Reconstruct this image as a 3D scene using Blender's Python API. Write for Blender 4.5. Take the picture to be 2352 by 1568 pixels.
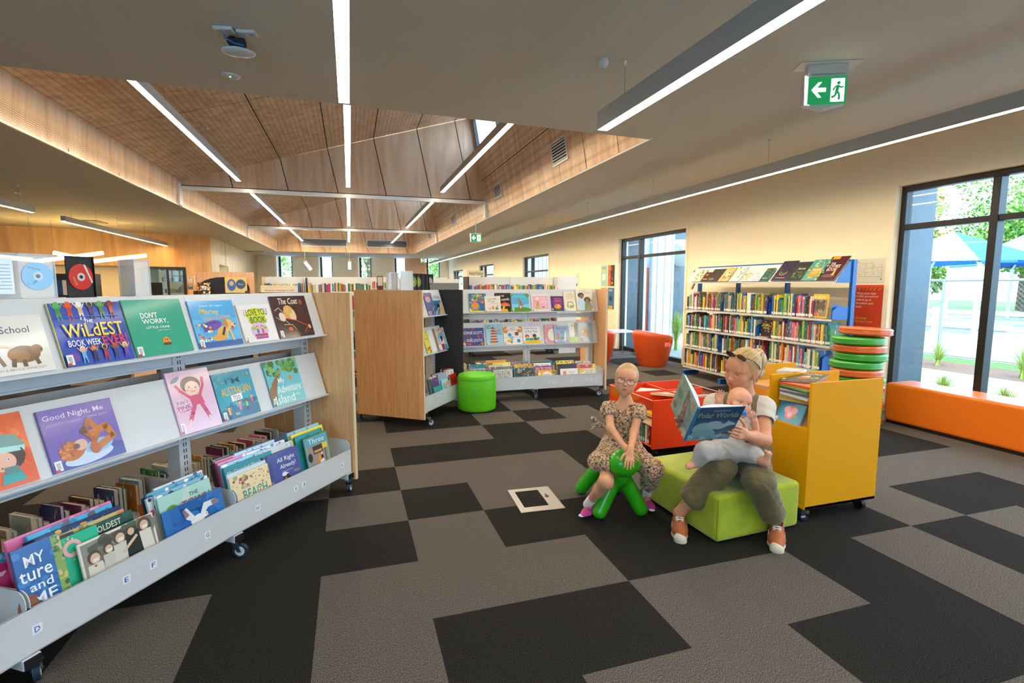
import bpy, math, random
import numpy as np
from mathutils import Matrix, Vector
for _o in list(bpy.data.objects): bpy.data.objects.remove(_o)
SC=bpy.context.scene; COL=SC.collection
# ---------------- camera ----------------
W_=math.atan(373/1184.); P_=math.atan(129/1177.)
cam=bpy.data.cameras.new('camera'); camo=bpy.data.objects.new('camera',cam); COL.objects.link(camo)
cam.sensor_width=36; cam.sensor_fit='HORIZONTAL'; cam.lens=36*1177/2352.; cam.clip_end=300
camo.location=(0,0,1.5); camo.rotation_euler=(math.pi/2-P_,0,-W_)
SC.camera=camo
SC.view_settings.view_transform='Standard'; SC.view_settings.look='None'
SC.view_settings.exposure=1.62; SC.view_settings.gamma=1.0; SC.view_settings.use_curve_mapping=False
# ---------------- sky and sun ----------------
wd=bpy.data.worlds.new('sky'); SC.world=wd; wd.use_nodes=True
nt=wd.node_tree; nt.nodes.clear()
wo=nt.nodes.new('ShaderNodeOutputWorld'); bg=nt.nodes.new('ShaderNodeBackground')
bg.inputs['Color'].default_value=(0.50,0.72,1.0,1); bg.inputs['Strength'].default_value=2.7
nt.links.new(bg.outputs[0],wo.inputs[0])
sd=bpy.data.lights.new('sun','SUN'); sd.energy=2.2; sd.angle=0.01; sd.color=(1,.95,.86)
so=bpy.data.objects.new('sun',sd); COL.objects.link(so); so.location=(-20,5,40)
so.rotation_euler=Vector((-.42,-.25,.87)).to_track_quat('Z','Y').to_euler()
LED=12.0; LEDW=(1.0,.89,.74)

# ---------------- helpers ----------------
R=math.radians
def s2l(c):
    c=c/255.
    return c/12.92 if c<=.04045 else ((c+.055)/1.055)**2.4
def C3(c):
    if isinstance(c,str): c=tuple(int(c[i:i+2],16) for i in (0,2,4))
    return (s2l(c[0]),s2l(c[1]),s2l(c[2]),1.)
MATS={}
def mat(name,col='808080',rough=.5,metal=0,spec=.5,mode='flat',bump=0,bscale=200,emit=None,es=0,coat=0,var=0,vscale=8,sheen=0,trans=0,sss=0):
    """mode: flat colour, 'col' = colour attribute of the mesh, 'obj' = object colour"""
    if name in MATS: return MATS[name]
    m=bpy.data.materials.new(name); m.use_nodes=True; MATS[name]=m
    n=m.node_tree.nodes; l=m.node_tree.links; b=n['Principled BSDF']
    b.inputs['Roughness'].default_value=rough; b.inputs['Metallic'].default_value=metal
    b.inputs['Specular IOR Level'].default_value=spec
    b.inputs['Coat Weight'].default_value=coat; b.inputs['Coat Roughness'].default_value=.12
    if sheen: b.inputs['Sheen Weight'].default_value=sheen; b.inputs['Sheen Roughness'].default_value=.4
    if sss:
        b.inputs['Subsurface Weight'].default_value=sss; b.inputs['Subsurface Radius'].default_value=(.9,.35,.2); b.inputs['Subsurface Scale'].default_value=.012
    src=None
    if mode=='col':
        a=n.new('ShaderNodeAttribute'); a.attribute_name='Col'; src=a.outputs['Color']
    elif mode=='obj':
        a=n.new('ShaderNodeObjectInfo'); src=a.outputs['Color']
    else:
        a=n.new('ShaderNodeRGB'); a.outputs[0].default_value=C3(col); src=a.outputs[0]
    if var:
        t=n.new('ShaderNodeTexCoord'); z=n.new('ShaderNodeTexNoise'); z.inputs['Scale'].default_value=vscale; z.inputs['Detail'].default_value=4
        l.new(t.outputs['Object'],z.inputs['Vector'])
        mr=n.new('ShaderNodeMapRange'); mr.inputs['To Min'].default_value=1-var; mr.inputs['To Max'].default_value=1+var; mr.inputs['From Min'].default_value=.3; mr.inputs['From Max'].default_value=.7
        l.new(z.outputs['Fac'],mr.inputs['Value'])
        vm=n.new('ShaderNodeVectorMath'); vm.operation='SCALE'; l.new(src,vm.inputs[0]); l.new(mr.outputs[0],vm.inputs['Scale']); src=vm.outputs[0]
    l.new(src,b.inputs['Base Color'])
    if bump:
        t=n.new('ShaderNodeTexCoord'); z=n.new('ShaderNodeTexNoise'); z.inputs['Scale'].default_value=bscale; z.inputs['Detail'].default_value=3
        l.new(t.outputs['Object'],z.inputs['Vector'])
        bp=n.new('ShaderNodeBump'); bp.inputs['Strength'].default_value=bump; bp.inputs['Distance'].default_value=.002
        l.new(z.outputs['Fac'],bp.inputs['Height']); l.new(bp.outputs[0],b.inputs['Normal'])
    if emit:
        b.inputs['Emission Color'].default_value=emit if len(emit)==4 else (*emit,1); b.inputs['Emission Strength'].default_value=es
    return m
def plymat(name,c1,c2,scale=1.0,holes=0,rough=.45,rot=(0,0,0),coat=.1,stretch=(1,1,.12)):
    m=mat(name,c1,rough,coat=coat); n=m.node_tree.nodes; l=m.node_tree.links; b=n['Principled BSDF']
    t=n.new('ShaderNodeTexCoord'); mp=n.new('ShaderNodeMapping'); mp.inputs['Scale'].default_value=stretch; mp.inputs['Rotation'].default_value=rot
    l.new(t.outputs['Object'],mp.inputs['Vector'])
    z=n.new('ShaderNodeTexNoise'); z.inputs['Scale'].default_value=6*scale; z.inputs['Detail'].default_value=6; z.inputs['Distortion'].default_value=1.2
    l.new(mp.outputs[0],z.inputs['Vector'])
    r=n.new('ShaderNodeValToRGB'); r.color_ramp.elements[0].position=.32; r.color_ramp.elements[0].color=C3(c1); r.color_ramp.elements[1].position=.68; r.color_ramp.elements[1].color=C3(c2)
    l.new(z.outputs['Fac'],r.inputs[0]); src=r.outputs[0]
    if holes:
        # perforation grid: dark dots on a regular grid in object space
        mp2=n.new('ShaderNodeMapping'); mp2.inputs['Scale'].default_value=(1/holes,)*3; l.new(t.outputs['Object'],mp2.inputs['Vector'])
        vo=n.new('ShaderNodeTexVoronoi'); vo.inputs['Randomness'].default_value=0.0; vo.inputs['Scale'].default_value=1.0
        l.new(mp2.outputs[0],vo.inputs['Vector'])
        lt=n.new('ShaderNodeMath'); lt.operation='LESS_THAN'; lt.inputs[1].default_value=.27; l.new(vo.outputs['Distance'],lt.inputs[0])
        mx=n.new('ShaderNodeMix'); mx.data_type='RGBA'; l.new(lt.outputs[0],mx.inputs['Factor']); l.new(src,mx.inputs['A']); mx.inputs['B'].default_value=C3('4a3524'); src=mx.outputs['Result']
    l.new(src,b.inputs['Base Color'])
    return m

class MB:
    def __init__(s): s.v=[];s.f=[];s.c=[];s.m=[];s.s=[];s.M=Matrix()
    def add(s,vs,fs,col=None,mi=0,sm=False):
        o=len(s.v); M=s.M
        s.v+=[tuple(M@Vector(v)) for v in vs]
        c=C3(col) if col is not None else (.8,.8,.8,1)
        for f in fs: s.f.append([o+i for i in f]); s.c.append(c); s.m.append(mi); s.s.append(sm)
        return s
    def box(s,x0,y0,z0,x1,y1,z1,col=None,mi=0):
        if x1<x0:x0,x1=x1,x0
        if y1<y0:y0,y1=y1,y0
        if z1<z0:z0,z1=z1,z0
        return s.add([(x0,y0,z0),(x1,y0,z0),(x1,y1,z0),(x0,y1,z0),(x0,y0,z1),(x1,y0,z1),(x1,y1,z1),(x0,y1,z1)],
            [(0,3,2,1),(4,5,6,7),(0,1,5,4),(1,2,6,5),(2,3,7,6),(3,0,4,7)],col,mi)
    def prism(s,pts,y0,y1,col=None,mi=0,ax='y'):
        n=len(pts)
        f={'y':lambda p,q:(p[0],q,p[1]),'x':lambda p,q:(q,p[0],p[1]),'z':lambda p,q:(p[0],p[1],q)}[ax]
        vs=[f(p,y0) for p in pts]+[f(p,y1) for p in pts]
        return s.add(vs,[tuple(range(n)),tuple(range(2*n-1,n-1,-1))]+[(i,n+i,n+(i+1)%n,(i+1)%n) for i in range(n)],col,mi)
    def poly(s,pts,col=None,mi=0): return s.add(pts,[tuple(range(len(pts)))],col,mi)
    def cyl(s,p,q,r,r2=None,n=16,col=None,mi=0,sm=True,caps=True):
        r2=r if r2 is None else r2
        p=Vector(p);q=Vector(q);d=(q-p).normalized(); a=d.orthogonal().normalized(); b=d.cross(a)
        vs=[p+(a*math.cos(t)+b*math.sin(t))*r for t in [2*math.pi*i/n for i in range(n)]]+[q+(a*math.cos(t)+b*math.sin(t))*r2 for t in [2*math.pi*i/n for i in range(n)]]
        s.add(vs,[(i,(i+1)%n,n+(i+1)%n,n+i) for i in range(n)],col,mi,sm)
        if caps: s.add(vs,[tuple(range(n-1,-1,-1)),tuple(range(n,2*n))],col,mi)
        return s
    def tube(s,pts,r,n=8,col=None,mi=0,closed=False):
        P=[Vector(p) for p in pts]; N=len(P); vs=[]; a=None
        for i,p in enumerate(P):
            if closed: d=(P[(i+1)%N]-P[i-1]).normalized()
            else: d=(P[min(i+1,N-1)]-P[max(i-1,0)]).normalized()
            if a is None: a=d.orthogonal().normalized()
            a=(a-d*a.dot(d)).normalized(); b=d.cross(a)
            rr=r[i] if isinstance(r,(list,tuple)) else r
            vs+=[p+(a*math.cos(t)+b*math.sin(t))*rr for t in [2*math.pi*k/n for k in range(n)]]
        fs=[]
        for i in range(N if closed else N-1):
            j=(i+1)%N
            fs+=[(i*n+k,i*n+(k+1)%n,j*n+(k+1)%n,j*n+k) for k in range(n)]
        s.add(vs,fs,col,mi,True)
        if not closed: s.add(vs,[tuple(range(n-1,-1,-1)),tuple(range((N-1)*n,N*n))],col,mi)
        return s
    def lathe(s,prof,n=32,c=(0,0,0),col=None,mi=0,sm=True):
        vs=[];m=len(prof)
        for i in range(n):
            t=2*math.pi*i/n; vs+=[(c[0]+r*math.cos(t),c[1]+r*math.sin(t),c[2]+z) for r,z in prof]
        fs=[(i*m+k,((i+1)%n)*m+k,((i+1)%n)*m+k+1,i*m+k+1) for i in range(n) for k in range(m-1)]
        return s.add(vs,fs,col,mi,sm)
    def sph(s,c,r,nu=20,nv=12,col=None,mi=0):
        r=(r,r,r) if isinstance(r,(int,float)) else r
        vs=[(c[0],c[1],c[2]-r[2])]
        for j in range(1,nv):
            a=-math.pi/2+math.pi*j/nv
            vs+=[(c[0]+r[0]*math.cos(a)*math.cos(t),c[1]+r[1]*math.cos(a)*math.sin(t),c[2]+r[2]*math.sin(a)) for t in [2*math.pi*i/nu for i in range(nu)]]
        vs.append((c[0],c[1],c[2]+r[2])); L=len(vs)-1
        fs=[(0,1+(i+1)%nu,1+i) for i in range(nu)]
        for j in range(nv-2): fs+=[(1+j*nu+i,1+j*nu+(i+1)%nu,1+(j+1)*nu+(i+1)%nu,1+(j+1)*nu+i) for i in range(nu)]
        fs+=[(1+(nv-2)*nu+i,1+(nv-2)*nu+(i+1)%nu,L) for i in range(nu)]
        return s.add(vs,fs,col,mi,True)
    def mesh(s,name,mats):
        me=bpy.data.meshes.new(name); me.from_pydata(s.v,[],s.f)
        for m in (mats if isinstance(mats,(list,tuple)) else [mats]): me.materials.append(m)
        me.polygons.foreach_set('material_index',s.m); me.polygons.foreach_set('use_smooth',s.s)
        at=me.color_attributes.new('Col','FLOAT_COLOR','CORNER')
        buf=[]
        for f,c in zip(s.f,s.c): buf+=list(c)*len(f)
        at.data.foreach_set('color',buf); me.update(); return me
    def build(s,name,mats,parent=None,loc=None,rot=None,bevel=0,seg=2,M=None):
        return link(name,s.mesh(name,mats),parent,loc,rot,bevel,seg,M)
def link(name,me,parent=None,loc=None,rot=None,bevel=0,seg=2,M=None):
    o=bpy.data.objects.new(name,me); COL.objects.link(o)
    if parent is not None: o.parent=parent
    if M is not None: o.matrix_local=M
    if loc is not None: o.location=loc
    if rot is not None: o.rotation_euler=rot
    if bevel:
        b=o.modifiers.new('bevel','BEVEL'); b.width=bevel; b.segments=seg; b.limit_method='ANGLE'; b.angle_limit=R(40)
    return o
def tag(o,label=None,cat=None,group=None,kind=None):
    if label: o['label']=label
    if cat: o['category']=cat
    if group: o['group']=group
    if kind: o['kind']=kind
    return o
def thing(name,label,cat,loc=(0,0,0),rz=0,group=None,M=None):
    o=bpy.data.objects.new(name,None); COL.objects.link(o); o.empty_display_size=.1
    if M is not None: o.matrix_world=M
    else: o.location=loc; o.rotation_euler=(0,0,rz)
    return tag(o,label,cat,group)
def struct(o): return tag(o,kind='structure')
def dup(root,M=None,loc=None,rz=None,label=None,group=None):
    r=root.copy(); COL.objects.link(r)
    if M is not None: r.matrix_world=M
    if loc is not None: r.location=loc
    if rz is not None: r.rotation_euler=(0,0,rz)
    if label: r['label']=label
    if group: r['group']=group
    def rec(a,b):
        for ch in a.children:
            c=ch.copy(); COL.objects.link(c); c.parent=b; rec(ch,c)
    rec(root,r); return r
_T={}
def text_geo(txt,bold=0,shear=0):
    k=(txt,bold,shear)
    if k in _T: return _T[k]
    cu=bpy.data.curves.new('lettering','FONT'); cu.body=txt; cu.size=1; cu.resolution_u=2; cu.offset=bold; cu.shear=shear; cu.align_x='LEFT'
    ob=bpy.data.objects.new('lettering',cu); COL.objects.link(ob)
    dg=bpy.context.evaluated_depsgraph_get(); me=bpy.data.meshes.new_from_object(ob.evaluated_get(dg))
    vs=[tuple(v.co) for v in me.vertices]; fs=[tuple(p.vertices) for p in me.polygons]
    bpy.data.objects.remove(ob); bpy.data.curves.remove(cu); bpy.data.meshes.remove(me)
    xs=[v[0] for v in vs]; ys=[v[1] for v in vs]
    bb=(min(xs),min(ys),max(xs),max(ys)) if vs else (0,0,1,1)
    _T[k]=(vs,fs,bb); return _T[k]
def put_text(mb,txt,x0,z0,x1,z1,y,col,rot=0,bold=.02,shear=0,mi=0):
    """letters fitted into the rectangle x0..x1, z0..z1 on the plane y, facing -y"""
    bold=min(bold,.008); vs,fs,bb=text_geo(txt,bold,shear)
    if not vs: return
    sx=(x1-x0)/(bb[2]-bb[0]); sz=(z1-z0)/(bb[3]-bb[1]); cx=(x0+x1)/2; cz=(z0+z1)/2; ca,sa=math.cos(rot),math.sin(rot)
    out=[]
    for v in vs:
        x=x0+(v[0]-bb[0])*sx-cx; z=z0+(v[1]-bb[1])*sz-cz
        out.append((cx+x*ca-z*sa,y,cz+x*sa+z*ca))
    mb.add(out,fs,col,mi)
def WM(o):
    m=o.matrix_basis
    if o.parent is not None: m=WM(o.parent)@o.matrix_parent_inverse@m
    return m

# ================= room shell =================
m_ceil=mat('ceiling_paint','d2ccbc',.75,bump=.05,bscale=60)
m_wall=mat('wall_paint','fdf0d0',.7,bump=.05,bscale=80)
m_white=mat('white_powdercoat','d3d7da',.32,coat=.2)
m_frame=mat('window_frame_black','15181b',.4)
m_ply=plymat('plywood_perforated','cfa47c','e8cdae',.7,holes=.024)
m_ply2=plymat('plywood_plain','cf9a5a','ecc084',.5,rough=.4)
m_joint=mat('panel_joint','17120d',.8)
# carpet tiles
def carpet(name,ca,cb):
    m=mat(name,ca,.95,spec=.1); n=m.node_tree.nodes; l=m.node_tree.links; b=n['Principled BSDF']
    t=n.new('ShaderNodeTexCoord'); z=n.new('ShaderNodeTexNoise'); z.inputs['Scale'].default_value=330; z.inputs['Detail'].default_value=3; z.inputs['Roughness'].default_value=.7
    mp=n.new('ShaderNodeMapping'); mp.inputs['Scale'].default_value=(1,.6,1); l.new(t.outputs['Object'],mp.inputs['Vector']); l.new(mp.outputs[0],z.inputs['Vector'])
    r=n.new('ShaderNodeValToRGB'); r.color_ramp.elements[0].position=.42; r.color_ramp.elements[0].color=C3(ca); r.color_ramp.elements[1].position=.60; r.color_ramp.elements[1].color=C3(cb)
    l.new(z.outputs['Fac'],r.inputs[0]); l.new(r.outputs[0],b.inputs['Base Color'])
    bp=n.new('ShaderNodeBump'); bp.inputs['Strength'].default_value=.6; bp.inputs['Distance'].default_value=.004; l.new(z.outputs['Fac'],bp.inputs['Height']); l.new(bp.outputs[0],b.inputs['Normal'])
    return m
cD=carpet('carpet_tile_dark','0d0d0d','393735'); cL=carpet('carpet_tile_light','322f2d','7e7872')
ROWS={0:{2:1,3:1,4:0,5:0,6:1,7:0},1:{-1:0,0:1,1:0,2:0,3:1,4:1,5:0,6:1,7:0,8:1},2:{-2:1,-1:0,0:1,1:1,2:1,3:0,4:0,5:0,6:0,7:1,8:0,9:0},
 3:{-3:0,-2:0,-1:0,0:0,1:1,2:0,3:0,4:0,5:0,6:0,7:1,8:1,9:1,10:1,11:1},4:{-3:0,-2:0,-1:0,0:1,1:0,2:1,3:1,4:1,5:0,8:0,9:0,10:0,11:1},
 5:{-1:1,0:0,1:1,2:1,3:1,4:0,5:0},6:{-1:1,0:1,1:0,2:0,3:0,4:0,5:1},7:{-1:1,0:1,1:1,2:1,3:0,4:1,5:1},8:{-1:1,0:1,1:0,2:0,3:1,4:0,5:1},9:{0:0,1:0,2:0,3:0,4:1,5:0,6:0}}
rnd=random.Random(5)
fl=MB()
X0=-12.19; NX=37; NY=72
for j in range(NY):
    y0=-3.967+j*.512; r=j-11+1
    for i in range(NX):
        x0=X0+.5*i; k=i-24
        d=ROWS.get(j-10,{}).get(k, 1 if rnd.random()<.5 else 0)
        fl.add([(x0,y0,0),(x0+.5,y0,0),(x0+.5,y0+.512,0),(x0,y0+.512,0)],[(0,1,2,3)],None,d)
fl.box(-12.19,-3.967,-.2,6.31,32.9,-.02,None,0)
struct(fl.build('floor',[cD,cL]))
ZC=3.15; OX0,OX1=-3.32,3.31; OY0,OY1=5.15,27.6
ce=MB()
def slab(x0,y0,x1,y1,z0=ZC,z1=ZC+.12,b=ce,mi=0): b.box(x0,y0,z0,x1,y1,z1,None,mi)
slab(-12.2,-4,6.2,5.0); slab(-12.2,OY1+.06,6.2,33); slab(-12.2,5.0,OX0-.002,OY1); slab(OX1+.002,5.0,6.2,OY1)
# strip with the slightly skewed front edge of the opening
ce.add([(OX0-.003,4.999,ZC),(OX1+.003,4.999,ZC),(OX1+.003,5.30,ZC),(OX0-.003,5.02,ZC)]+[(OX0-.003,4.999,ZC+.12),(OX1+.003,4.999,ZC+.12),(OX1+.003,5.30,ZC+.12),(OX0-.003,5.02,ZC+.12)],
  [(0,3,2,1),(4,5,6,7),(0,1,5,4),(1,2,6,5),(2,3,7,6),(3,0,4,7)])
# pressed joints and an access hatch in the plasterboard
for y in (2.4,): ce.box(1.0,y,ZC-.0015,6.1,y+.006,ZC-.0001)
cm=struct(ce.build('ceiling',m_ceil))
ha=MB(); ha.box(2.35,3.3,ZC-.004,3.05,4.0,ZC-.001); hatch=tag(ha.build('access_hatch',m_ceil,bevel=.001),'flush square access hatch in the ceiling behind the nearest pendant light','hatch')
for hx in (2.45,2.95): hb=MB(); hb.cyl((hx,3.4,ZC-.007),(hx,3.4,ZC-.003),.012); hb.build('latch',m_white,hatch)

# skylight bays
BY=[5.05,12.5,20.0,27.6]
RL=(OX0+.03,3.66); RR=(2.90,5.50)  # roof line x,z
def roofz(x): return RL[1]+(x-RL[0])*(RR[1]-RL[1])/(RR[0]-RL[0])
WB=4.72  # sill of the high window
def rx(z): return 3.31-(z-3.15)*(3.31-2.90)/(5.5-3.15)
m_led=mat('led_diffuser','fff4e0',.5,emit=LEDW,es=LED)
for b in range(3):
    y0,y1=BY[b]+(.0 if b==0 else .09),BY[b+1]
    t=.04
    f=MB()  # left fascia
    f.add([(OX0,y0,ZC+.004),(OX0,y1,ZC+.004),(OX0+.03,y1,3.66),(OX0+.03,y0,3.66),(OX0-t,y0,ZC+.004),(OX0-t,y1,ZC+.004),(OX0-t,y1,3.7),(OX0-t,y0,3.7)],[(0,1,2,3),(4,7,6,5),(0,3,7,4),(1,5,6,2),(0,4,5,1),(3,2,6,7)])
    f.M=Matrix()
    a=struct(f.build('trim_%d'%(b*5+1),m_ply))
    w=MB()
    for k in range(1,4 if b else 5):
        yy=y0+(y1-y0)*k/(4 if b else 5); w.box(OX0-.001,yy,ZC,OX0+.004,yy+.012,3.66)
    w.box(OX0-.006,y0,ZC-.012,OX0+.02,y1,ZC+.012,None,1)
    w.build('panel_joint',[m_joint,m_white],a)
    # sloping roof lining
    f=MB(); f.add([(RL[0]-.05,y0,RL[1]-.01),(RL[0]-.05,y1,RL[1]-.01),(RR[0]+.1,y1,RR[1]+.03),(RR[0]+.1,y0,RR[1]+.03),(RL[0]-.05,y0,RL[1]+.1),(RL[0]-.05,y1,RL[1]+.1),(RR[0]+.1,y1,RR[1]+.14),(RR[0]+.1,y0,RR[1]+.14)],[(0,1,2,3),(4,7,6,5),(0,3,7,4),(1,5,6,2),(0,4,5,1),(3,2,6,7)])
    a=struct(f.build('trim_%d'%(b*5+2),m_ply))
    w=MB()
    JX=[-2.39,-1.36,-.38,.62,1.6,2.5]
    for x in JX:
        z=roofz(x); w.add([(x,y0,z-.004),(x+.016,y0,z-.004+.005),(x+.016,y1,z-.004+.005),(x,y1,z-.004)],[(0,1,2,3)])
    yy=(y0+y1)/2; w.add([(RL[0],yy,RL[1]-.004),(RR[0],yy,RR[1]-.004),(RR[0],yy+.01,RR[1]-.004),(RL[0],yy+.01,RL[1]-.004)],[(0,1,2,3)])
    w.build('panel_joint',m_joint,a)
    # end wall of the bay (far side), bottom at the beam or at the ceiling
    zb=3.56 if b<2 else ZC
    pts=[(RL[0],zb),(rx(zb),zb),(rx(5.48),5.49),(RL[0],RL[1]+.01)]
    if b==2: pts=[(OX0,ZC),(OX1,ZC),(rx(5.48),5.49),(RL[0],RL[1]+.01)]
    f=MB(); f.prism(pts,y1,y1+.05,None,0); f.build
    a=struct(f.build('trim_%d'%(b*5+3),m_ply))
    w=MB()
    for x in JX:
        zt=roofz(x); dx=.26*(zt-zb)*.78
        w.add([(x,y1-.003,zt),(x+.018,y1-.003,zt),(x+dx+.018,y1-.003,zb),(x+dx,y1-.003,zb)],[(0,1,2,3)])
    w.build('panel_joint',m_joint,a)
    # near end wall
    f=MB(); pn=[(OX0,ZC+.12 if b==0 else 3.6),(OX1,ZC+.12 if b==0 else 3.6),(rx(5.48),5.49),(RL[0],RL[1]+.01)]
    f.prism(pn,y0-.06,y0,None,0); struct(f.build('trim_%d'%(b*5+4),m_ply))
    # right wall, leaning, with the high window
    f=MB()
    def q(ya,yb,za,zb_,col=0):
        f.add([(rx(za),ya,za),(rx(za),yb,za),(rx(zb_),yb,zb_),(rx(zb_),ya,zb_),(rx(za)+.08,ya,za),(rx(za)+.08,yb,za),(rx(zb_)+.08,yb,zb_),(rx(zb_)+.08,ya,zb_)],
          [(0,3,2,1),(4,5,6,7),(0,4,7,3),(1,2,6,5),(0,1,5,4),(3,7,6,2)])
    wy0,wy1=y0+.3,y1-.12
    q(y0,y1,ZC+.004,WB); q(y0,wy0,WB,5.5); q(wy1,y1,WB,5.5)
    a=struct(f.build('trim_%d'%(b*5+5),m_ply))
    w=MB()
    def qs(ya,yb,za,zb_,mi=0,o=.004): w.add([(rx(za)-o,ya,za),(rx(za)-o,yb,za),(rx(zb_)-o,yb,zb_),(rx(zb_)-o,ya,zb_)],[(0,3,2,1)],None,mi)
    qs(y0,y1,4.02,4.035)
    for k in range(1,8):
        yy=y0+(y1-y0)*k/8; qs(yy,yy+.01,ZC,WB)
    qs(y0,y1,ZC-.01,ZC+.01,1,.008)
    w.build('panel_joint',[m_joint,m_white],a)
    wf=MB()
    def fr(ya,yb,za,zb_,d=.06,o=.02): wf.add([(rx(za)-o,ya,za),(rx(za)-o,yb,za),(rx(zb_)-o,yb,zb_),(rx(zb_)-o,ya,zb_),(rx(za)+d,ya,za),(rx(za)+d,yb,za),(rx(zb_)+d,yb,zb_),(rx(zb_)+d,ya,zb_)],
          [(0,3,2,1),(4,5,6,7),(0,4,7,3),(1,2,6,5),(0,1,5,4),(3,7,6,2)])
    fr(wy0,wy1,WB,WB+.06); fr(wy0,wy1,5.42,5.5); 
    for k in range(5):
        yy=wy0+(wy1-wy0-.06)*k/4; fr(yy,yy+.06,WB,5.5)
    wn=struct(wf.build('window_%d'%(b+11),m_frame))
    # air grilles on the fascia
for nm,y,wy,z0,z1 in (('a',7.45,.62,3.42,3.78),('b',11.0,.62,3.44,3.74),('c',16.2,.62,3.42,3.72),('d',21.4,.62,3.42,3.70),('e',24.8,.6,3.42,3.68)):
    g=thing('air_grille',{'a':'largest and nearest white louvred air grille in the right plywood fascia','b':'second nearest white louvred air grille in the right plywood fascia','c':'white louvred air grille in the right fascia just past the first cross beam','d':'small white louvred grille in the right fascia past the second beam','e':'farthest small louvred grille low in the right plywood fascia'}[nm],'air vent',(rx(3.6),y,0),group='air grilles on the right fascia')
    fm=MB(); X=lambda z:rx(z)-rx(3.6)
    def bar(b_,ya,yb,za,zb_,o=.02,t=.018):
        b_.add([(X(za)-o,ya,za),(X(za)-o,yb,za),(X(zb_)-o,yb,zb_),(X(zb_)-o,ya,zb_),(X(za)-o+t,ya,za),(X(za)-o+t,yb,za),(X(zb_)-o+t,yb,zb_),(X(zb_)-o+t,ya,zb_)],[(0,3,2,1),(4,5,6,7),(0,4,7,3),(1,2,6,5),(0,1,5,4),(3,7,6,2)])
    bar(fm,0,wy,z0,z0+.03);bar(fm,0,wy,z1-.03,z1);bar(fm,0,.03,z0+.03,z1-.03);bar(fm,wy-.03,wy,z0+.03,z1-.03)
    fm.build('frame',m_white,g)
    bb=MB(); bar(bb,.03,wy-.03,z0+.03,z1-.03,.008,.004); bb.build('backing',mat('vent_dark','0c0d0e',.8),g)
    n=7 if nm=='a' else 6
    for k in range(n):
        zz=z0+.03+(z1-z0-.06)*(k+.5)/n; sl=MB(); bar(sl,.03,wy-.03,zz-.011,zz+.009,.016,.01); sl.build('louvre',m_white,g)
for nm,x0,x1 in (('left',-2.2,-.05),('right',.9,2.95)):
    g=thing('air_grille','wide silver linear grille low on the far skylight wall, %s one'%nm,'air vent',((x0+x1)/2,27.58,3.62),group='linear grilles on the far skylight wall')
    hw=(x1-x0)/2; fm=MB(); fm.box(-hw,-.02,-.19,hw,0,-.16); fm.box(-hw,-.02,.16,hw,0,.19); fm.box(-hw,-.02,-.16,-hw+.03,0,.16); fm.box(hw-.03,-.02,-.16,hw,0,.16); fm.build('frame',m_white,g)
    bb=MB(); bb.box(-hw+.03,-.004,-.16,hw-.03,-.001,.16); bb.build('backing',mat('vent_dark'),g)
    for k in range(5): sl=MB(); sl.box(-hw+.03,-.016,-.14+.062*k,hw-.03,-.006,-.115+.062*k); sl.build('louvre',mat('grille_blue_grey','9aa6b2',.35,metal=.6),g)
# cross beams with their posts
for i,(y,lb) in enumerate(((12.5,'nearer pale steel cross beam spanning the skylight opening'),(20.0,'farther pale steel cross beam spanning the skylight opening'))):
    b=MB(); b.box(OX0+.01,y-.06,3.47,rx(3.52),y+.03,3.55); b.box(OX0+.01,y-.005,3.55,rx(3.6),y+.03,3.575,None,1)
    o=tag(b.build('cross_beam',[m_white,m_joint]),lb,'beam',None,'structure')
    p=MB(); p.box(OX0-.01,y-.16,ZC,OX0+.05,y+.06,3.6); p.box(rx(3.5)-.03,y-.1,ZC,rx(3.2)+.02,y+.06,3.5); p.build('post',m_white,o)
# roof over everything (keeps sun and sky out)
rf=MB(); 
rf.box(-12.5,-4.3,3.30,OX0-.1,33.2,3.5); rf.box(OX1+.12,-4.3,3.30,6.9,33.2,3.42); rf.box(OX0-.1,-4.3,3.30,OX1+.12,4.95,3.5); rf.box(OX0-.1,27.7,3.30,OX1+.12,33.2,3.5)
struct(rf.build('trim_20',mat('roof_sheet','b9bdc0',.5)))

# right wall with window openings: (y0,y1,z0,z1)
WIN=[(-3.4,4.40,.0,2.62),(8.26,10.78,.0,2.56),(15.22,17.74,1.15,2.50),(21.7,24.3,1.15,2.44),(28.1,30.9,1.15,2.36)]
wr=MB(); XW=6.0; y=-4.
for (a,b_,z0,z1) in WIN:
    wr.box(XW,y,0,XW+.25,a,ZC+.13); wr.box(XW,a,z1,XW+.25,b_,ZC+.13)
    if z0>0: wr.box(XW,a,0,XW+.25,b_,z0)
    y=b_
wr.box(XW,y,0,XW+.25,33,ZC+.13)
struct(wr.build('wall_right',m_wall))
m_glass=bpy.data.materials.new('window_glass'); m_glass.use_nodes=True
n=m_glass.node_tree.nodes; l=m_glass.node_tree.links; n.remove(n['Principled BSDF'])
tr=n.new('ShaderNodeBsdfTransparent'); tr.inputs[0].default_value=(.90,.97,.98,1); gl=n.new('ShaderNodeBsdfGlossy'); gl.inputs['Roughness'].default_value=.02
lw_=n.new('ShaderNodeLayerWeight'); lw_.inputs[0].default_value=.5
pw=n.new('ShaderNodeMath'); pw.operation='POWER'; pw.inputs[1].default_value=5.0; l.new(lw_.outputs['Facing'],pw.inputs[0])
ma_=n.new('ShaderNodeMath'); ma_.operation='MULTIPLY_ADD'; ma_.inputs[1].default_value=.9; ma_.inputs[2].default_value=.045; l.new(pw.outputs[0],ma_.inputs[0])
mx=n.new('ShaderNodeMixShader'); l.new(ma_.outputs[0],mx.inputs[0]); l.new(tr.outputs[0],mx.inputs[1]); l.new(gl.outputs[0],mx.inputs[2]); l.new(mx.outputs[0],n['Material Output'].inputs[0])
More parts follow.
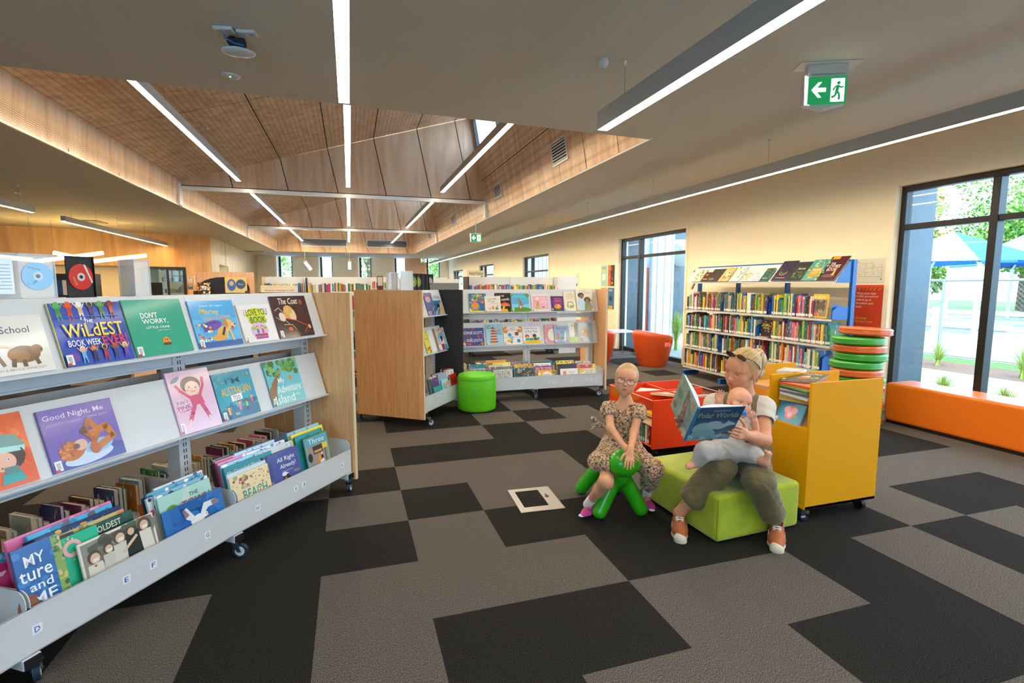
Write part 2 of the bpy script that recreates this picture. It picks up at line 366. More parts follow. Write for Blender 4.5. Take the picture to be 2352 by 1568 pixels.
def window(k,a,b_,z0,z1,mull,trans,fx=XW+.07,d=.10):
    w=MB(); t=.06; mull=sorted(mull)
    w.box(fx,a,z0,fx+d,a+t,z1); w.box(fx,b_-t,z0,fx+d,b_,z1); w.box(fx,a+t,z1-t,fx+d,b_-t,z1); w.box(fx,a+t,z0,fx+d,b_-t,z0+t+.02)
    for y in mull: w.box(fx-.01,y-.035,z0+t,fx+d,y+.035,z1-t)
    ys=[a+t]+[q for y in mull for q in (y-.035,y+.035)]+[b_-t]
    for z in trans:
        for i in range(0,len(ys),2): w.box(fx,ys[i],z-.03,fx+d,ys[i+1],z+.03)
    o=struct(w.build('window_%d'%k,m_frame,bevel=.004))
    g=MB(); g.box(fx+.045,a+t,z0+t,fx+.055,b_-t,z1-t); g.build('pane',m_glass,o)
    s=MB(); s.box(XW-.012,a-.06,z1,XW-.001,b_+.06,z1+.05); s.box(XW-.012,a-.06,z0,XW-.001,a-.002,z1); s.box(XW-.012,b_+.002,z0,XW-.001,b_+.06,z1); s.build('surround',m_wall,o)
    lt=bpy.data.lights.new('portal','AREA'); lt.shape='RECTANGLE'; lt.size=z1-z0; lt.size_y=b_-a; lt.cycles.is_portal=True
    po=bpy.data.objects.new('window_portal_%d'%k,lt); COL.objects.link(po); po.location=(XW+.24,(a+b_)/2,(z0+z1)/2); po.rotation_euler=(0,math.pi/2,0)
window(1,*WIN[0],[3.48,2.5,1.5,.5,-.5,-1.5,-2.5],[2.16])
window(2,*WIN[1],[9.98],[2.13])
for k in (2,3,4): window(k+1,*WIN[k],[WIN[k][1]-.75],[1.98])
w=MB()  # unseen window behind the camera, added to light the surfaces facing it
for x in [-5.5+2.2*k for k in range(3)]: w.box(x-.03,-4.12,.3,x+.03,-4.02,2.75)
w.box(-5.5,-4.12,.3,-1.1,-4.02,.36); w.box(-5.5,-4.12,2.69,-1.1,-4.02,2.75)
o=struct(w.build('window_16',m_frame)); g=MB(); g.box(-5.47,-4.08,.36,-1.1,-4.07,2.69); g.build('pane',m_glass,o)
lt=bpy.data.lights.new('portal','AREA'); lt.shape='RECTANGLE'; lt.size=4.4; lt.size_y=2.45; lt.cycles.is_portal=True
po=bpy.data.objects.new('window_portal_16',lt); COL.objects.link(po); po.location=(-3.3,-4.22,1.52); po.rotation_euler=(math.pi/2,0,math.pi)
# far wall with five tall windows between angled white reveals
fw_=MB(); YF=32.6
seg=[(-3.85,-3.15),(-1.6,-.95),(.62,1.28),(2.7,3.35),(4.65,5.45)]
x=-5.1
for a,b_ in seg:
    fw_.box(x,YF,0,a,YF+.2,ZC+.1); fw_.box(a,YF,0,b_,YF+.2,.9); x=b_
fw_.box(x,YF,0,6.25,YF+.2,ZC+.1)
m_wall_lit=mat('wall_paint_lit','fffbf0',.7); struct(fw_.build('wall_back',m_wall_lit))  # whiter copy of the wall paint: strong light on the far wall as colour
for k,(a,b_) in enumerate(seg):
    w=MB(); w.box(a,YF-.02,.9,a+.1,YF+.1,ZC); w.box(b_-.04,YF-.02,.9,b_,YF+.1,ZC); w.box(a+.1,YF-.02,.9,b_-.04,YF+.1,.98)
    o=struct(w.build('window_%d'%(6+k),m_frame)); g=MB(); g.box(a+.1,YF+.03,.98,b_-.04,YF+.04,ZC); g.build('pane',m_glass,o)
    r_=MB(); r_.prism([(a-1.35,YF-.02),(a-.18,YF-.5),(a-.08,YF-.5),(a-.02,YF-.02)],0,ZC-.001,None,0,'z'); struct(r_.build('trim_%d'%(30+k),m_wall_lit if k<4 else mat('pink_wall','e5b79b',.7)))
# left side: plywood clad walls and white walls
lw=MB()
def tq(t,o=0): return (-11.2+.9279*t-.3728*o,17.2+.3728*t+.9279*o)
lw.prism([tq(0),tq(7.25),tq(7.25,.2),tq(0,.2)],2.10,ZC+.1,None,0,'z')
lw.prism([tq(0),tq(1.5),tq(1.5,.2),tq(0,.2)],0,2.10,None,0,'z')
lw.prism([tq(6.5),tq(7.25),tq(7.25,.2),tq(6.5,.2)],0,2.10,None,0,'z')
struct(lw.build('wall_left',m_ply2))
m_ply3=plymat('plywood_pale','c9b485','dfcc9f',.5,rough=.5)
l2=MB()
for ya,yb,za in ((19.95,21.3,0),(21.3,23.2,2.25),(23.2,33,0)):
    xa=-4.47-.042*(ya-19.9); xb=-4.47-.042*(yb-19.9); l2.prism([(xa,ya),(xb,yb),(xb-.15,yb),(xa-.15,ya)],za,ZC+.1,None,0,'z')
struct(l2.build('wall_side',m_ply3))
l3=MB(); l3.box(-12.2,17.3,0,-11.2,17.5,ZC+.1); l3.box(-12.4,-4,0,-12.2,18,ZC+.1); l3.box(-12.4,-4.2,0,-5.5,-4.0,ZC+.1); l3.box(-5.5,-4.2,0,-1.1,-4.0,.3); l3.box(-5.5,-4.2,2.75,-1.1,-4.0,ZC+.1); l3.box(-1.1,-4.2,0,6.3,-4.0,ZC+.1); l3.box(-11.35,14.6,0,-11.2,17.4,ZC+.1)
l3.prism([tq(1.5,.6),tq(5.2,.6),tq(5.2,.7),tq(1.5,.7)],0,ZC,None,0,'z'); l3.prism([tq(5.14,0),tq(5.26,0),tq(5.26,.7),tq(5.14,.7)],0,2.10,None,0,'z'); l3.prism([tq(5.2,2.6),tq(8.2,2.6),tq(8.2,2.7),tq(5.2,2.7)],0,ZC,None,0,'z'); l3.box(-9,26.5,0,-5,26.7,ZC)
struct(l3.build('wall_front',m_wall))

# ================= linear lights =================
m_house=mat('lamp_housing','a7a9a6',.45)
m_wire=mat('steel_wire','9a9a98',.3,metal=1)
def linear(x,y0,y1,z,label,zc,group,w=.07,h=.11,mat_=m_led,nw=None,x1=None,up=None,cup=True):
    L=y1-y0; x1=x if x1 is None else x1; ang=-math.atan2(x1-x,L); Ln=math.hypot(L,x1-x)
    t=thing('linear_pendant_light',label,'ceiling light',(x,y0,z),ang,group)
    b=MB(); b.box(-w/2-.004,0,.012,w/2+.004,Ln,h); b.box(-w/2-.004,0,0,-w/2,Ln,.012); b.box(w/2,0,0,w/2+.004,Ln,.012); b.build('housing',m_house,t)
    d=MB(); d.box(-w/2,.004,.001,w/2,Ln-.004,.0115); d.build('diffuser',mat_,t)
    n=nw or max(2,int(Ln/2.0)+1)
    for k in range(n):
        yy=.35+(Ln-.7)*k/(n-1) if n>1 else Ln/2
        zt=(zc(x+(x1-x)*yy/Ln,0) if callable(zc) else zc)-z
        c=MB(); c.cyl((0,yy,h),(0,yy,zt-.03),.0016,n=6); c.build('suspension_wire',m_wire,t)
        c=MB(); c.cyl((0,yy,zt-.035),(0,yy,zt-.001),.006,.016,n=10); c.build('ceiling_cup',m_white,t)
    return t
m_warm=mat('led_diffuser_warm','ffe9c0',.5,emit=(1,.64,.27),es=LED*2.0)
zs=lambda x,y:roofz(x)
linear(.005,-1.2,3.88,2.75,'linear pendant light running straight overhead toward the skylight edge',ZC,'pendant lights under the low ceiling')
A=linear(2.0,-2.2,3.91,2.75,'wide grey linear pendant light crossing the upper right of the picture',ZC,'pendant lights under the low ceiling',w=.085,h=.14,nw=4)
c=MB(); c.sph((-.18,5.75,ZC-.04-2.75),(.035,.035,.04)); c.tube([(-.18,5.75,.33),(-.17,5.85,.25),(-.08,5.95,.2),(0,6.02,.14)],.003,6); c.build('power_feed',m_white,A)
for k,(x,ya,yb) in enumerate([]): pass
linear(4.6,-2.5,31.0,2.75,'very long linear pendant light running along the window wall to the far end',ZC,'pendant lights under the low ceiling',w=.06,h=.12,nw=15,mat_=mat('led_diffuser_long','fff4e0',.5,emit=(1,.84,.60),es=LED*2.4))
linear(-5.2,5.5,11.15,2.75,'short visible end of a linear pendant light at the far left edge',ZC,'pendant lights over the left area',mat_=m_warm)
linear(-5.35,12.5,19.2,2.75,'long linear pendant light with warm glow over the plywood wall on the left',ZC,'pendant lights over the left area',mat_=m_warm,x1=-5.55,nw=6)
for b,(a,e,nm) in enumerate(((5.3,12.0,'nearest'),(13.05,19.7,'middle'),(20.3,27.0,'farthest'))):
    for x,side in ((-2.1,'left'),(.04,'centre'),(2.1,'right')):
        linear(x,a,e,3.62,'%s row linear pendant light of the skylight, %s bay'%(side,nm),zs,'pendant lights in the skylight',w=.08,h=.12,nw=4,mat_=mat('led_diffuser_skylight','fff4e0',.5,emit=(1,.80,.54),es=LED*2.2))
# V-shaped glowing lamps hanging near the plywood wall
for k,(pts,lb) in enumerate((([(-8.35,15.7,2.22),(-7.45,15.75,2.12)],'glowing bar lamp at left of the angled trio near the plywood wall'),([(-7.9,16.8,2.12),(-6.4,16.9,2.38)],'glowing bar lamp tilted up to the right, upper of the angled trio'),([(-7.2,16.2,2.33),(-6.35,16.25,2.13),(-5.2,16.3,2.30)],'glowing V-shaped lamp, right one of the angled trio'))):
    b=MB(); b.tube(pts,.05,8); o=tag(b.build('angled_lamp',mat('angled_lamp_glow','ffdf90',.5,emit=(1,.66,.22),es=7)),lb,'lamp','angled glowing lamps on the left')
    w=MB()
    for p in (pts[0],pts[-1]): w.cyl((p[0],p[1],p[2]),(p[0],p[1],ZC),.004,n=6)
    w.build('suspension_wire',m_wire,o)
# recessed things on the near ceiling
t=thing('wireless_access_point','white rounded wireless unit with blue cable hanging from the near ceiling','access point',(-0.655,3.989,3.050))
b=MB(); b.sph((0,0,-.005),(.105,.075,.022),28,14); b.build('body',m_white,t)
b=MB(); b.box(-.05,-.03,.015,.045,.03,.075); b.sph((-.03,.0,.06),(.04,.035,.03)); b.build('bracket',mat('black_plastic','0d0d0f',.5),t)
b=MB(); b.tube([(-.08,-.05,.1),(-.07,-.04,.06),(-.02,-.045,.03),(.04,-.03,.03)],.006,8); b.build('cable',mat('blue_cable','1f6fc4',.4),t)
for p,lb in (((-0.718,3.904,3.140),'white wall-type socket plate on the ceiling, left of the pair'),((-0.585,3.910,3.140),'white socket plate on the ceiling, right of the pair')):
    b=MB(); b.box(-.058,-.036,-.012,.058,.036,.008); o=tag(b.build('socket_plate',m_white,None,p,(0,0,-.2),bevel=.003),lb,'socket','socket plates above the wireless unit')
    b=MB(); b.box(-.045,-.02,-.0135,-.01,.02,-.0121); b.box(.01,-.02,-.0135,.045,.02,-.0121); b.build('outlet',mat('outlet_grey','b5b5b0',.5),o)
b=MB(); b.lathe([(0,-.012),(.03,-.014),(.06,-.01),(.075,0),(.0,0)],32); o=tag(b.build('smoke_detector',m_white,None,(-0.844,4.737,3.149)),'flat white round detector with green dot on the near ceiling','detector')
b=MB(); b.cyl((.0,-.02,-.018),(0,-.02,-.0125),.006); b.build('status_light',mat('green_led','40ff60',.4,emit=(.1,1,.2),es=2),o)
b=MB(); b.box(-.3,-.3,-.02,.3,.3,-.001); tag(b.build('air_vent',mat('vent_grey','8e8878',.6),None,(-6.386,16.219,3.150)),'square grey air vent flush in the ceiling above the left pendant light','air vent')
b=MB(); b.box(-.4,-.2,-.02,.4,.2,-.001); tag(b.build('air_vent',mat('vent_grey'),None,(-4.370,27.984,3.150)),'small flat air vent in the ceiling beside the skylight corner','air vent')
b=MB(); b.cyl((0,0,-.02),(0,0,0),.05); b.tube([(0,0,0),(.02,0,-.25),(.12,.1,-.4)],.006,6); tag(b.build('power_feed',m_white,None,(-5.583,11.577,3.150)),'white round cable rose on the ceiling at far left','ceiling rose')
# small hanging bulbs near the far wall
for px,lb in (((-1.699,25.958,2.453),'tilted little tube pendant near the far windows, left one'),((0.032,25.415,2.473),'upright little tube pendant near the far windows, right one')):
    b=MB(); b.cyl((0,0,-.22),(0.0 if px[0]>0 else -.25,0,.12),.06,n=12); o=tag(b.build('tube_pendant',mat('tube_glow','fff3d8',.5,emit=(1,.8,.5),es=45),None,px),lb,'pendant light')
    w=MB(); w.cyl((0 if px[0]>0 else -.25,0,.12),(0 if px[0]>0 else -.25,0,ZC-px[2]),.012,n=6); w.cyl((0 if px[0]>0 else -.25,0,.1),(0 if px[0]>0 else -.25,0,.2),.07,n=12); w.build('cord',m_house,o)
# exit signs
m_green=mat('exit_green','067a3c',.35,emit=(0.01,.30,.09),es=.25); m_exw=mat('exit_white','eef6f0',.35,emit=(.85,1,.93),es=.9)
def exit_sign(loc,s,rz,label,full=True):
    t=thing('exit_sign',label,'exit sign',loc,rz,'green exit signs')
    t.scale=(s,s,s)
    b=MB(); b.prism([(-.155,.03),(.155,.03),(.145,-.19),(0,-.225),(-.145,-.19)],.012,.075); b.build('body',m_white,t,bevel=.006)
    b=MB(); b.prism([(-.15,.02),(-.12,-.0),(-.11,-.19),(-.145,-.19)],.0,.012); b.build('light_edge',mat('sign_edge_light','ffffff',.4,emit=(.8,.95,1),es=1.2),t)
    b=MB(); b.box(-.13,-.008,-.19,.145,.012,.005); b.build('panel',m_green,t,bevel=.004)
    b=MB(); y=-.0095
    b.add([(x,y,z) for x,z in [(-.108,-.09),(-.06,-.035),(-.035,-.035),(-.068,-.075),(-.005,-.075),(-.005,-.105),(-.068,-.105),(-.035,-.145),(-.06,-.145)]],[(0,3,2,1),(0,6,5,4,3),(0,8,7,6)])
    b.box(.03,y,-.178,.125,y+.001,-.012); b.build('arrow_and_door',m_exw,t)
    b=MB(); y=-.0115; b.cyl((.082,y,-.045),(.082,y+.001,-.045),.0125)
    def seg_(a,c,w): 
        d=Vector((c[0]-a[0],0,c[1]-a[1])).normalized(); n_=Vector((-d.z,0,d.x))*w
        A_=Vector((a[0],y,a[1]));C_=Vector((c[0],y,c[1])); b.add([A_+n_,A_-n_,C_-n_,C_+n_],[(0,1,2,3)])
    seg_((.080,-.06),(.070,-.105),.011); seg_((.08,-.062),(.055,-.075),.006); seg_((.055,-.075),(.045,-.098),.006); seg_((.08,-.064),(.105,-.08),.006);seg_((.105,-.08),(.115,-.068),.006)
    seg_((.070,-.1),(.09,-.128),.008); seg_((.09,-.128),(.088,-.165),.008); seg_((.068,-.1),(.062,-.135),.008); seg_((.062,-.135),(.035,-.148),.008)
    b.build('running_figure',m_green,t)
    if full:
        b=MB(); b.box(-.2,-.04,.098,.24,.13,.104); b.build('ceiling_plate',m_white,t,bevel=.002)
        b=MB(); b.box(-.13,.0,.03,.15,.075,.1); b.build('mount',m_white,t,bevel=.004)
    else:
        b=MB(); b.box(-.01,.03,.03,.01,.05,.35); b.build('hanger',m_white,t)
    return t
exit_sign((3.457,3.133,3.045),1.0,-.42,'large green running-man exit sign fixed to the ceiling at upper right')
exit_sign((3.193,13.280,2.824),1.0,-.15,'small distant green exit sign hanging left of the long light strip',False)
exit_sign((3.507,25.411,2.788),.95,-.05,'tiny farthest green exit sign over the far windows',False)

# ================= outside the windows =================
m_conc=mat('pale_concrete','a8a298',.85,var=.06,vscale=3)
m_grav=mat('exposed_aggregate','8f908c',.9,var=.25,vscale=90)
m_mulch=mat('bark_mulch','6b4d3c',.95,var=.45,vscale=45,bump=.8,bscale=60)
m_lawn=mat('lawn','56702e',.95,var=.25,vscale=14)
g=MB(); g.box(6.25,-30,-.12,8.0,60,-.02); struct(g.build('floor_outside',m_grav))
g=MB(); g.box(8.0,-30,-.12,60,60,-.04); struct(g.build('floor_terrace',m_lawn))
def strip(name,y0,x0,x1,m,z=-.035,y1=40,yb=-25):
    # strips run parallel to the fence (slightly skewed)
    b=MB(); k=-.55
    b.prism([(x0+k*0,yb),(x1,yb),(x1,y1),(x0,y1)],z-.04,z,None,0,'z'); return struct(b.build(name,m))
strip('floor_path',0,8.0,10.1,m_conc,-.02); strip('floor_mulch',0,10.1,11.3,m_mulch,-.015); strip('floor_pool_deck',0,12.2,30,m_conc,-.02)
# pool
t=thing('swimming_pool','long turquoise outdoor swimming pool beyond the chain fence','pool',(20.5,12,-.02))
b=MB(); b.box(0,-10,0,4.2,14,.012); b.build('water',mat('pool_water','5fc4dd',.08,var=.1,vscale=2),t)
b=MB(); b.box(-.35,-10.35,0,0,14.35,.05); b.box(4.2,-10.35,0,4.55,14.35,.05); b.box(0,-10.35,0,4.2,-10,.05); b.box(0,14,0,4.2,14.35,.05); b.build('coping',m_conc,t)
m_steelw=mat('wing_wall_steel','4a5860',.3,coat=.2)
for k,y in ((0,4.42),(1,10.82)):
    b=MB(); b.box(6.25,y,-.1,6.67,y+.12,2.95); struct(b.build('trim_%d'%(50+k),m_steelw))
b=MB(); b.box(6.25,-3.6,2.72,6.67,4.42,2.95); b.box(6.25,8.2,2.66,6.67,10.82,2.95); struct(b.build('trim_52',mat('soffit_dark','20262c',.5)))
# shade sails
m_sailb=mat('shade_sail_blue','1c66a8',.7); m_sail_lit=mat('shade_sail_lit','7aa6cf',.75)  # second is a lit copy: light through the cloth painted on one face
def sail(cx,cy,hw,label,zc=2.15,zt=3.35,g='blue shade sails by the pool'):
    t=thing('shade_umbrella',label,'shade umbrella',(cx,cy,0),math.atan2(cy,cx)-.55,g)
    b=MB(); P=[(-hw,-hw),(hw,-hw),(hw,hw),(-hw,hw)]
    for i in range(4):
        a=P[i]; c=P[(i+1)%4]; m_=((a[0]+c[0])/2*.93,(a[1]+c[1])/2*.93)
        b.add([(0,0,zt),(a[0],a[1],zc),(m_[0],m_[1],zc+.05),(c[0],c[1],zc)],[(0,1,2),(0,2,3)],None,1 if i==3 else 0)
        b.add([(a[0],a[1],zc),(m_[0],m_[1],zc+.05),(m_[0],m_[1],zc-.02),(a[0],a[1],zc-.07)],[(0,1,2,3)],None,0)
        b.add([(0,0,zt-.02),(a[0],a[1],zc-.02),(m_[0],m_[1],zc+.03),(c[0],c[1],zc-.02)],[(0,2,1),(0,3,2)],None,0)
    b.build('canopy',[m_sailb,m_sail_lit],t)
    for p in P:
        b=MB(); b.cyl((p[0]*1.0,p[1]*1.0,-.03),(p[0]*1.0,p[1]*1.0,zc-.12),.07,n=12); b.cyl((p[0],p[1],zc-.12),(p[0]*.75,p[1]*.75,zc+.22),.045,n=10); b.build('pole',m_conc if False else m_white,t)
    return t
sail(19.15,12.05,1.9,'blue and white pyramid shade sail by the pool, whole one in the window',2.21,3.27)
sail(27.45,14.23,1.9,'second blue shade sail by the pool, cut by the picture edge',2.35,3.8)
# chain-link fence
t=thing('chain_fence','chain-link fence with steel top rail across the big window view','fence',(11.6,4,0))
m_galv=mat('galvanised_steel','aeb6ba',.35,metal=.7)
b=MB(); b.cyl((0,-9,1.6),(0,22,1.6),.025,n=8); b.cyl((0,-9,.08),(0,22,.08),.015,n=6); b.build('rail',m_galv,t)
for k in range(11): b=MB(); b.cyl((0,-9+3.1*k,-.02),(0,-9+3.1*k,1.62),.03,n=8); b.build('post',m_galv,t)
b=MB(); 
def wire(p,q,r=.0028):
    p=Vector(p);q=Vector(q); s_=.7071*r; 
    b.add([p+Vector((r,0,0)),p+Vector((-r,-s_,s_)),p+Vector((-r,s_,-s_)),q+Vector((r,0,0)),q+Vector((-r,-s_,s_)),q+Vector((-r,s_,-s_))],[(0,1,4,3),(1,2,5,4),(2,0,3,5)])
y=-9.
while y<20.4: wire((0,y,.08),(0,y+1.52,1.6)); wire((0,y+1.52,.08),(0,y,1.6)); y+=.085
b.build('wire_mesh',m_galv,t)
b=MB(); 
for z in (.25,.55,.85): b.box(13.2,-4,z,13.25,14,z+.1)
for k in range(8): b.box(13.19,-4+2.5*k,-.03,13.27,-3.88+2.5*k,1.0)
tag(b.build('white_rail_fence',m_white),'low white horizontal rail fence between mulch bed and pool','fence')
b=MB(); b.box(33,10,2.3,42,13,2.5); b.box(33.1,10.1,0,33.25,10.25,2.3); b.box(33.1,12.7,0,33.25,12.85,2.3); b.box(41.7,10.1,0,41.85,10.25,2.3); b.box(41.7,12.7,0,41.85,12.85,2.3); tag(b.build('pool_shelter',mat('corrugated_pale','d6dade',.5)),'pale corrugated shelter roof behind the pool','shelter')
# foliage
def leaves(mb,c,r,n,rd,size,cols,mi=0):
    for k in range(n):
        while True:
            p=Vector((rd.uniform(-1,1),rd.uniform(-1,1),rd.uniform(-1,1)))
            if .25<p.length<1: break
        p=Vector((c[0]+p.x*r[0],c[1]+p.y*r[1],c[2]+p.z*r[2])); a=Vector((rd.gauss(0,1),rd.gauss(0,1),rd.gauss(0,1))).normalized(); d=a.orthogonal().normalized()*size*rd.uniform(.6,1.3); e=a.cross(d)*.55
        mb.add([p-d,p+e,p+d,p-e],[(0,1,2,3)],rd.choice(cols),mi)
m_leaf=mat('leaf','5d8a32',.6,mode='col',spec=.3); m_bark=mat('bark','5a4a3b',.9,bump=.6,bscale=30)
def tree(x,y,h,w,label,cols,seed,n=6000):
    rd=random.Random(seed); t=thing('tree',label,'tree',(x,y,-.04),0,'trees beyond the pool')
    b=MB(); b.tube([(0,0,0),(.1,.05,h*.3),(.0,.1,h*.6),(.15,0,h*.85)],[.28,.22,.14,.05],10)
    for k in range(6): a=k*1.05; b.tube([(0,0,h*(.3+.06*k)),(math.cos(a)*w*.35,math.sin(a)*w*.35,h*(.45+.07*k))],[.1,.03],6)
    b.build('trunk',m_bark,t)
    b=MB()
    for k in range(11):
        a=rd.uniform(0,6.28); q=rd.uniform(.1,.62)*w; z=h*rd.uniform(.3,.9); leaves(b,(math.cos(a)*q,math.sin(a)*q,z),(w*.4,w*.4,h*.17),n//11,rd,.115,cols)
    b.build('crown',m_leaf,t)
G1=['5e8a30','4a7426','7ba042','8fae4a']; G2=['9a9a3e','b58a3c','7e9a3a','6b8d35']
for k,(x,y,h,w,lb,c) in enumerate(((31,23,7.6,3.4,'big leafy tree with reddish tips above the blue shade sail',G2),(39,20.5,9,3.8,'tall green tree behind the second shade sail',G1),(31,16.0,6.2,2.8,'dense green tree right of the window mullion',G1),(37,29.5,6,3.2,'low green tree far beyond the pool, left one',G1),(27,19.0,3.8,2.0,'broad low green tree seen under the shade sail',G1))): tree(x,y,h,w,lb,c,k)
for k,(x,y,h,w,lb) in enumerate(((1.5,44,7,3.2,'tree filling the middle far windows with green'),(-6,43,8,3.8,'tree seen through the leftmost far window'),(9,47,8,3.4,'tree seen through the right far windows'))): tree(x,y,h,w,lb,G1,20+k,4500)
# palm
t=thing('palm_tree','palm tree top at the right edge of the large window','palm tree',(36,17.5,-.04))
b=MB(); b.tube([(0,0,0),(0,0,5.2)],[.25,.2],10); b.build('trunk',m_bark,t); b=MB()
for k in range(16):
    a=k*.393; u=Vector((math.cos(a),math.sin(a),0)); s_=Vector((-u.y,u.x,0)); pr_=None
    for j in range(7):
        q=u*(j*.3)+Vector((0,0,5.2+.55*math.sin(j*.38)-.02*j*j)); w_=.16*(1-j/7.5)
        if pr_: b.add([pr_[0]-s_*pr_[1],pr_[0]+s_*pr_[1],q+s_*w_,q-s_*w_],[(0,1,2,3)],'5c8a34')
        pr_=(q,w_)
b.build('fronds',m_leaf,t)
# tufts of ornamental grass
def tuft(x,y,h,w,label,seed,z=-.02,cols=('8fae3c','a9bd55','6f9a33','c7c07a'),n=90,g='ornamental grass tufts outside'):
    rd=random.Random(seed); b=MB()
    for k in range(n):
        a=rd.uniform(0,6.28); q=rd.uniform(0,w); hh=h*rd.uniform(.6,1); c=rd.choice(cols); s_=Vector((-math.sin(a),math.cos(a),0))*.0032; pr_=Vector((math.cos(a)*.05*rd.random(),math.sin(a)*.05*rd.random(),0))
        for j in range(1,4):
            f=j/3; q_=Vector((math.cos(a)*(q*f*f),math.sin(a)*(q*f*f),hh*(f-.12*f*f*q/w))); ww=s_*(1-f*.8)*1.5
            b.add([pr_-s_*1.5,pr_+s_*1.5,q_+ww,q_-ww],[(0,1,2,3)],c); pr_=q_
    tag(b.build('grass_tuft',m_leaf,None,(x,y,z)),label,'ornamental grass',g)
for k,(x,y,h,w,lb) in enumerate(((10.5,7.35,.55,.3,'bright grass tuft in the mulch, leftmost beside the wing wall'),(10.6,6.75,.5,.3,'bright grass tuft in the mulch, second from the wing wall'),(10.4,5.35,.62,.32,'large bright grass tuft in the mulch right of the mullion'),(10.7,4.85,.6,.32,'grass tuft in the mulch near the picture edge'),(7.6,4.75,.35,.3,'dark grass clump by the glass at left, near the bench'),(7.4,3.95,.35,.3,'dark grass clump by the glass behind the bench end'),(7.0,8.75,1.0,.4,'tall feathery grass outside the second window, behind the tub chair'),(7.25,9.55,.95,.35,'tall feathery grass outside the second window, right in the corner of glass'),(7.3,10.3,1.0,.35,'tall feathery grass outside the second window, left of the tub chair'))):
    tuft(x,y,h,w,lb,40+k,n=260 if h>.8 else 170)
# neighbouring building seen through the second window
t=thing('metal_building','white ribbed metal building with downpipe seen through the second window','building',(8.9,13.0,0))
b=MB(); b.box(-.66,0,-.03,.16,.3,3.6); b.box(-.98,-.1,-.03,-.82,.3,3.6)
for k in range(4): b.box(-.66+.24*k,-.03,-.03,-.645+.24*k,0,3.6,None,1)
b.build('ribbed_wall',[mat('cladding_white','dfe3e6',.5),mat('rib_grey','8a9298',.5)],t)
b=MB(); b.cyl((-.68,-.1,-.03),(-.68,-.1,3.5),.045); b.build('downpipe',mat('downpipe_grey','6f7b88',.4),t)
b=MB(); b.box(-.80,-.05,-.03,-.72,.3,2.0,'9a5a45'); b.build('brick_pier',mat('brick_red','a4553f',.85,var=.3,vscale=20),t)
t=thing('canopy_building','blue grey metal building with slanted awning outside the second window','building',(9.3,13.6,0)); b=MB(); b.box(.0,.5,-.03,2,1,5.); b.build('wall',m_steelw,t); b=MB(); b.prism([(0,2.75),(0,2.85),(.35,2.85),(.75,2.1),(.6,2.1)],-.4,.5,None,0,'y'); b.build('awning',m_white,t); b=MB(); b.box(.62,-.3,-.03,.74,-.2,2.1); b.build('post',m_steelw,t)
# pale building beyond small windows
b=MB(); b.box(10,22,0,10.3,40,4); 
for k in range(30): b.box(9.96,22+.6*k,0,10,22.06+.6*k,4,None,1)
tag(b.build('ribbed_fence_wall',[mat('cladding_white'),mat('rib_grey')]),'pale ribbed metal wall seen through the small high windows','wall')

# ================= mobile shelving =================
m_oak=plymat('oak_laminate','dda065','efc08c',1.0,rough=.4,stretch=(6,6,.35),coat=.15)
m_lightoak=plymat('light_laminate','cdb28a','dcc5a0',1.0,rough=.45,stretch=(6,6,.35))
m_edge=mat('pale_edge_banding','dccda8',.5)
m_blackp=mat('charcoal_panel','24262a',.5)
m_chrome=mat('zinc_metal','9b9fa3',.3,metal=1)
m_tyre=mat('castor_tyre_grey','1c3040',.5); m_hub=mat('castor_hub','d8dde0',.4)
m_black=mat('black_plastic','0d0d0f',.5)
m_slot=mat('slot_dark','20242a',.6)
m_lettering=mat('label_letter_blue','1659b5',.5)
m_lab=mat('label_paper','eef1f4',.5)
class Mod:
    def __init__(s,S,u,L,root):
        uu=Vector((u[0],u[1],0)).normalized(); s.L=L
        s.W=Matrix(((uu.x,-uu.y,0,S[0]),(uu.y,uu.x,0,S[1]),(0,0,1,0),(0,0,0,1)))
        s.root=root; s.M=WM(root).inverted()@s.W if root else s.W
    def part(s,mb,name,mats,parent=None,bevel=0,M=None):
        return mb.build(name,mats,parent or s.root,None,None,bevel,2,(s.M@M if M is not None else s.M) if parent is None else None)
    def at(s,t,f,z): return s.W@Vector((t,-f,z))      # f = distance in front of the centre line
def mk_thing(name,label,cat,loc,group=None):
    t=thing(name,label,cat,loc,0,group); t.matrix_world=Matrix.Translation(loc); return t
def castor(mod,t,f,rot=0,parent=None,rad=.05,name='castor'):
    f=f*1.22 if f>0 else f*1.15; M=Matrix.Translation((t,-f,0))@Matrix.Rotation(rot,4,'Z')@Matrix.Scale(.78,4)
    b=MB(); b.cyl((0,0,.118),(0,0,.124),.032,n=14); b.cyl((0,0,.106),(0,0,.118),.02,n=14)
    for s_ in (-1,1): b.prism([(-.022,.11),(.022,.11),(.04,.06),(.045,.045),(.02,.045)],s_*.021-.0015,s_*.021+.0015)
    b.cyl((.032,-.024,.05),(.032,.024,.05),.006,n=8)
    o=mod.part(b,name,m_chrome,M=M)
    w=MB(); w.cyl((.032,-.013,.05),(.032,.013,.05),.05,n=24); w.build('tyre',m_tyre,o)
    w=MB(); w.cyl((.032,-.015,.05),(.032,.015,.05),.034,n=20); w.build('wheel_hub',m_hub,o)
    return o
S0,ZL1,S1,H1=.20,1.135,.105,.31
def display(mod,t0,t1,zl):
    """slanted display shelf, lip at front-bottom"""
    b=MB(); b.prism([(.20,zl),(.225,zl+.004),(.225,zl+.016),(.2,zl+.01),(.105,zl+.31),(.10,zl+.31),(.196,zl-.002)][::-1],t0+.004,t1-.004,None,0,'x')
    b.v=[(v[0],-v[1],v[2]) for v in b.v]; b.f=[f[::-1] for f in b.f]
    return mod.part(b,'display_shelf',m_white)
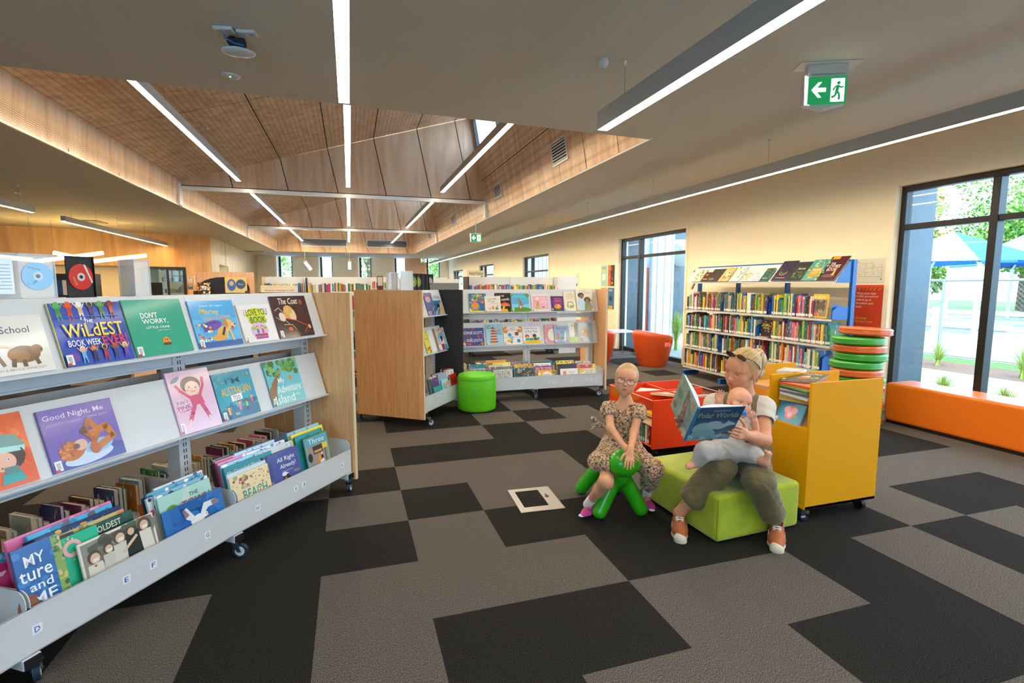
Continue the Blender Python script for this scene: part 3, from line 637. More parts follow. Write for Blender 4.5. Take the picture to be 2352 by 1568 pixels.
def back_display(mod,t0,t1,zl):
    b=MB(); b.prism([(.20,zl),(.225,zl+.004),(.225,zl+.016),(.2,zl+.01),(.105,zl+.31),(.10,zl+.31),(.196,zl-.002)],t0+.004,t1-.004,None,0,'x')
    return mod.part(b,'display_shelf',m_white)
def upright(mod,t,back=True):
    b=MB(); b.box(t-.035,-.04,.12,t+.035,.06,1.40)
    o=mod.part(b,'upright',m_white,bevel=.002)
    b=MB()
    z=.2
    while z<1.38: b.box(t-.009,-.0415,z,t-.005,-.0402,z+.022); b.box(t+.005,-.0415,z,t+.009,-.0402,z+.022); z+=.036
    s_=MB()
    for q in range(2): pass
    o2=b.build('slot_row',m_slot,o); return o
def tray(mod,t0,t1,side=1):
    g=side
    b=MB(); F=lambda a:-a*g
    b.box(t0+.003,F(.395),.138,t1-.003,F(.08),.144); b.box(t0+.006,F(.389),.215,t1-.006,F(.085),.221); b.box(t0+.003,F(.395),.138,t1-.003,F(.392),.312); b.box(t0+.003,F(.085),.144,t1-.003,F(.08),.24)
    b.box(t0+.003,F(.397),.306,t1-.003,F(.387),.312)
    for t in (t0+.004,t1-.007):
        pts=[(F(.392),.146),(F(.392),.335)]+[(F(.392-.045*(1-math.cos(a))),.335+.045*math.sin(a)) for a in (.4,.8,1.2,1.57)]+[(F(.1),.38),(F(.09),.146)]
        b.prism(pts,t,t+.003,None,0,'x')
    return mod.part(b,'bin_tray',m_white)
def rail(mod,t0,t1,z):
    b=MB(); b.box(t0+.035,-.03,z-.03,t1-.035,-.02,z+.03); b.box(t0+.035,-.045,z+.02,t1-.035,-.02,z+.03); b.box(t0+.035,-.045,z-.03,t1-.035,-.02,z-.02); return mod.part(b,'cross_rail',m_white)
def letter(mod,ch,t,zc=.225,par=None):
    M=Matrix.Translation((t,-.3955,zc))
    b=MB(); b.box(-.017,-.0008,-.018,.017,0,.018); o=mod.part(b,'letter_label',m_lab,M=M)
    b=MB(); put_text(b,ch,-.009 if ch!='I' else -.003,-.011,.009 if ch!='I' else .003,.011,-.0012,'1659b5',bold=.03); b.build('printed_letter',m_lettering,o)
def panel(mod,t,mat_,th=.025,edge=True,w=.42,bot=.08,top=1.447,edge_m=None,fc=0):
    b=MB(); b.box(t,-w+fc,bot,t+th,w+fc,top); o=mod.part(b,'end_panel',mat_,bevel=.001)
    if edge: e=MB(); e.box(t-.0005,-w-.002+fc,bot,t+th+.0005,-w+fc,top); e.box(t-.0005,-w+fc,top,t+th+.0005,w+fc,top+.0015); mod.part(e,'edge_band',edge_m or m_edge)
    return o
def base(mod,t,ends=True):
    b=MB(); b.box(t-.03,-.405,.097,t+.03,.40,.137); o=mod.part(b,'base_beam',m_white,bevel=.002)
    c=MB(); c.box(t-.026,-.413,.099,t+.026,-.405,.135); mod.part(c,'end_cap',m_black)
def topcap(mod,t0,t1):
    b=MB(); b.box(t0,-.1,1.438,t1,.1,1.444); return mod.part(b,'top_shelf',m_white)
# ---- unit 1: left foreground
u1=mk_thing('mobile_bookshelf','large white double-sided picture book shelf on castors filling the left foreground','bookshelf',(-1.0,3.2,0),'mobile white bookshelves')
A=Mod((-1.502,2.431),(.552,.834),1.0,u1); B=Mod((-.95,3.265),(.605,.796),1.0,u1)
Z=Mod((-1.502-.50*1.0,2.431-.866*1.0),(.50,.866),1.0,u1)
for m in (Z,A,B):
    tray(m,0,m.L); tray(m,0,m.L,-1)
    for z in (ZL1,.70): display(m,0,m.L,z); back_display(m,0,m.L,z); rail(m,0,m.L,z-.05)
    topcap(m,0,m.L)
for m,t in ((Z,.03),(A,0.0),(B,0),(B,.975)): upright(m,t); base(m,t)
for m,t,f,r in ((Z,.05,.3,1),(Z,.05,-.3,2),(A,.03,.3,1),(A,.03,-.3,2),(B,0,.31,-1.2),(B,0,-.3,1),(B,.95,.33,.4),(B,.95,-.33,2)): castor(m,t,f,r)
panel(B,1.012,m_oak); panel(Z,-.03,m_oak)
for ch,t in (('D',.01),('E',.366),('F',.49),('G',.785)): letter(A,ch,t if t>.03 else .03)
for ch,t in (('H',.146),('I',.446),('J',.515),('K',.897)): letter(B,ch,t)
# ---- unit 2: oak end facing the camera
u2=mk_thing('mobile_bookshelf','mobile bookshelf showing its plain oak end panel, left of the green drum stool','bookshelf',(.7,6.0,0),'mobile white bookshelves')
E=Mod((.392,5.617),(.605,.796),.93,u2)
tray(E,0.0,E.L); 
for z in (ZL1,.70): display(E,0,E.L,z); back_display(E,0,E.L,z)
tray(E,0,E.L,-1); topcap(E,0,E.L)
for t in (.05,.9): upright(E,t); base(E,t)
for t,f,r in ((.03,.36,-.5),(.03,-.36,.3),(.88,.33,.6),(.88,-.33,1)): castor(E,t,f,r)
panel(E,-.03,m_oak); panel(E,.935,m_blackp,edge=False)
for ch,t in (('L',.12),('M',.45),('N',.8)): letter(E,ch,t)
# ---- unit 3: centre right
u3=mk_thing('mobile_bookshelf','wide mobile bookshelf of picture books behind the green drum stool, oak end at right','bookshelf',(2.3,6.655,0),'mobile white bookshelves')
Cm=Mod((1.33,6.655),(1,0),.98,u3); D=Mod((2.31,6.655),(.9995,-.03),.98,u3)
for m in (Cm,D):
    tray(m,0,m.L); tray(m,0,m.L,-1)
    for z in (ZL1,.70): display(m,0,m.L,z); rail(m,0,m.L,z-.05)
    topcap(m,0,m.L)
for m,t in ((Cm,.0),(D,0),(D,.94)): upright(m,t); base(m,t)
for m,t,f,r in ((Cm,.03,.3,1),(Cm,.05,-.3,2),(D,0,.33,-1.7),(D,0,-.28,2.0),(D,.93,.34,3.0),(D,.9,-.3,2)): castor(m,t,f,r)
panel(D,.985,m_oak)
for m,ch,t in ((Cm,'R',.50),(Cm,'S',.78),(D,'T',.2),(D,'V',.26),(D,'W',.51),(D,'X',.73),(D,'Y',.80),(D,'Z',.87)): letter(m,ch,t)

# ================= books with printed covers =================
m_print=mat('printed_cover','ffffff',.35,mode='col',coat=.55,spec=.4)
m_gloss=mat('plastic_wrapped_cover','ffffff',.3,mode='col',coat=1.0,spec=.5,bump=.35,bscale=14)
PAGE='efe9dc'
def art_mesh(items,w,h):
    b=MB(); y=-.0004
    for it in items:
        k=it[0]; y-=.0001
        if k=='r': _,x0,z0,x1,z1,c=it; b.add([(x0*w,y,z0*h),(x1*w,y,z0*h),(x1*w,y,z1*h),(x0*w,y,z1*h)],[(0,1,2,3)],c)
        elif k=='e':
            cx,cz,rx_,rz_,c=it[1:6]; a=it[6] if len(it)>6 else 0; n=20; ca,sa=math.cos(a),math.sin(a)
            b.add([(cx*w+(rx_*math.cos(t)*ca-rz_*math.sin(t)*sa)*w,y,cz*h+(rx_*math.cos(t)*sa+rz_*math.sin(t)*ca)*w) for t in [2*math.pi*i/n for i in range(n)]],[tuple(range(n))],c)
        elif k=='p': b.add([(p[0]*w,y,p[1]*h) for p in it[1]],[tuple(range(len(it[1])))],it[2])
        elif k=='l':
            P=it[1]; wd_=it[2]*w/2
            for p,q in zip(P,P[1:]):
                p=Vector((p[0]*w,0,p[1]*h)); q=Vector((q[0]*w,0,q[1]*h)); d=(q-p).normalized(); n_=Vector((-d.z,0,d.x))*wd_; d=d*wd_*.5
                b.add([(v.x,y,v.z) for v in (p-n_-d,q-n_+d,q+n_+d,p+n_-d)],[(0,1,2,3)],it[3])
        elif k=='t':
            _,txt,x0,z0,x1,z1,c=it[:7]; o=it[7] if len(it)>7 else {}
            put_text(b,txt,x0*w,z0*h,x1*w,z1*h,y,c,o.get('rot',0),o.get('bold',.02),o.get('shear',0))
        elif k=='s':
            _,n,seed,x0,z0,x1,z1,sz,cols=it; rd=random.Random(seed)
            for i in range(n):
                cx=rd.uniform(x0,x1)*w; cz=rd.uniform(z0,z1)*h; r1=sz*w*rd.uniform(.4,1.2); r2=sz*w*rd.uniform(.4,1.2); a0=rd.uniform(0,6.28); m=rd.choice((5,6,7)); c=rd.choice(cols)
                b.add([(min(max(cx+r1*math.cos(a0+6.283*j/m),0),w),y-.000008*(i%9),min(max(cz+r2*math.sin(a0+6.283*j/m),0),h)) for j in range(m)],[tuple(range(m))],c)
    return b
def fig(x,z,s,skin,shirt,pants,hair,arms='up'):
    """a small storybook figure drawn flat: body, legs, arms, head"""
    L=[('p',[(x-.05*s,z+.2*s),(x+.05*s,z+.2*s),(x+.06*s,z-.02*s),(x-.06*s,z-.02*s)],shirt),('l',[(x-.03*s,z),(x-.045*s,z-.17*s)],.035*s,pants),('l',[(x+.03*s,z),(x+.05*s,z-.16*s)],.035*s,pants)]
    d=.14*s if arms=='up' else -.02*s
    L+=[('l',[(x-.05*s,z+.17*s),(x-.13*s,z+.17*s+d)],.028*s,skin),('l',[(x+.05*s,z+.17*s),(x+.13*s,z+.17*s+d)],.028*s,skin),('e',x,z+.28*s,.075*s,.08*s,hair),('e',x,z+.265*s,.058*s,.062*s,skin)]
    return L
def barcode(x=.03,z=.02,s=.1):
    L=[('r',x,z,x+s*.9,z+s*1.6,'f2f2ee')]
    for i in range(5): L.append(('r',x+s*.2,z+s*(.35+.2*i),x+s*.7,z+s*(.43+.2*i),'333333'))
    L+= [('r',x-.01,z-.01,x+s*.5,z+s*.3,'c23a2a')]
    return L
def book_mesh(w,h,t,cover,spine,back=None,page=PAGE,hard=True):
    b=MB(); e=.002; k=.0022; back=back or cover
    b.box(0,0,0,w,k,h,cover); b.box(0,t-k,0,w,t,h,back); b.box(0,k,0,k,t-k,h,spine); b.box(k,k,e,w-.004,t-k,h-e*1.6,page)
    return b
BOOKN=0
def fbook(M,w,h,t,cover,spine,items,label,group=None,mat_=None,name='picture_book',cat='book',bar=True):
    """a book with a drawn front cover; M places its lower left front corner, x right, y into the book, z up the cover"""
    b=book_mesh(w,h,t,cover,spine); o=b.build(name,mat_ or m_print,None,None,None,0,2,M); o.matrix_world=M
    tag(o,label,cat,group)
    items=list(items)+(barcode() if bar else [])
    if items: a=art_mesh([('r',.0,.0,.012,1,spine)]+items,w,h).build('cover_print',mat_ or m_print,o)
    return o
def dispM(mod,t,zl,th,v=0.012,tilt=0):
    """matrix on the slanted display plane"""
    s=Vector((0,.095,H1)).normalized(); n=Vector((0,-s.z,s.y))   # outward normal (toward viewer)
    o=Vector((t,-.20,zl+.006))+s*v+n*(th+.0015)
    M=Matrix(((1,0,s.x,o.x),(0,-n.y,s.y,o.y),(0,-n.z,s.z,o.z),(0,0,0,1)))
    M=mod.W@M
    if tilt: M=M@Matrix.Rotation(tilt,4,'Y')
    return M
def DB(mod,row,t,w,h,cover,spine,items,label,th=.009,v=.012,mat_=None,grp=None,extra=0,bar=True):
    zl=ZL1 if row==1 else .70
    g=grp or {'u1':'picture books on the left foreground display shelves','u3':'picture books on the centre display shelves'}['u1' if mod in (A,B) else 'u3']
    return fbook(dispM(mod,t,zl,th+extra,v),w,h,th,cover,spine,items,label,g,mat_,bar=bar)
sky=lambda c1,c2,z=.5:[('r',0,0,1,z,c2),('r',0,z,1,1,c1)]
# --- unit 1 top row
def T(*a,**k): return ('t',)+a+((k,) if k else ())
DB(A,1,.005,.29,.235,'e9e6e0','d9d4c8',[T('Goes to School',.02,.70,.82,.82,'3c4a66',bold=0,shear=.05),T('JACKIE FRENCH & BRUCE WHATLEY',.02,.05,.9,.10,'a08a70',bold=0,rot=.0),
  ('e',.68,.33,.19,.12,'7d5326'),('e',.84,.40,.07,.065,'8a5d2c'),('e',.62,.30,.12,.09,'986833'),('l',[(.55,.25),(.53,.14)],.05,'6b4520'),('l',[(.66,.22),(.66,.13)],.05,'6b4520'),('l',[(.80,.25),(.82,.15)],.05,'6b4520'),('e',.89,.39,.012,.012,'1a1208'),
  ('p',[(.3,.52),(.42,.52),(.43,.32),(.29,.32)],'cfe0ea'),('l',[(.32,.32),(.31,.16)],.04,'8a6b45'),('l',[(.39,.32),(.43,.17)],.04,'8a6b45'),('e',.36,.6,.055,.06,'d9a066'),('e',.37,.58,.042,.045,'f0c9a4'),('p',[(.25,.52),(.31,.52),(.3,.38),(.23,.4)],'2e7a55'),('l',[(.42,.5),(.55,.46)],.025,'f0c9a4')],
  'white picture book with a brown wombat and a child, leftmost on the foreground shelf',mat_=m_gloss)
W8=[]
for i,(c1,c2) in enumerate((('5cb85c','3b8f3b'),('e8541e','c23a1a'),('f3efe6','d8b48c'),('2a2a2a','4b2f6b'),('6aa84f','3d7a34'),('8a2f1c','b5482c'))): 
    W8+=fig(.12+.145*i,.82,.55,c1,c2,c1,'f0c8a0' if i==3 else c1)
for i,(c1,c2) in enumerate((('e8b48c','6ab7e8'),('c98a5a','202a4a'),('1a1a1a','b02020'),('8a5a3a','3a3a7a'),('d9b06a','7a3fa0'))): W8+=fig(.28+.15*i,.12,.5,c1,c2,c2,'d94f1e' if i%2 else 'f4e6c0')
DB(A,1,.328,.302,.28,'1747b0','d8cf3a',W8+[('r',.05,.76,.95,.775,'1c57c8'),T('THE',.40,.665,.52,.715,'ffffff'),T('WiLdEST',.10,.44,.93,.66,'ffd21f',bold=.05),T('BOOK WEEK',.11,.30,.56,.40,'ffffff',bold=.03),T('EVER!',.58,.28,.95,.44,'f0283c',bold=.06,rot=.05),('e',.12,.13,.09,.07,'6b3fa8')],
  'royal blue picture book with a big yellow and red title and rows of costumed figures',mat_=m_print)
DB(A,1,.640,.312,.286,'12a283','0e8f74',[T("DON'T",.24,.665,.52,.765,'ffffff',bold=.07),T('WORRY,',.24,.55,.68,.65,'ffffff',bold=.07),T('LITTLE CRAB',.28,.475,.68,.515,'ffffff',bold=.04),T('CHRIS HAUGHTON',.46,.425,.68,.445,'d8f5e8',bold=0),
  ('e',.55,.245,.058,.058,'e8932a'),('r',.485,.165,.62,.235,'e8932a'),('r',.485,.16,.62,.20,'5a2a1c'),('e',.535,.26,.009,.014,'20120a'),('e',.57,.26,.009,.014,'20120a'),('r',.5,.2,.605,.215,'c2561e')],
  'teal picture book with a white block title and a tiny orange crab')
DB(B,1,.002,.285,.270,'2f9ad8','1f6fae',sky('3aa5e0','5bb8e8',.6)+[('e',.5,.45,.4,.3,'48abe2'),T('John Grogan',.22,.86,.74,.91,'dff2ff',bold=0),T('Marley',.20,.68,.62,.82,'f5c21e',bold=.04,rot=-.05),T('Goes to School',.24,.585,.86,.67,'f0a52a',bold=.03,rot=.08),('r',0,0,1,.12,'1e5fa8'),
  ('e',.40,.46,.22,.1,'6a4ab0',.2),('e',.28,.40,.10,.07,'5a3c9a'),('l',[(.2,.5),(.5,.52)],.04,'4a3a8a'),('e',.60,.32,.16,.1,'e8b35a',.5),('e',.50,.2,.17,.07,'e0a54a',.1),('e',.78,.47,.095,.1,'e8b86a'),('e',.87,.44,.06,.045,'f0c888'),('e',.91,.455,.018,.018,'22140a'),('e',.70,.50,.045,.1,'c88a38',.2),('l',[(.7,.38),(.66,.17)],.045,'e8c07a'),('l',[(.76,.36),(.8,.12)],.045,'e8c07a'),('e',.84,.39,.03,.035,'d0485a'),
  ('l',[(.66,.4),(.58,.25)],.05,'26304a'),('s',26,4,.02,.05,.35,.5,.03,['f0d23a','e04a3a','ffffff','3a5ac8','f08a2a'])],
  'sky blue picture book with a running yellow dog and flying school things',mat_=m_gloss)
DB(B,1,.305,.255,.236,'e9e5e2','cfc8c8',[('e',.5,.72,.3,.17,'cfd83a'),('e',.52,.56,.28,.12,'b8c832'),T('i LOVE YOU',.16,.70,.86,.88,'222222',bold=.03,rot=.02),T('BOOK',.3,.50,.76,.67,'3a5a1a',bold=.07),('e',.5,.3,.26,.2,'d9b2dc'),('e',.38,.36,.11,.04,'9ac43a'),('e',.62,.36,.11,.04,'9ac43a'),('p',[(.3,.14),(.72,.14),(.68,.2),(.34,.2)],'b03a3a'),('p',[(.33,.07),(.7,.07),(.7,.13),(.33,.13)],'a04a9a')]+fig(.44,.24,.5,'f0c8a0','3a6ab0','3a6ab0','5a2a1a')+fig(.58,.24,.5,'f0c8a0','d04a7a','d04a7a','6a3a1a'),
  'small pale book with a yellow-green hand-lettered title and two readers in a lilac circle')
DB(B,1,.578,.318,.285,'3a0f1a','5a2430',[('s',46,9,.02,.02,.98,.98,.006,['e8b0a0','c86a5a','f0d8c8']),T('The Coat',.2,.80,.74,.95,'f4e6d6',bold=.01,shear=.2),('e',.82,.84,.05,.06,'a0522d'),('e',.43,.55,.16,.2,'d9a24a',.4),('e',.5,.52,.085,.13,'eac7a0'),('e',.4,.66,.12,.1,'e0b05a'),('p',[(.3,.46),(.55,.4),(.86,.24),(.7,.08),(.3,.16),(.18,.34)],'1a0c10'),('l',[(.3,.46),(.55,.4),(.86,.24),(.72,.1)],.018,'c8452a'),('l',[(.2,.32),(.42,.3),(.5,.18)],.016,'e8963a'),('e',.2,.5,.08,.1,'e6d2c4',.4),('l',[(.04,.66),(.16,.72),(.26,.6)],.012,'e8d8c8'),('l',[(.04,.5),(.14,.42),(.26,.42),(.34,.32)],.012,'e8c8b8'),('e',.9,.22,.035,.05,'e8b890',.3),('e',.34,.2,.06,.05,'c84a28')],
  'dark maroon book with a golden-haired figure, right end of the foreground top row',mat_=m_gloss)
# --- unit 1 second row
DB(A,2,.0,.2,.288,'e8611a','c24a12',[('s',30,3,.0,.3,1,1,.09,['ee6a1e','e25a14','f07a2a']),('e',.62,.40,.26,.24,'4a2a24'),('e',.52,.36,.2,.19,'f2b9a0'),('p',[(.3,.52),(.34,.66),(.55,.74),(.8,.70),(.92,.56),(.9,.50)],'5f9a98'),('p',[(.28,.50),(.9,.46),(.92,.53),(.3,.58)],'a8e0e0'),('e',.60,.385,.03,.035,'dfe8f0'),('e',.6,.385,.014,.016,'3a4a6a'),('e',.47,.28,.02,.014,'a04040'),('p',[(.45,.2),(.75,.2),(.8,.06),(.4,.06)],'3aa8a8'),('p',[(.5,.28),(.72,.28),(.74,.18),(.47,.18)],'5a8a88'),('e',.86,.44,.02,.1,'4a2a24',.2)],
  'orange book with a big-headed child in a teal hat, left edge of the middle row')
DB(A,2,.250,.300,.269,'7a63b8','5a468f',[('p',[(0,0),(1,0),(1,.22),(.75,.3),(.4,.2),(0,.12)],'4a4aa0'),('e',.5,.13,.34,.1,'c9d8ee',.08),('e',.66,.26,.2,.1,'9ac0ea',.1),T('Good Night, Me',.05,.80,.86,.91,'e6ddf5',bold=.03),T('ANDREW DADDO',.07,.72,.52,.765,'c9bde8',bold=0),T('EMMA QUAY',.62,.735,.9,.775,'c9bde8',bold=0),
  ('e',.30,.27,.17,.13,'c86f2a',.3),('s',30,7,.12,.18,.34,.42,.03,['d9803a','b85f22','e0934a']),('e',.42,.34,.09,.08,'e8b8a0',.3),('e',.36,.33,.045,.04,'7a5a5a'),('l',[(.56,.24),(.70,.52),(.60,.70)],.085,'c4722e'),('l',[(.60,.70),(.52,.52),(.62,.36)],.07,'b4622a'),('l',[(.66,.24),(.88,.36),(.82,.55),(.6,.48)],.10,'cc7c34'),('e',.60,.22,.07,.08,'c06a2a'),('e',.5,.56,.06,.035,'6a4a3a',.8)],
  'purple picture book with an orange ape child lying on its back, foreground shelf')
DB(B,2,-.145,.250,.338,'e9bfd6','b88ac0',[('s',34,5,.05,.03,.95,.97,.012,['d85a9a','9ac0d8','c04a8a']),('e',.5,.76,.23,.18,'4a2f2a'),('e',.52,.70,.17,.155,'f4ccb4'),('e',.45,.72,.014,.018,'2a1a1a'),('e',.60,.70,.014,.018,'2a1a1a'),('e',.4,.67,.03,.022,'f0a8a0'),('l',[(.47,.655),(.52,.64),(.57,.65)],.012,'a04a4a'),('l',[(.42,.55),(.24,.68),(.16,.78)],.06,'d9366e'),('l',[(.64,.55),(.78,.72),(.80,.84)],.06,'d9366e'),('p',[(.40,.58),(.68,.58),(.72,.42),(.42,.42)],'d9366e'),('l',[(.48,.43),(.38,.30),(.30,.20)],.085,'d9366e'),('l',[(.64,.43),(.70,.30),(.74,.20)],.085,'d9366e'),('l',[(.3,.2),(.24,.13)],.05,'f0c8b0'),('l',[(.74,.2),(.76,.12)],.05,'f0c8b0'),('p',[(.02,.3),(.3,.36),(.36,.5),(.12,.56)],'eccadf'),T("Tilly's",.08,.46,.34,.53,'8a3a9a',bold=0,shear=.2,rot=.12),T('PINK',.08,.385,.38,.45,'c02a6a',bold=.02,rot=.1),T('PYJAMAS',.1,.34,.38,.375,'c02a6a',bold=.02,rot=.1),('e',.18,.87,.12,.04,'6a8a98',.5)],
  'pink picture book of a dark-haired girl in pink pyjamas, middle row',th=.012,v=.004,mat_=m_gloss,extra=.004)
DB(B,2,.118,.270,.280,'1f9db8','157a92',[('e',.5,.5,.36,.3,'2aa8c0'),('s',40,8,0,.72,1,1,.03,['2f8a8a','5ab0a0','c8b040']),T("I'M",.30,.74,.66,.87,'0f5f80',bold=.06),T('AUSTRALIAN',.13,.50,.90,.68,'f4b41e',bold=.05,rot=.02),('p',[(.34,.36),(.62,.38),(.62,.51),(.34,.49)],'f4f4f0'),T('TOO',.39,.385,.57,.475,'20305a',bold=.03),('r',0,.0,1,.22,'2c6a82'),('s',22,2,0,.24,1,.34,.04,['17607a','1c6f8a'])]+fig(.5,.16,.55,'e8b890','f070a0','3a8ac0','7a4a2a')+fig(.68,.2,.5,'8a5a3a','9ad03a','3a4a9a','2a1a1a')+fig(.84,.28,.4,'e8b890','e8508a','e8508a','d9a24a')+fig(.2,.1,.5,'e8b890','f0a82a','3a5a9a','5a3a2a')+[T('Mem Fox',.34,.06,.44,.13,'ffffff',bold=0)],
  'turquoise picture book with a yellow title and a small white placard, middle row')
DB(B,2,.495,.290,.298,'58b8c4','2f7f86',sky('6cc4cc','86d0d4',.4)+[('p',[(.02,.05),(.12,.05),(.2,.35),(.3,.55),(.46,.72),(.4,.76),(.24,.62),(.1,.5)],'8a6a3a'),('e',.08,.25,.1,.2,'96743f'),('s',60,6,0,.68,.95,1,.07,['4f8a3a','6aa84a','3f7a34','8ab85a']),('s',20,11,.5,.76,.8,.86,.05,['5a9a44','77ad50']),T('My',.30,.44,.48,.60,'f4f8f4',bold=.01),T('Adventure',.22,.26,.92,.42,'f4f8f4',bold=.01),T('Island',.10,.03,.66,.22,'f4f8f4',bold=.01),('e',.68,.56,.05,.06,'e0884a')]+[T('where wild things happen',.66,.12,.84,.2,'e6f4f0',bold=0)],
  'aqua picture book with a leaning leafy tree, right end of the middle row')
# --- unit 3 top row
g3='picture books on the centre display shelves'
DB(Cm,1,.127,.235,.25,'1f6fae','f0d020',[('s',60,1,.02,.05,.98,.95,.07,['e8a02a','d94a2a','2a9ad0','3aa858','f0c83a','1f5fae']),T('NEVER',.2,.83,.8,.94,'f4d422',bold=.06),T('TOUCH',.45,.70,.9,.80,'3ad05a',bold=.05),T('A DINO PLEASE',.2,.55,.9,.66,'f0682a',bold=.05),('e',.35,.35,.22,.2,'e8912a'),('r',0,0,1,.07,'f4d422')],'busy blue and orange book with yellow heading, top left of the centre shelf',mat_=m_gloss)
DB(Cm,1,.478,.22,.255,'2e1f1c','e8c81e',[('s',26,3,.05,.5,.95,.98,.01,['c8a87a','ffffff']),T('Under the',.1,.78,.6,.9,'efe6da',bold=.01,rot=.1),T('Love Umbrella',.1,.58,.9,.72,'efe6da',bold=.01,rot=.1),('p',[(.3,.3),(.36,.42),(.6,.5),(.86,.44),(.96,.3)],'f0644a'),('p',[(.36,.3),(.5,.36),(.72,.36),(.9,.3)],'f4a03a'),('e',.55,.2,.1,.1,'f0d020'),('e',.68,.17,.12,.1,'202030'),('p',[(.3,0),(.8,0),(.74,.15),(.36,.15)],'f4b82a')],'dark brown book with a coral umbrella, behind the cream book on the centre shelf')
DB(Cm,1,.335,.215,.205,'efe6d6','e9b8b8',[T('Count My',.14,.76,.74,.88,'6a8a6a',bold=.01),T('Kisses,',.2,.62,.64,.74,'6a8a6a',bold=.01),T('Little One',.36,.52,.82,.59,'8a6a5a',bold=.0),('s',22,2,.05,.3,.95,.95,.015,['d94a4a','e88a6a']),('e',.5,.24,.08,.1,'f0a02a'),('e',.74,.2,.09,.1,'4a9aa8'),('e',.74,.33,.05,.05,'f0c8a0'),('e',.3,.18,.06,.08,'e8a8a8'),('e',.82,.4,.03,.03,'d93a3a')],'small cream book with green script title and little hearts, top row of the centre shelf',th=.016,extra=.012)
DB(Cm,1,.706,.245,.25,'55b4dc','3a94c0',sky('58b8e0','8ad0ea',.4)+[('e',.5,.08,.6,.16,'4f9a3c'),('e',.9,.88,.14,.1,'5aa83c'),('e',.06,.92,.08,.06,'6ab44a'),T('Hooray Bunny',.14,.74,.86,.88,'7adcf4',bold=.02,rot=-.05),('e',.5,.28,.1,.15,'a8683a'),('e',.5,.25,.055,.09,'e8cdb0'),('e',.5,.5,.075,.08,'a8683a'),('e',.36,.62,.035,.11,'b8784a',.9),('e',.44,.66,.03,.11,'a8683a',.5),('l',[(.46,.14),(.42,.02)],.05,'a8683a'),('l',[(.54,.14),(.6,.02)],.05,'a8683a'),('l',[(.58,.36),(.7,.4)],.05,'a8683a')],'sky blue book with a brown dancing rabbit on a green hill')
DB(D,1,.01,.25,.236,'e8e4e2','d9d0d0',[('p',[(.06,.16),(.96,.13),(.95,.9),(.08,.88)],'ecb4c6'),('e',.34,.74,.09,.085,'f4ece8'),T('YOU',.48,.66,.86,.80,'f8f0ee',bold=.04),T('TOO',.48,.48,.86,.62,'f8f0ee',bold=.04),('e',.34,.4,.08,.11,'eda23a'),('e',.36,.54,.055,.05,'eda23a'),('l',[(.3,.3),(.28,.16)],.035,'e0922a'),('l',[(.4,.3),(.42,.17)],.035,'e0922a'),('l',[(.28,.5),(.18,.58)],.03,'eda23a'),('e',.66,.24,.06,.03,'a04030',.3),('r',.2,.12,.8,.16,'c8cc5a')],'white-bordered pink book with a bouncing orange cat on the centre shelf')
DB(D,1,.292,.178,.207,'5a2a7a','3a1a5a',[('e',.5,.6,.4,.36,'8a3a8a'),('e',.5,.3,.3,.2,'e08a2a'),('e',.52,.33,.19,.14,'f0b45a'),('e',.4,.36,.09,.08,'d98a3a'),T('Why I Love',.26,.76,.86,.86,'f0962a',bold=.03),T('Bedtime',.32,.62,.8,.73,'f0962a',bold=.03),('r',0,0,1,.08,'2f6a3a')],'small purple and orange book with a curled sleeping puppy on the centre shelf')
DB(D,1,.478,.17,.265,'f0ead2','d8d0b0',[T('GUESS',.34,.84,.82,.92,'b0a44a',bold=.0),T('HOW MUCH',.2,.73,.9,.81,'b0a44a',bold=.0),T('I LOVE YOU',.2,.62,.9,.7,'b0a44a',bold=.0),('e',.5,.32,.3,.26,'e4ecd0'),('e',.52,.22,.3,.12,'8ab060'),('l',[(.25,.24),(.35,.46),(.7,.46),(.82,.26)],.09,'e0a85a'),('e',.42,.26,.08,.14,'d0e0c0'),('e',.2,.06,.05,.04,'d9b06a')],'cream book with olive lettering and a small landscape, partly behind the tallest book')
DB(D,1,.655,.245,.298,'ecead8','d6d4c4',[('s',50,5,.5,.1,.98,.5,.04,['5a6a3a','7a8a4a','3a4a2a','a8a86a']),('p',[(.06,.5),(.3,.62),(.5,.52),(.52,0),(.04,0)],'b9dcec'),('e',.3,.72,.19,.15,'3a2f2a'),('e',.34,.66,.12,.12,'8a5f44'),('e',.66,.5,.2,.17,'2f2a24'),('e',.66,.44,.11,.11,'8f6244'),('p',[(.5,.36),(.84,.36),(.9,0),(.46,0)],'6f7f3a'),T('Love From',.2,.9,.62,.95,'a89a8a',bold=0),T('Grandma',.42,.81,.92,.88,'c88a7a',bold=0)],'tallest book on the centre top row, grandmother and child under shiny wrap',mat_=m_gloss,extra=.012)
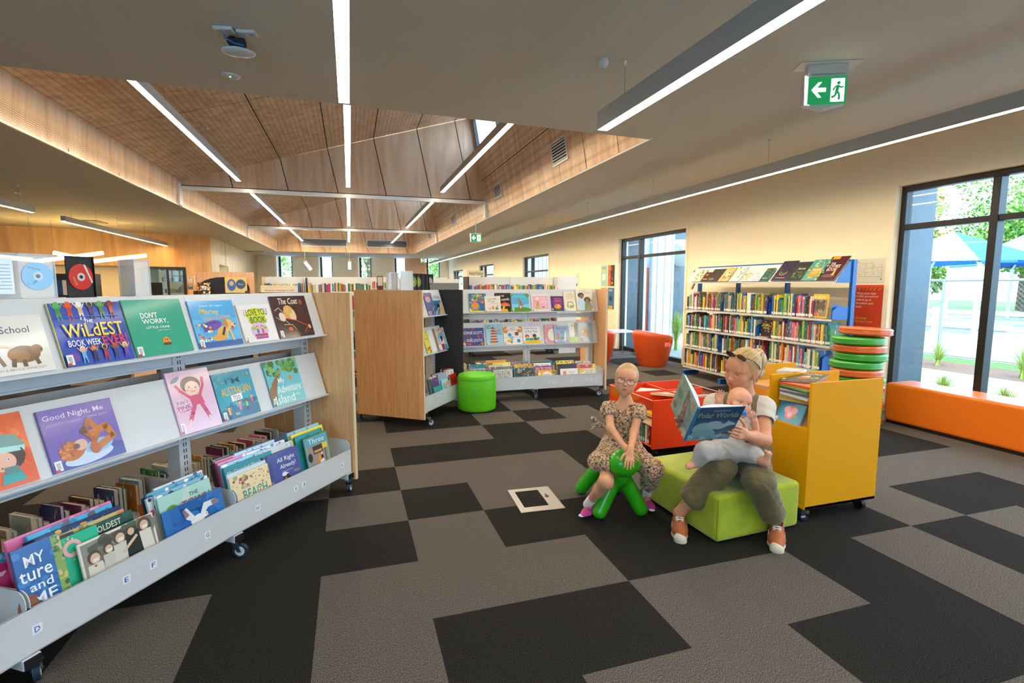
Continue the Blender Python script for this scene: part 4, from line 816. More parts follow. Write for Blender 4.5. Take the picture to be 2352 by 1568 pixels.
# --- unit 3 second row
DB(Cm,2,.04,.288,.236,'27468f','c8452a',[('s',46,1,.02,.02,.98,.98,.05,['d9482a','e05a34','c23c22']),('r',.05,.62,.95,.82,'27468f'),('r',.15,.2,.92,.40,'27468f'),T('SOPHIE SCOTT',.06,.64,.93,.80,'f2f2f2',bold=.04),T('GOES SOUTH',.18,.22,.9,.38,'f2f2f2',bold=.04),('e',.9,.1,.07,.07,'c8822a')],'navy landscape book with red boats and white lettering, left end of the lower row')
DB(Cm,2,.353,.226,.282,'a9d4e4','7ab0c8',[('p',[(.3,.02),(.62,.02),(.58,.3),(.34,.3)],'e0b48a'),('p',[(.34,.3),(.58,.3),(.54,.56),(.38,.56)],'e8c49a'),('p',[(.38,.56),(.54,.56),(.5,.8),(.42,.8)],'e0a87a')]+[('p',[(.2+.02*i,.12+.13*i),(.76-.03*i,.12+.13*i),(.68-.03*i,.18+.13*i),(.28+.02*i,.18+.13*i)],'b8433a') for i in range(6)]+[('l',[(.46,.84),(.46,.94)],.03,'a03a34'),T('NOISY',.56,.60,.97,.72,'c8283a',bold=.05,rot=.1),T('HOUSE',.6,.49,.97,.58,'3a4a9a',bold=.05),T('THE',.66,.74,.86,.8,'e8b02a',bold=.03),('s',24,3,.05,.75,.35,.95,.03,['5a8a5a','8aa86a'])],'pale blue book with a tall red pagoda house, lower row of the centre shelf')
DB(Cm,2,.596,.262,.243,'f3efe6','dcd2c0',[('s',18,3,.02,.62,.2,.98,.06,['d98a3a','e8a85a']),('s',18,4,.8,.62,.98,.98,.06,['d98a3a','e8a85a']),('r',.05,.36,.98,.42,'e8d0a8'),T('WANT TO',.36,.86,.66,.94,'c8704a',bold=.01),T('PLAY TRUCKS?',.24,.76,.78,.84,'c8704a',bold=.01),('e',.32,.53,.1,.09,'3a9ad8'),('p',[(.34,.48),(.52,.44),(.5,.2),(.36,.2)],'8ac8e8'),('e',.7,.58,.1,.1,'4a3024'),('e',.69,.55,.07,.07,'8a5f44'),('p',[(.6,.48),(.8,.48),(.84,.28),(.62,.28)],'e8ecf0'),('r',.7,.1,.86,.28,'2f8ad0'),('e',.3,.2,.15,.07,'e8c02a'),('e',.4,.12,.06,.05,'3a9a4a')],'cream book with two children and toy trucks under palm trees, lower row')
DB(Cm,2,.864,.25,.233,'f4f2ee','dcdad4',[('r',0,0,1,.2,'f4cf2a'),T('This Story',.12,.83,.84,.94,'4a5a4a',bold=.02),T('Is For You',.16,.66,.84,.79,'4a5a4a',bold=.02),T('Greg Pizzoli',.26,.05,.76,.13,'7a6a2a',bold=0),('s',14,3,.05,.45,.95,.6,.02,['f0a890','e8b8a0']),('e',.24,.44,.12,.1,'d8302a'),('e',.25,.38,.08,.07,'f0c0a0'),('p',[(.16,.34),(.36,.34),(.38,.2),(.12,.2)],'3ab0c8'),('e',.48,.26,.12,.08,'4aa85a'),('e',.66,.46,.11,.1,'2a2430'),('e',.68,.4,.07,.06,'7a4a34'),('p',[(.6,.34),(.78,.34),(.86,.2),(.62,.2)],'6a3a4a'),('e',.86,.3,.09,.08,'5aa8a0')],'white and yellow book with green title and two picnicking children, lower row')
DB(D,2,.20,.2,.255,'e49aa4','c87a88',[('e',.55,.45,.32,.42,'f4ecdc'),T('I LOVE',.14,.86,.6,.94,'f4dce0',bold=.0),('s',8,3,.3,.2,.8,.7,.02,['b0685a'])],'rose pink book half hidden behind the blue wrapped book, lower row')
DB(D,2,.54,.16,.27,'f0eee0','d8d6c8',[('s',10,2,.1,.3,.9,.6,.05,['c23a2a','5a9a4a']),('r',0,0,1,.28,'78b84a'),T('L',.4,.8,.7,.94,'e0b02a')],'cream and green book edge between the blue wrapped and grey-blue books')
DB(D,2,.335,.222,.233,'8fb2d8','6a8ab8',[T('WHAT I LOVE',.12,.78,.86,.92,'2a5a6a',bold=.04,rot=.0),T('ABOUT',.4,.68,.66,.74,'2a5a6a',bold=.0),T('YOU',.38,.54,.64,.65,'2a5a6a',bold=.04),('e',.22,.32,.09,.16,'d9823a'),('e',.22,.52,.07,.065,'d9823a'),('s',24,5,.4,.02,.98,.3,.05,['b0482a','6a9a5a','e8b04a','8a4a6a']),('p',[(.6,.1),(.72,.12),(.78,.62),(.7,.66)],'e6ecf2')],'periwinkle blue plastic-wrapped book with an orange tiger, lower row',mat_=m_gloss,extra=.012)
DB(D,2,.642,.268,.272,'9ab4c6','7a98ac',[('p',[(.22,0),(.2,.22),(.34,.36),(.66,.3),(.8,.0)],'e9e6ea'),('l',[(.24,.26),(.44,.06)],.03,'4a5aa0'),('l',[(.22,.16),(.38,.02)],.03,'4a5aa0'),('e',.46,.62,.14,.12,'b08a52'),('e',.48,.52,.1,.11,'ecc4a4'),('e',.64,.42,.13,.13,'c89a5a'),('e',.6,.38,.08,.09,'f0ccb0'),T('Mum',.4,.84,.66,.9,'b8ccd8',bold=0)],'grey-blue book of a mother hugging a child, right end of the lower row')
# --- unit 2 display
gE='picture books on the shelf beside the oak end panel'
DB(E,1,.50,.19,.27,'5f6a9a','3a4468',[('e',.4,.7,.3,.2,'c8a8c8'),('s',20,3,0,0,1,.4,.1,['d0b8d8','8a9ac8','3a4a7a']),T('ROCK',.3,.8,.9,.9,'d04a6a')],'lilac and navy book half hidden behind the surf book, top of the side shelf',grp=gE)
DB(E,1,.684,.205,.247,'2f7f9a','c8a06a',[('p',[(.4,0),(1,0),(1,.7),(.8,.62),(.7,.4)],'d4ae72'),('p',[(0,.1),(.3,.3),(.6,.34),(.7,.45),(.5,.6),(0,.55)],'1c5f80'),('l',[(.1,.02),(.35,.3),(.66,.36),(.72,.55)],.03,'e6f0ee'),('e',.5,.42,.16,.11,'141a24'),('r',0,.7,1,1,'cfe0e4'),T('SURVIVAL',.1,.76,.92,.94,'3a5a6a',bold=.02)],'beach picture book with a dark rock in blue surf, top of the side shelf',grp=gE)
DB(E,2,.45,.12,.27,'e8d832','4a6a3a',[('e',.5,.45,.42,.7,'f0e04a'),('s',12,3,0,0,1,.25,.12,['3a5a2a','e8702a']),T('Leaf',.2,.6,.8,.68,'5a7a2a')],'yellow oval cover book just visible past the oak end panel',grp=gE)
DB(E,2,.557,.2,.27,'eceff0','dfe2e4',[],'blank white board standing on the lower side shelf behind the rainbow book',grp=gE,bar=False)
DB(E,2,.699,.23,.271,'d8c8b8','9a8a6a',[('e',.5,.52,.36,.3,'6ab0d8'),('e',.5,.42,.24,.2,'f0f0ec'),('e',.5,.52,.13,.13,'5a2a1a'),('s',16,3,.05,.75,.9,.98,.06,['d94a3a','e8a02a','5a9a3a','3a6ab0']),('r',0,0,1,.24,'f4f0ec'),('r',.3,.0,.6,.26,'b02a7a'),('r',.62,0,.95,.22,'3ab0a0'),('e',.44,.4,.07,.07,'d8302a')],'bright rainbow picture book on the lower side shelf',th=.03,grp=gE,extra=.01)
# --- bins: front books and the packed books leaning behind them
def binM(mod,t,th,off=0,lean=.2,z=.226,side=1,yaw=0):
    """leaning book in a tray: off = distance back from the front lip"""
    M=Matrix.Translation((t,-(.383-off),z))@Matrix.Rotation(yaw,4,'Z')@Matrix.Rotation(-lean,4,'X')
    return mod.W@M
def BB(mod,t,w,h,cover,spine,items,label,off=0,th=.009,lean=.2,mat_=None,g=None,yaw=0):
    t=max(t,.012); t=min(t,mod.L-w-.012) if w<mod.L-.03 else t
    return fbook(binM(mod,t,th,off,lean,yaw=yaw),w,h-.078,th,cover,spine,items,label,g or ('picture books in the foreground shelf bins' if mod in (A,B) else 'picture books in the other shelf bins'),mat_)
BB(A,-.05,.16,.38,'2a6ab0','1f4f8a',[('s',40,4,0,0,1,1,.12,['2f72ba','235c9e','3a86c8']),('r',.8,0,1,1,'8aa85a'),('s',36,2,.8,0,1,1,.06,['5a8a3a','c8c85a','e0b8a0','3a6a4a']),T('MY',.2,.74,.62,.88,'f4f6fa',bold=.07),T('ture',.05,.56,.72,.70,'f4f6fa',bold=.07),T('and',.2,.42,.68,.53,'f4f6fa',bold=.06),T('ME',.18,.24,.72,.38,'f4f6fa',bold=.07),('e',.1,.26,.22,.3,'8a5a3a'),('r',0,.36,.3,.38,'b03a2a')],'blue book with chunky white handwriting at the lower left corner',th=.012)
BB(A,.09,.075,.36,'5a8a5a','c8c078',[('s',60,9,0,0,1,1,.25,['3f7a4a','b8b85a','e6c8a8','d8604a','2a5a3a'])],'jungle-patterned book edge beside the blue handwriting book',off=.014)
BB(A,.15,.09,.35,'2a2c34','16181c',[],'dark charcoal book wedged between jungle book and teal book in the lower bin',off=.03)
BB(A,.165,.16,.34,'1fb890','189a78',[('e',.35,.8,.22,.22,'f0b0b8'),('e',.35,.8,.13,.13,'1fb890'),('s',12,3,0,.6,.5,1,.03,['e8d86a'])],'bright teal book with a pink ring behind the grey hospital book',off=.026,th=.01)
PD=[('r',.03,.13,.97,.96,'8a8c80'),('s',40,2,.05,.5,.95,.95,.1,['5a5c50','6b6a5a','7c7a68','4a4c44'])]
for x,z,s,c in ((.16,.3,1.5,'d8d4c4'),(.34,.42,1.2,'c8c6ba'),(.5,.46,1.5,'d0cec2'),(.84,.5,1.5,'d9d6c8')): PD+=[('p',[(x-.1*s*.6,z+.26*s*.6),(x+.1*s*.6,z+.26*s*.6),(x+.12*s*.6,z-.3*s*.6),(x-.12*s*.6,z-.3*s*.6)],c),('e',x,z+.24*s,.055*s,.06*s,'5a4638'),('e',x+.01,z+.22*s,.04*s,.045*s,'d9b89a'),('r',x-.02,z+.18*s,x+.05,z+.22*s,'e8e6dc')]
PD+=[('p',[(.58,.8),(.76,.82),(.78,.25),(.56,.3)],'22241f'),('e',.66,.86,.09,.04,'4a4438'),('e',.66,.82,.045,.05,'d9b89a'),('l',[(.72,.7),(.52,.5)],.04,'d9b89a'),('r',.14,.48,.17,.51,'b02a2a'),T('PANDEMIC',.14,.005,.97,.12,'9a1f1f',bold=.05)]
BB(A,.222,.325,.30,'e6e0d0','cfc8b8',PD,'grey watercolour book of masked nurses and doctors with dark red title',off=.002,th=.007)
BB(A,.585,.345,.275,'0f62b0','0c4a8a',[('s',30,6,0,.5,1,1,.14,['1768b6','1f74c2','0d5aa6']),('e',.52,.46,.12,.07,'e9edf2',.1),('e',.65,.50,.045,.04,'f0f2f4'),('p',[(.50,.5),(.38,.86),(.3,.82),(.34,.58),(.44,.46)],'dfe3ea'),('p',[(.56,.52),(.66,.8),(.88,.78),(.92,.66),(.72,.64),(.6,.5)],'e4e8ee'),('p',[(.78,.77),(.88,.78),(.93,.65),(.8,.63)],'8a7684'),('p',[(.3,.82),(.34,.84),(.4,.66),(.33,.6)],'8a7684'),('l',[(.46,.38),(.42,.28)],.02,'d9822a'),('l',[(.54,.38),(.58,.3)],.02,'d9822a'),('e',.69,.45,.02,.014,'e88a2a'),('e',.665,.51,.008,.009,'10141a'),T('SEAGULL',.28,.06,.68,.24,'f4f6f8',bold=.05),T('&',.74,.22,.8,.34,'0f8f8a')],'deep blue book with a flying white seagull in the lower bin',th=.006,mat_=m_gloss)
BB(A,.60,.30,.335,'a9d8cc','6ab0a4',[('e',.22,.6,.14,.16,'7aa03a'),('s',18,3,.05,.45,.4,.7,.05,['5a8a3a','8ab04a']),('e',.5,.84,.06,.14,'c8d8d0',-.6),T('THE',.56,.80,.74,.88,'3a4a5a',bold=.05),T('TOWN',.4,.62,.95,.76,'b03a4a',bold=.06)],'pale mint book with leafy plant and dark red title, behind the seagull book',off=.030)
for i,(c,s_,dt,w,h,nm) in enumerate((('7ab8d8','d9e6ec',.03,.3,.345,'light blue zebra-patterned'),('e8ecee','c8d0d4',.0,.3,.34,'white with orange top edge'),('5aa8d0','3a88b0',.02,.31,.355,'blue and pink floral'),('dfe6ea','a8b8c0',.07,.28,.36,'pale grey'),('1f5f8a','164a6e',.02,.26,.33,'deep blue'),('e8782a','c85a1a',.01,.24,.30,'orange'))):
    BB(A,.60+dt-.02,w,h,c,s_,[('s',26,i,.02,.72,.98,.98,.05,['ffffff',c,s_,'d9608a','2a4a6a'])],'%s book edge in the G section, %s behind the mint book'%(nm,('front','second','third','fourth','fifth','last')[i]),off=.046+.017*i,th=.011,lean=.22)
for i,(c,s_,t,w,h,txt,tc,nm) in enumerate((('17493f','123a32',.13,.36,.335,"WHERE'S THE OLDEST",'e8e4c8','dark green'),('c8b878','8a8a4a',.14,.33,.345,'','e8e4c8','leafy cream'),('16245a','101a44',.1,.37,.36,"YOU'RE A",'3a9ad0','navy with tiger stripes'),('4ab0e0','2a88b8',.12,.33,.375,'','ffffff','sky blue with penguin head'),('e87ab0','c85a90',.06,.4,.38,'BOOK','ffffff','rose pink'),('d84a8a','b02a6a',-.02,.3,.30,'','ffffff','magenta'),('3aa0d0','2a7aa8',-.1,.28,.33,'','ffffff','blue'))):
    it=[('s',20,i+30,.02,.75,.98,.98,.06,[c,s_,{0:'1d5a4d',1:'e08a5a',2:'e8a52a',3:'5a5a68',4:'f0a0c8',5:'f4d0e0',6:'8ad0f0'}[i]])]
    if txt: it.append(T(txt,.06 if i<3 else .7,.84,.85 if i<3 else .95,.95,tc,bold=.05))
    BB(A,t,w,h,c,s_,it,'%s picture book top edge behind the hospital book, %s back'%(nm,('one','two','three','four','five','six','seven')[i]),off=.04+.018*i,th=.011,lean=.22)
BE=[('s',70,2,.03,.03,.97,.97,.022,['c86a4a','b8844a','7a9a5a','a85a6a','e0b8a0']),('s',12,6,.05,.7,.4,.95,.05,['b04a4a','9ab07a']),T('At the',.22,.60,.42,.70,'4a4a3a',bold=.0),T('BEACH',.24,.30,.80,.56,'2a98a0',bold=.05)]
BB(B,-.05,.30,.295,'ecdcae','b8d0d8',BE,'cream book with turquoise beach title and tiny bathers in the lower bin',th=.007)
BB(B,-.02,.285,.315,'c8dce8','a8c0cc',[],'pale blue book peeping out behind the cream beach book',off=.010)
BB(B,-.11,.34,.35,'128a98','0c6a78',[T('My Grandad Marches on',.05,.82,.95,.90,'e8e4d4',bold=.0,shear=.1),T('Anzac Day',.22,.68,.82,.80,'e8e4d4',bold=.02)],'teal book with small cream lettering behind the beach book',off=.024)
for i,(c,s_,dt,w,h,nm) in enumerate((('8ac8dc','5a9ab0',-.05,.34,.365,'light blue'),('e070a8','c04a88',-.14,.36,.375,'pink glossy'),('b83a5a','8a2a44',-.14,.34,.385,'raspberry'),('1c2c44','121c30',-.16,.36,.39,'dark navy'),('3a3a5a','2a2a44',-.12,.3,.36,'slate purple'))):
    BB(B,dt,w,h,c,s_,[('s',10,i,.02,.8,.98,.98,.05,[c,s_,'ffffff'])],'%s picture book top edge in the H section, %s behind the teal book'%(nm,('just','second','third','fourth','fifth')[i]),off=.038+.017*i,th=.011,lean=.22,mat_=m_gloss)
BB(B,.285,.25,.33,'44549e','343f7c',[T('All Right',.28,.72,.86,.86,'f4f4f0',bold=.03),T('Already!',.34,.55,.86,.69,'f4f4f0',bold=.04),T('A Snowy Story',.38,.48,.74,.52,'e8e8f0',bold=0),('p',[(.3,.1),(.4,.4),(.56,.4),(.78,.1)],'2a1d18'),('e',.48,.36,.1,.1,'2a1d18'),('e',.46,.3,.045,.06,'c8925a'),('e',.44,.44,.08,.05,'e8ecf4'),('r',.36,.42,.56,.45,'e8ecf4'),('p',[(0,0),(1,0),(1,.08),(.5,.14),(.2,.06)],'dfe4ee'),T('With thanks',.76,.38,.95,.46,'e0b44a',bold=0),('e',.2,.13,.035,.05,'e8b02a')],'indigo blue book with a white-hatted dark bear in the lower bin',th=.007)
BB(B,.27,.24,.33,'5a6a7a','3f4c58',[('s',20,1,.02,.7,.98,.98,.05,['8a9aa8','d8a86a'])],'grey book directly behind the indigo bear book',off=.012)
for i,(c,s_,dt,h,nm) in enumerate((('cfd8de','a8b4bc',.24,.36,'silver grey with pink speckles'),('e6ecf0','c8d0d8',.2,.375,'white with blue brush strokes'),('b8d8ee','88b0cc',.14,.39,'ice blue with feather strokes'),('2a3a6a','1c2848',.24,.385,'dark blue'))):
    BB(B,dt,.3,h,c,s_,[('s',22,i+5,.02,.8,.98,.98,.04,[c,s_,'e08ab0' if i==0 else '4a7aa8'])],'%s picture book top edge in the I section, %s'%(nm,('front of four','second of four','third of four','rearmost of four')[i]),off=.03+.02*i,th=.012,lean=.22)
BB(B,.60,.215,.345,'8aa8a4','6a9a8a',[('r',0,.78,1,1,'58a8b8'),T('Three',.16,.82,.86,.95,'e6f4f4',bold=.0),('r',.08,.12,.92,.78,'9a9088'),('r',.3,.55,.72,.75,'3a342c'),('r',.34,.58,.68,.64,'c8a24a'),('e',.14,.5,.1,.14,'2a2824'),('e',.52,.26,.13,.17,'d98a2a'),('e',.62,.28,.1,.14,'f0ece4'),('e',.56,.42,.1,.085,'e09432'),('e',.64,.43,.05,.06,'1c1814'),('p',[(.48,.48),(.52,.56),(.56,.5)],'e09432'),('p',[(.6,.5),(.66,.57),(.68,.48)],'e8e0d4'),('l',[(.82,.66),(.8,.12)],.03,'2f2a24'),('r',.72,.62,.94,.76,'e8c84a'),('r',0,0,1,.12,'d0a8a0')],'grey-green book with a calico cat on a street at the K end',th=.008)
for i,(c,s_,dt,w,h,nm) in enumerate((('5a8a3a','3f6a2a',.62,.23,.345,'leafy green'),('2a98a8','1c7884',.57,.26,.365,'teal green'),('f0e040','c8b82a',.56,.3,.38,'yellow-banded white'),('9ac8dc','6aa0b8',.55,.3,.395,'pale blue'),('1f7a8a','145a68',.53,.2,.35,'dark teal'))):
    BB(B,dt,w,h,c,s_,[('s',12,i+50,.02,.75,.98,.98,.05,[c,s_])]+([T('JENNIFER BURNS - ROSE BUSBY',.08,.91,.92,.95,'3a6a8a',bold=0)] if i==2 else []),'%s picture book behind the calico cat book, %s'%(nm,('nearest','second','third','fourth','rearmost')[i]),off=.018+.018*i,th=.012,lean=.22)
# bins of the centre and side shelves
CB=[('Cm',.40,.26,.27,'cfd2c8','a8aca0',[('s',70,2,.02,.02,.98,.98,.03,['5a6a7a','e8e6d8','3a4a54','a8a888','7a8a8a'])]+[('l',[(.1+.09*i,0),(.12+.09*i,.8)],.012,'4a545c') for i in range(9)]+[('e',.8,.78,.06,.06,'d98a5a')],'grey birch forest book standing in the centre bin',.0),
('Cm',.71,.24,.27,'3a4438','2a3028',[('s',90,5,.02,.3,.98,.98,.05,['5a6a4a','c8d0c8','7a5a3a','2a3428','a8b4b0']),('r',.02,0,.98,.3,'241c1c'),('l',[(.1,.2),(.2,.32),(.8,.32),(.92,.2),(.8,.06),(.2,.06),(.1,.2)],.03,'e8502a'),T("WHERE'S THE",.2,.2,.84,.3,'f4f0e6',bold=.06),T('WOOKIEE?',.16,.08,.86,.19,'f4f0e6',bold=.06)],'dark forest search book with a red-outlined title plate in the centre bin',.0),
('D',.04,.26,.23,'f0bc2a','c8962a',[('e',.5,.55,.26,.2,'f6f2e6'),T('Isabella',.3,.6,.68,.7,'5a5a4a',bold=0),T('Toybox',.3,.46,.7,.57,'5a5a4a',bold=0),('e',.88,.82,.12,.08,'d9602a'),('e',.96,.72,.08,.1,'3a9a8a'),('e',.78,.18,.1,.1,'a8c8e0'),('e',.1,.7,.07,.08,'f4e6c8'),('s',14,3,.05,.05,.95,.3,.04,['e8e0a0','f4f0d8','8ac0d0'])],'yellow toy book with a white bubble title in the centre bin',.0),
('D',.36,.26,.24,'f2eee6','cfc8bc',[('e',.24,.42,.1,.16,'d9844a'),('e',.24,.66,.09,.09,'d9844a'),('e',.28,.3,.09,.1,'c87a3a'),T('DAVY',.5,.62,.82,.74,'d9644a',bold=.02),T('& the',.56,.5,.72,.57,'7a8a6a',bold=0),T('DUCKLING',.42,.32,.92,.45,'d9644a',bold=.02)],'white book with an orange meerkat and coral title in the centre bin',.0),
('D',.63,.24,.235,'e6c23a','b8963a',[('r',.28,.3,1,.95,'ecdca8'),T('The Pigeon',.34,.72,.95,.84,'6a6a3a',bold=0),T('HAS TO',.42,.55,.84,.67,'6a6a3a',bold=.03),T('GO TO School!',.4,.3,.95,.48,'6a6a3a',bold=.03),('e',.2,.5,.09,.09,'f4f4ec'),('e',.4,.2,.12,.12,'7ab0c8'),('e',.42,.22,.04,.04,'10141a')],'yellow and cream pigeon book at the right end of the centre bin',.0),
('E',.50,.22,.27,'a8d4e4','88b8cc',[T('Busy',.14,.66,.42,.76,'3a5a7a',bold=0),T('BIZZI',.12,.46,.5,.64,'2a6a9a',bold=.02),('e',.66,.6,.16,.2,'e8a83a'),('e',.64,.5,.1,.1,'f4ccac'),('e',.85,.9,.08,.09,'2a2a3a'),('s',10,3,.2,.05,.8,.3,.08,['e8e0a0','d8e8f0'])],'pale blue book with a blonde child in the side bin',.0),
('E',.73,.2,.29,'c8281f','9a1c18',[T('Rosy',.2,.66,.7,.78,'5a1410',bold=.02),T('Grandma',.16,.52,.8,.62,'5a1410',bold=.02),('e',.4,.2,.1,.1,'f0c8a4'),('e',.8,.3,.08,.12,'e0a85a'),('e',.4,.28,.1,.05,'e8c85a')],'bright red book at the right of the side bin',.006),
('E',.30,.18,.22,'3aa0a0','2a8080',[],'turquoise book low in the side bin against the oak panel',.0)]
MD={'Cm':Cm,'D':D,'E':E}
for m,t,w,h,c,s_,it,lb,off in CB: BB(MD[m],t,w,h,c,s_,it,lb,off=off,th=.008)
rd=random.Random(77)
PALN={'c8442a':'red','e8a02a':'amber','2a6ab0':'blue','3a8a5a':'green','e8e4da':'white','8ab8d0':'pale blue','5a3a7a':'purple','d88aa8':'pink','2a2c34':'black','8a5a3a':'brown','1f8a98':'teal','d8d0b8':'cream','6a7480':'grey','f0d83a':'yellow'}
PK=list(PALN)
PREV=[]
def uniq(s,_seen={}):
    _seen[s]=_seen.get(s,0)+1
    return s if _seen[s]==1 else s+', '+('another like it further back','a third such one still further back','a fourth deeper in','a fifth deeper in','a sixth deeper in','a seventh deeper in')[min(_seen[s]-2,5)]
for m,t,w,hh,n,where in (('Cm',.10,.26,.30,5,'behind the drum stool in the centre bin'),('Cm',.36,.30,.33,6,'behind the birch forest book'),('Cm',.68,.26,.31,6,'behind the dark search book'),('D',.02,.27,.29,6,'behind the yellow toy book'),('D',.32,.30,.31,6,'behind the meerkat book'),('D',.62,.27,.29,5,'behind the pigeon book'),('E',.30,.2,.30,3,'low behind the oak end panel'),('E',.46,.26,.32,5,'behind the blonde child book'),('E',.70,.22,.33,4,'behind the bright red book')):
    ks=rd.sample(PK,n)
    for i in range(n):
        k=ks[i]; h=hh+.006*i+rd.uniform(-.03,.02); it=[('s',14,rd.random(),.02,.72,.98,.98,.05,[k,rd.choice(PK),rd.choice(PK)])]
        if m=='D' and t==.02 and i==3: it=[('r',0,.7,1,1,'efece6'),T('Big Smile',.08,.76,.9,.93,'20242a',bold=.06)]; k='e8e4da'
        BB(MD[m],t+rd.uniform(-.02,.02),w*rd.uniform(.85,1.0),h,k,rd.choice(PK),it,uniq('%s-covered picture book %s'%(PALN[k],where)),off=.014+.019*i,th=.013,lean=.21)

# ================= right hand side =================
m_vinylg=mat('green_vinyl','62c816',.45,spec=.3,coat=.05,bump=.25,bscale=260)
m_orange=mat('orange_vinyl','f27a18',.35,coat=.3,bump=.15,bscale=200)
# drum stool
t=thing('drum_stool','lime green upholstered drum stool in front of the centre bookshelves','stool',(1.43,5.96,0))
b=MB(); b.lathe([(0,.445),(.12,.447),(.19,.444),(.215,.436),(.227,.42),(.230,.40),(.229,.385)],48); b.build('seat_top',m_vinylg,t)
b=MB(); b.lathe([(.227,.388),(.232,.38),(.233,.2),(.231,.05),(.226,.02),(.215,.012),(0,.012)],48); b.build('side_cover',m_vinylg,t)
b=MB(); b.lathe([(.2286,.383),(.2325,.385),(.2286,.389)],48); b.build('piping',mat('green_piping','429a16',.4),t)
b=MB(); b.cyl((0,0,0),(0,0,.013),.2,n=24); b.build('foot',m_black,t)
# ---- blue bookcase at the window wall
m_blue=mat('blue_steel','1463b8',.35,coat=.2)
t=thing('blue_bookcase','blue steel bookcase with white shelves against the window wall','bookcase',(5.6,5.9,0))
bc=t
YD=[4.56,5.50,6.42,7.32]; XFc=5.33-5.6; 
def bcp(mb,name,m,par=None,bev=0): return mb.build(name,m,par or t,None,None,bev)
for y in YD:
    b=MB(); b.box(-.01,y-5.9-.02,.02,.05,y-5.9+.02,1.80); o=bcp(b,'upright',m_blue,bev=.003)
    b=MB(); z=.15
    while z<1.75: b.box(-.0105,y-5.9-.004,z,-.0098,y-5.9+.004,z+.02); z+=.035
    b.build('slot_row',m_slot,o)
    b=MB(); b.box(-.26,y-5.9-.03,.0,.05,y-5.9+.03,.075); bcp(b,'foot',m_blue,bev=.004)
SZ=[.16,.48,.79,1.105]
for z in SZ:
    for i in range(3):
        y0,y1=YD[i]-5.9,YD[i+1]-5.9
        b=MB(); b.box(-.27,y0+.004,z,0,y1-.004,z+.004); b.box(-.27,y0+.004,z-.026,-.264,y1-.004,z+.004); bcp(b,'shelf',m_white)
b=MB(); b.prism([(-.27,1.0),(0,1.0),(0,1.35),(-.07,1.35)],YD[0]-5.9+.0,YD[0]-5.9+.003); b.v=[(v[0],v[1],v[2]) for v in b.v]
b=MB(); b.prism([(-.265,1.10),(0,1.10),(0,1.25),(-.20,1.25),(-.265,1.2)],YD[0]-5.9-.002,YD[0]-5.9+.001,None,0); bcp(b,'shelf_end_bracket',m_blue)
b=MB(); b.prism([(-.25,1.53),(-.03,1.80),(0,1.80),(0,1.53)],YD[0]-5.9-.003,YD[0]-5.9,None,0); bcp(b,'display_end_bracket',m_blue)
for i in range(3):
    y0,y1=YD[i]-5.9,YD[i+1]-5.9
    b=MB(); b.prism([(-.25,1.53),(-.28,1.532),(-.28,1.545),(-.255,1.54),(-.05,1.78),(-.045,1.775)],y0+.003,y1-.003,None,0); bcp(b,'display_shelf',m_white)
b=MB(); b.box(-.02,YD[0]-5.9,1.765,.04,YD[3]-5.9,1.80); bcp(b,'top_rail',m_blue)
# spine-out books
m_spine=mat('book_spine','ffffff',.4,mode='obj',coat=.3)
n=m_spine.node_tree.nodes; l=m_spine.node_tree.links; tc=n.new('ShaderNodeTexCoord'); mp=n.new('ShaderNodeMapping'); oi=n.new('ShaderNodeObjectInfo')
cx=n.new('ShaderNodeCombineXYZ'); l.new(oi.outputs['Random'],cx.inputs[2]); mp.inputs['Scale'].default_value=(60,60,14); sc_=n.new('ShaderNodeVectorMath'); sc_.operation='SCALE'; sc_.inputs['Scale'].default_value=40; l.new(cx.outputs[0],sc_.inputs[0]); l.new(sc_.outputs[0],mp.inputs['Location']); l.new(tc.outputs['Object'],mp.inputs['Vector'])
nz=n.new('ShaderNodeTexNoise'); nz.inputs['Scale'].default_value=1; nz.inputs['Detail'].default_value=1; l.new(mp.outputs[0],nz.inputs['Vector'])
gt=n.new('ShaderNodeMath'); gt.operation='GREATER_THAN'; gt.inputs[1].default_value=.64; l.new(nz.outputs['Fac'],gt.inputs[0])
mxx=n.new('ShaderNodeMix'); mxx.data_type='RGBA'; l.new(gt.outputs[0],mxx.inputs['Factor']); l.new(oi.outputs['Color'],mxx.inputs['A'])
hs=n.new('ShaderNodeHueSaturation'); hs.inputs['Value'].default_value=1.8; l.new(oi.outputs['Random'],hs.inputs['Hue']); l.new(oi.outputs['Color'],hs.inputs['Color']); iv=n.new('ShaderNodeMix'); iv.data_type='RGBA'; iv.inputs['Factor'].default_value=.5; l.new(hs.outputs[0],iv.inputs['A']); iv.inputs['B'].default_value=(.85,.8,.65,1); l.new(iv.outputs['Result'],mxx.inputs['B']); l.new(mxx.outputs['Result'],n['Principled BSDF'].inputs['Base Color'])
m_page=mat('page_block','ddd3bd',.8,var=.1,vscale=120); m_stick=mat('spine_sticker','f1f1ee',.5)
SPM={}
def spine_mesh(th,h,d,stick=True):
    k=(round(th,3),round(h,3),round(d,3),stick)
    if k in SPM: return SPM[k]
    # spine faces -x, thickness along y, origin at the bottom front corner
    b=MB(); b.box(.001,.0,0,d,.002,h); b.box(.001,th-.002,0,d,th,h); b.box(0,0,0,.002,th,h)
    b.box(.002,.002,.003,d-.004,th-.002,h-.004,None,1)
    if stick: b.box(-.0006,.001,.012,.0001,th-.001,.042,None,2)
    SPM[k]=b.mesh('library_book',[m_spine,m_page,m_stick]); return SPM[k]
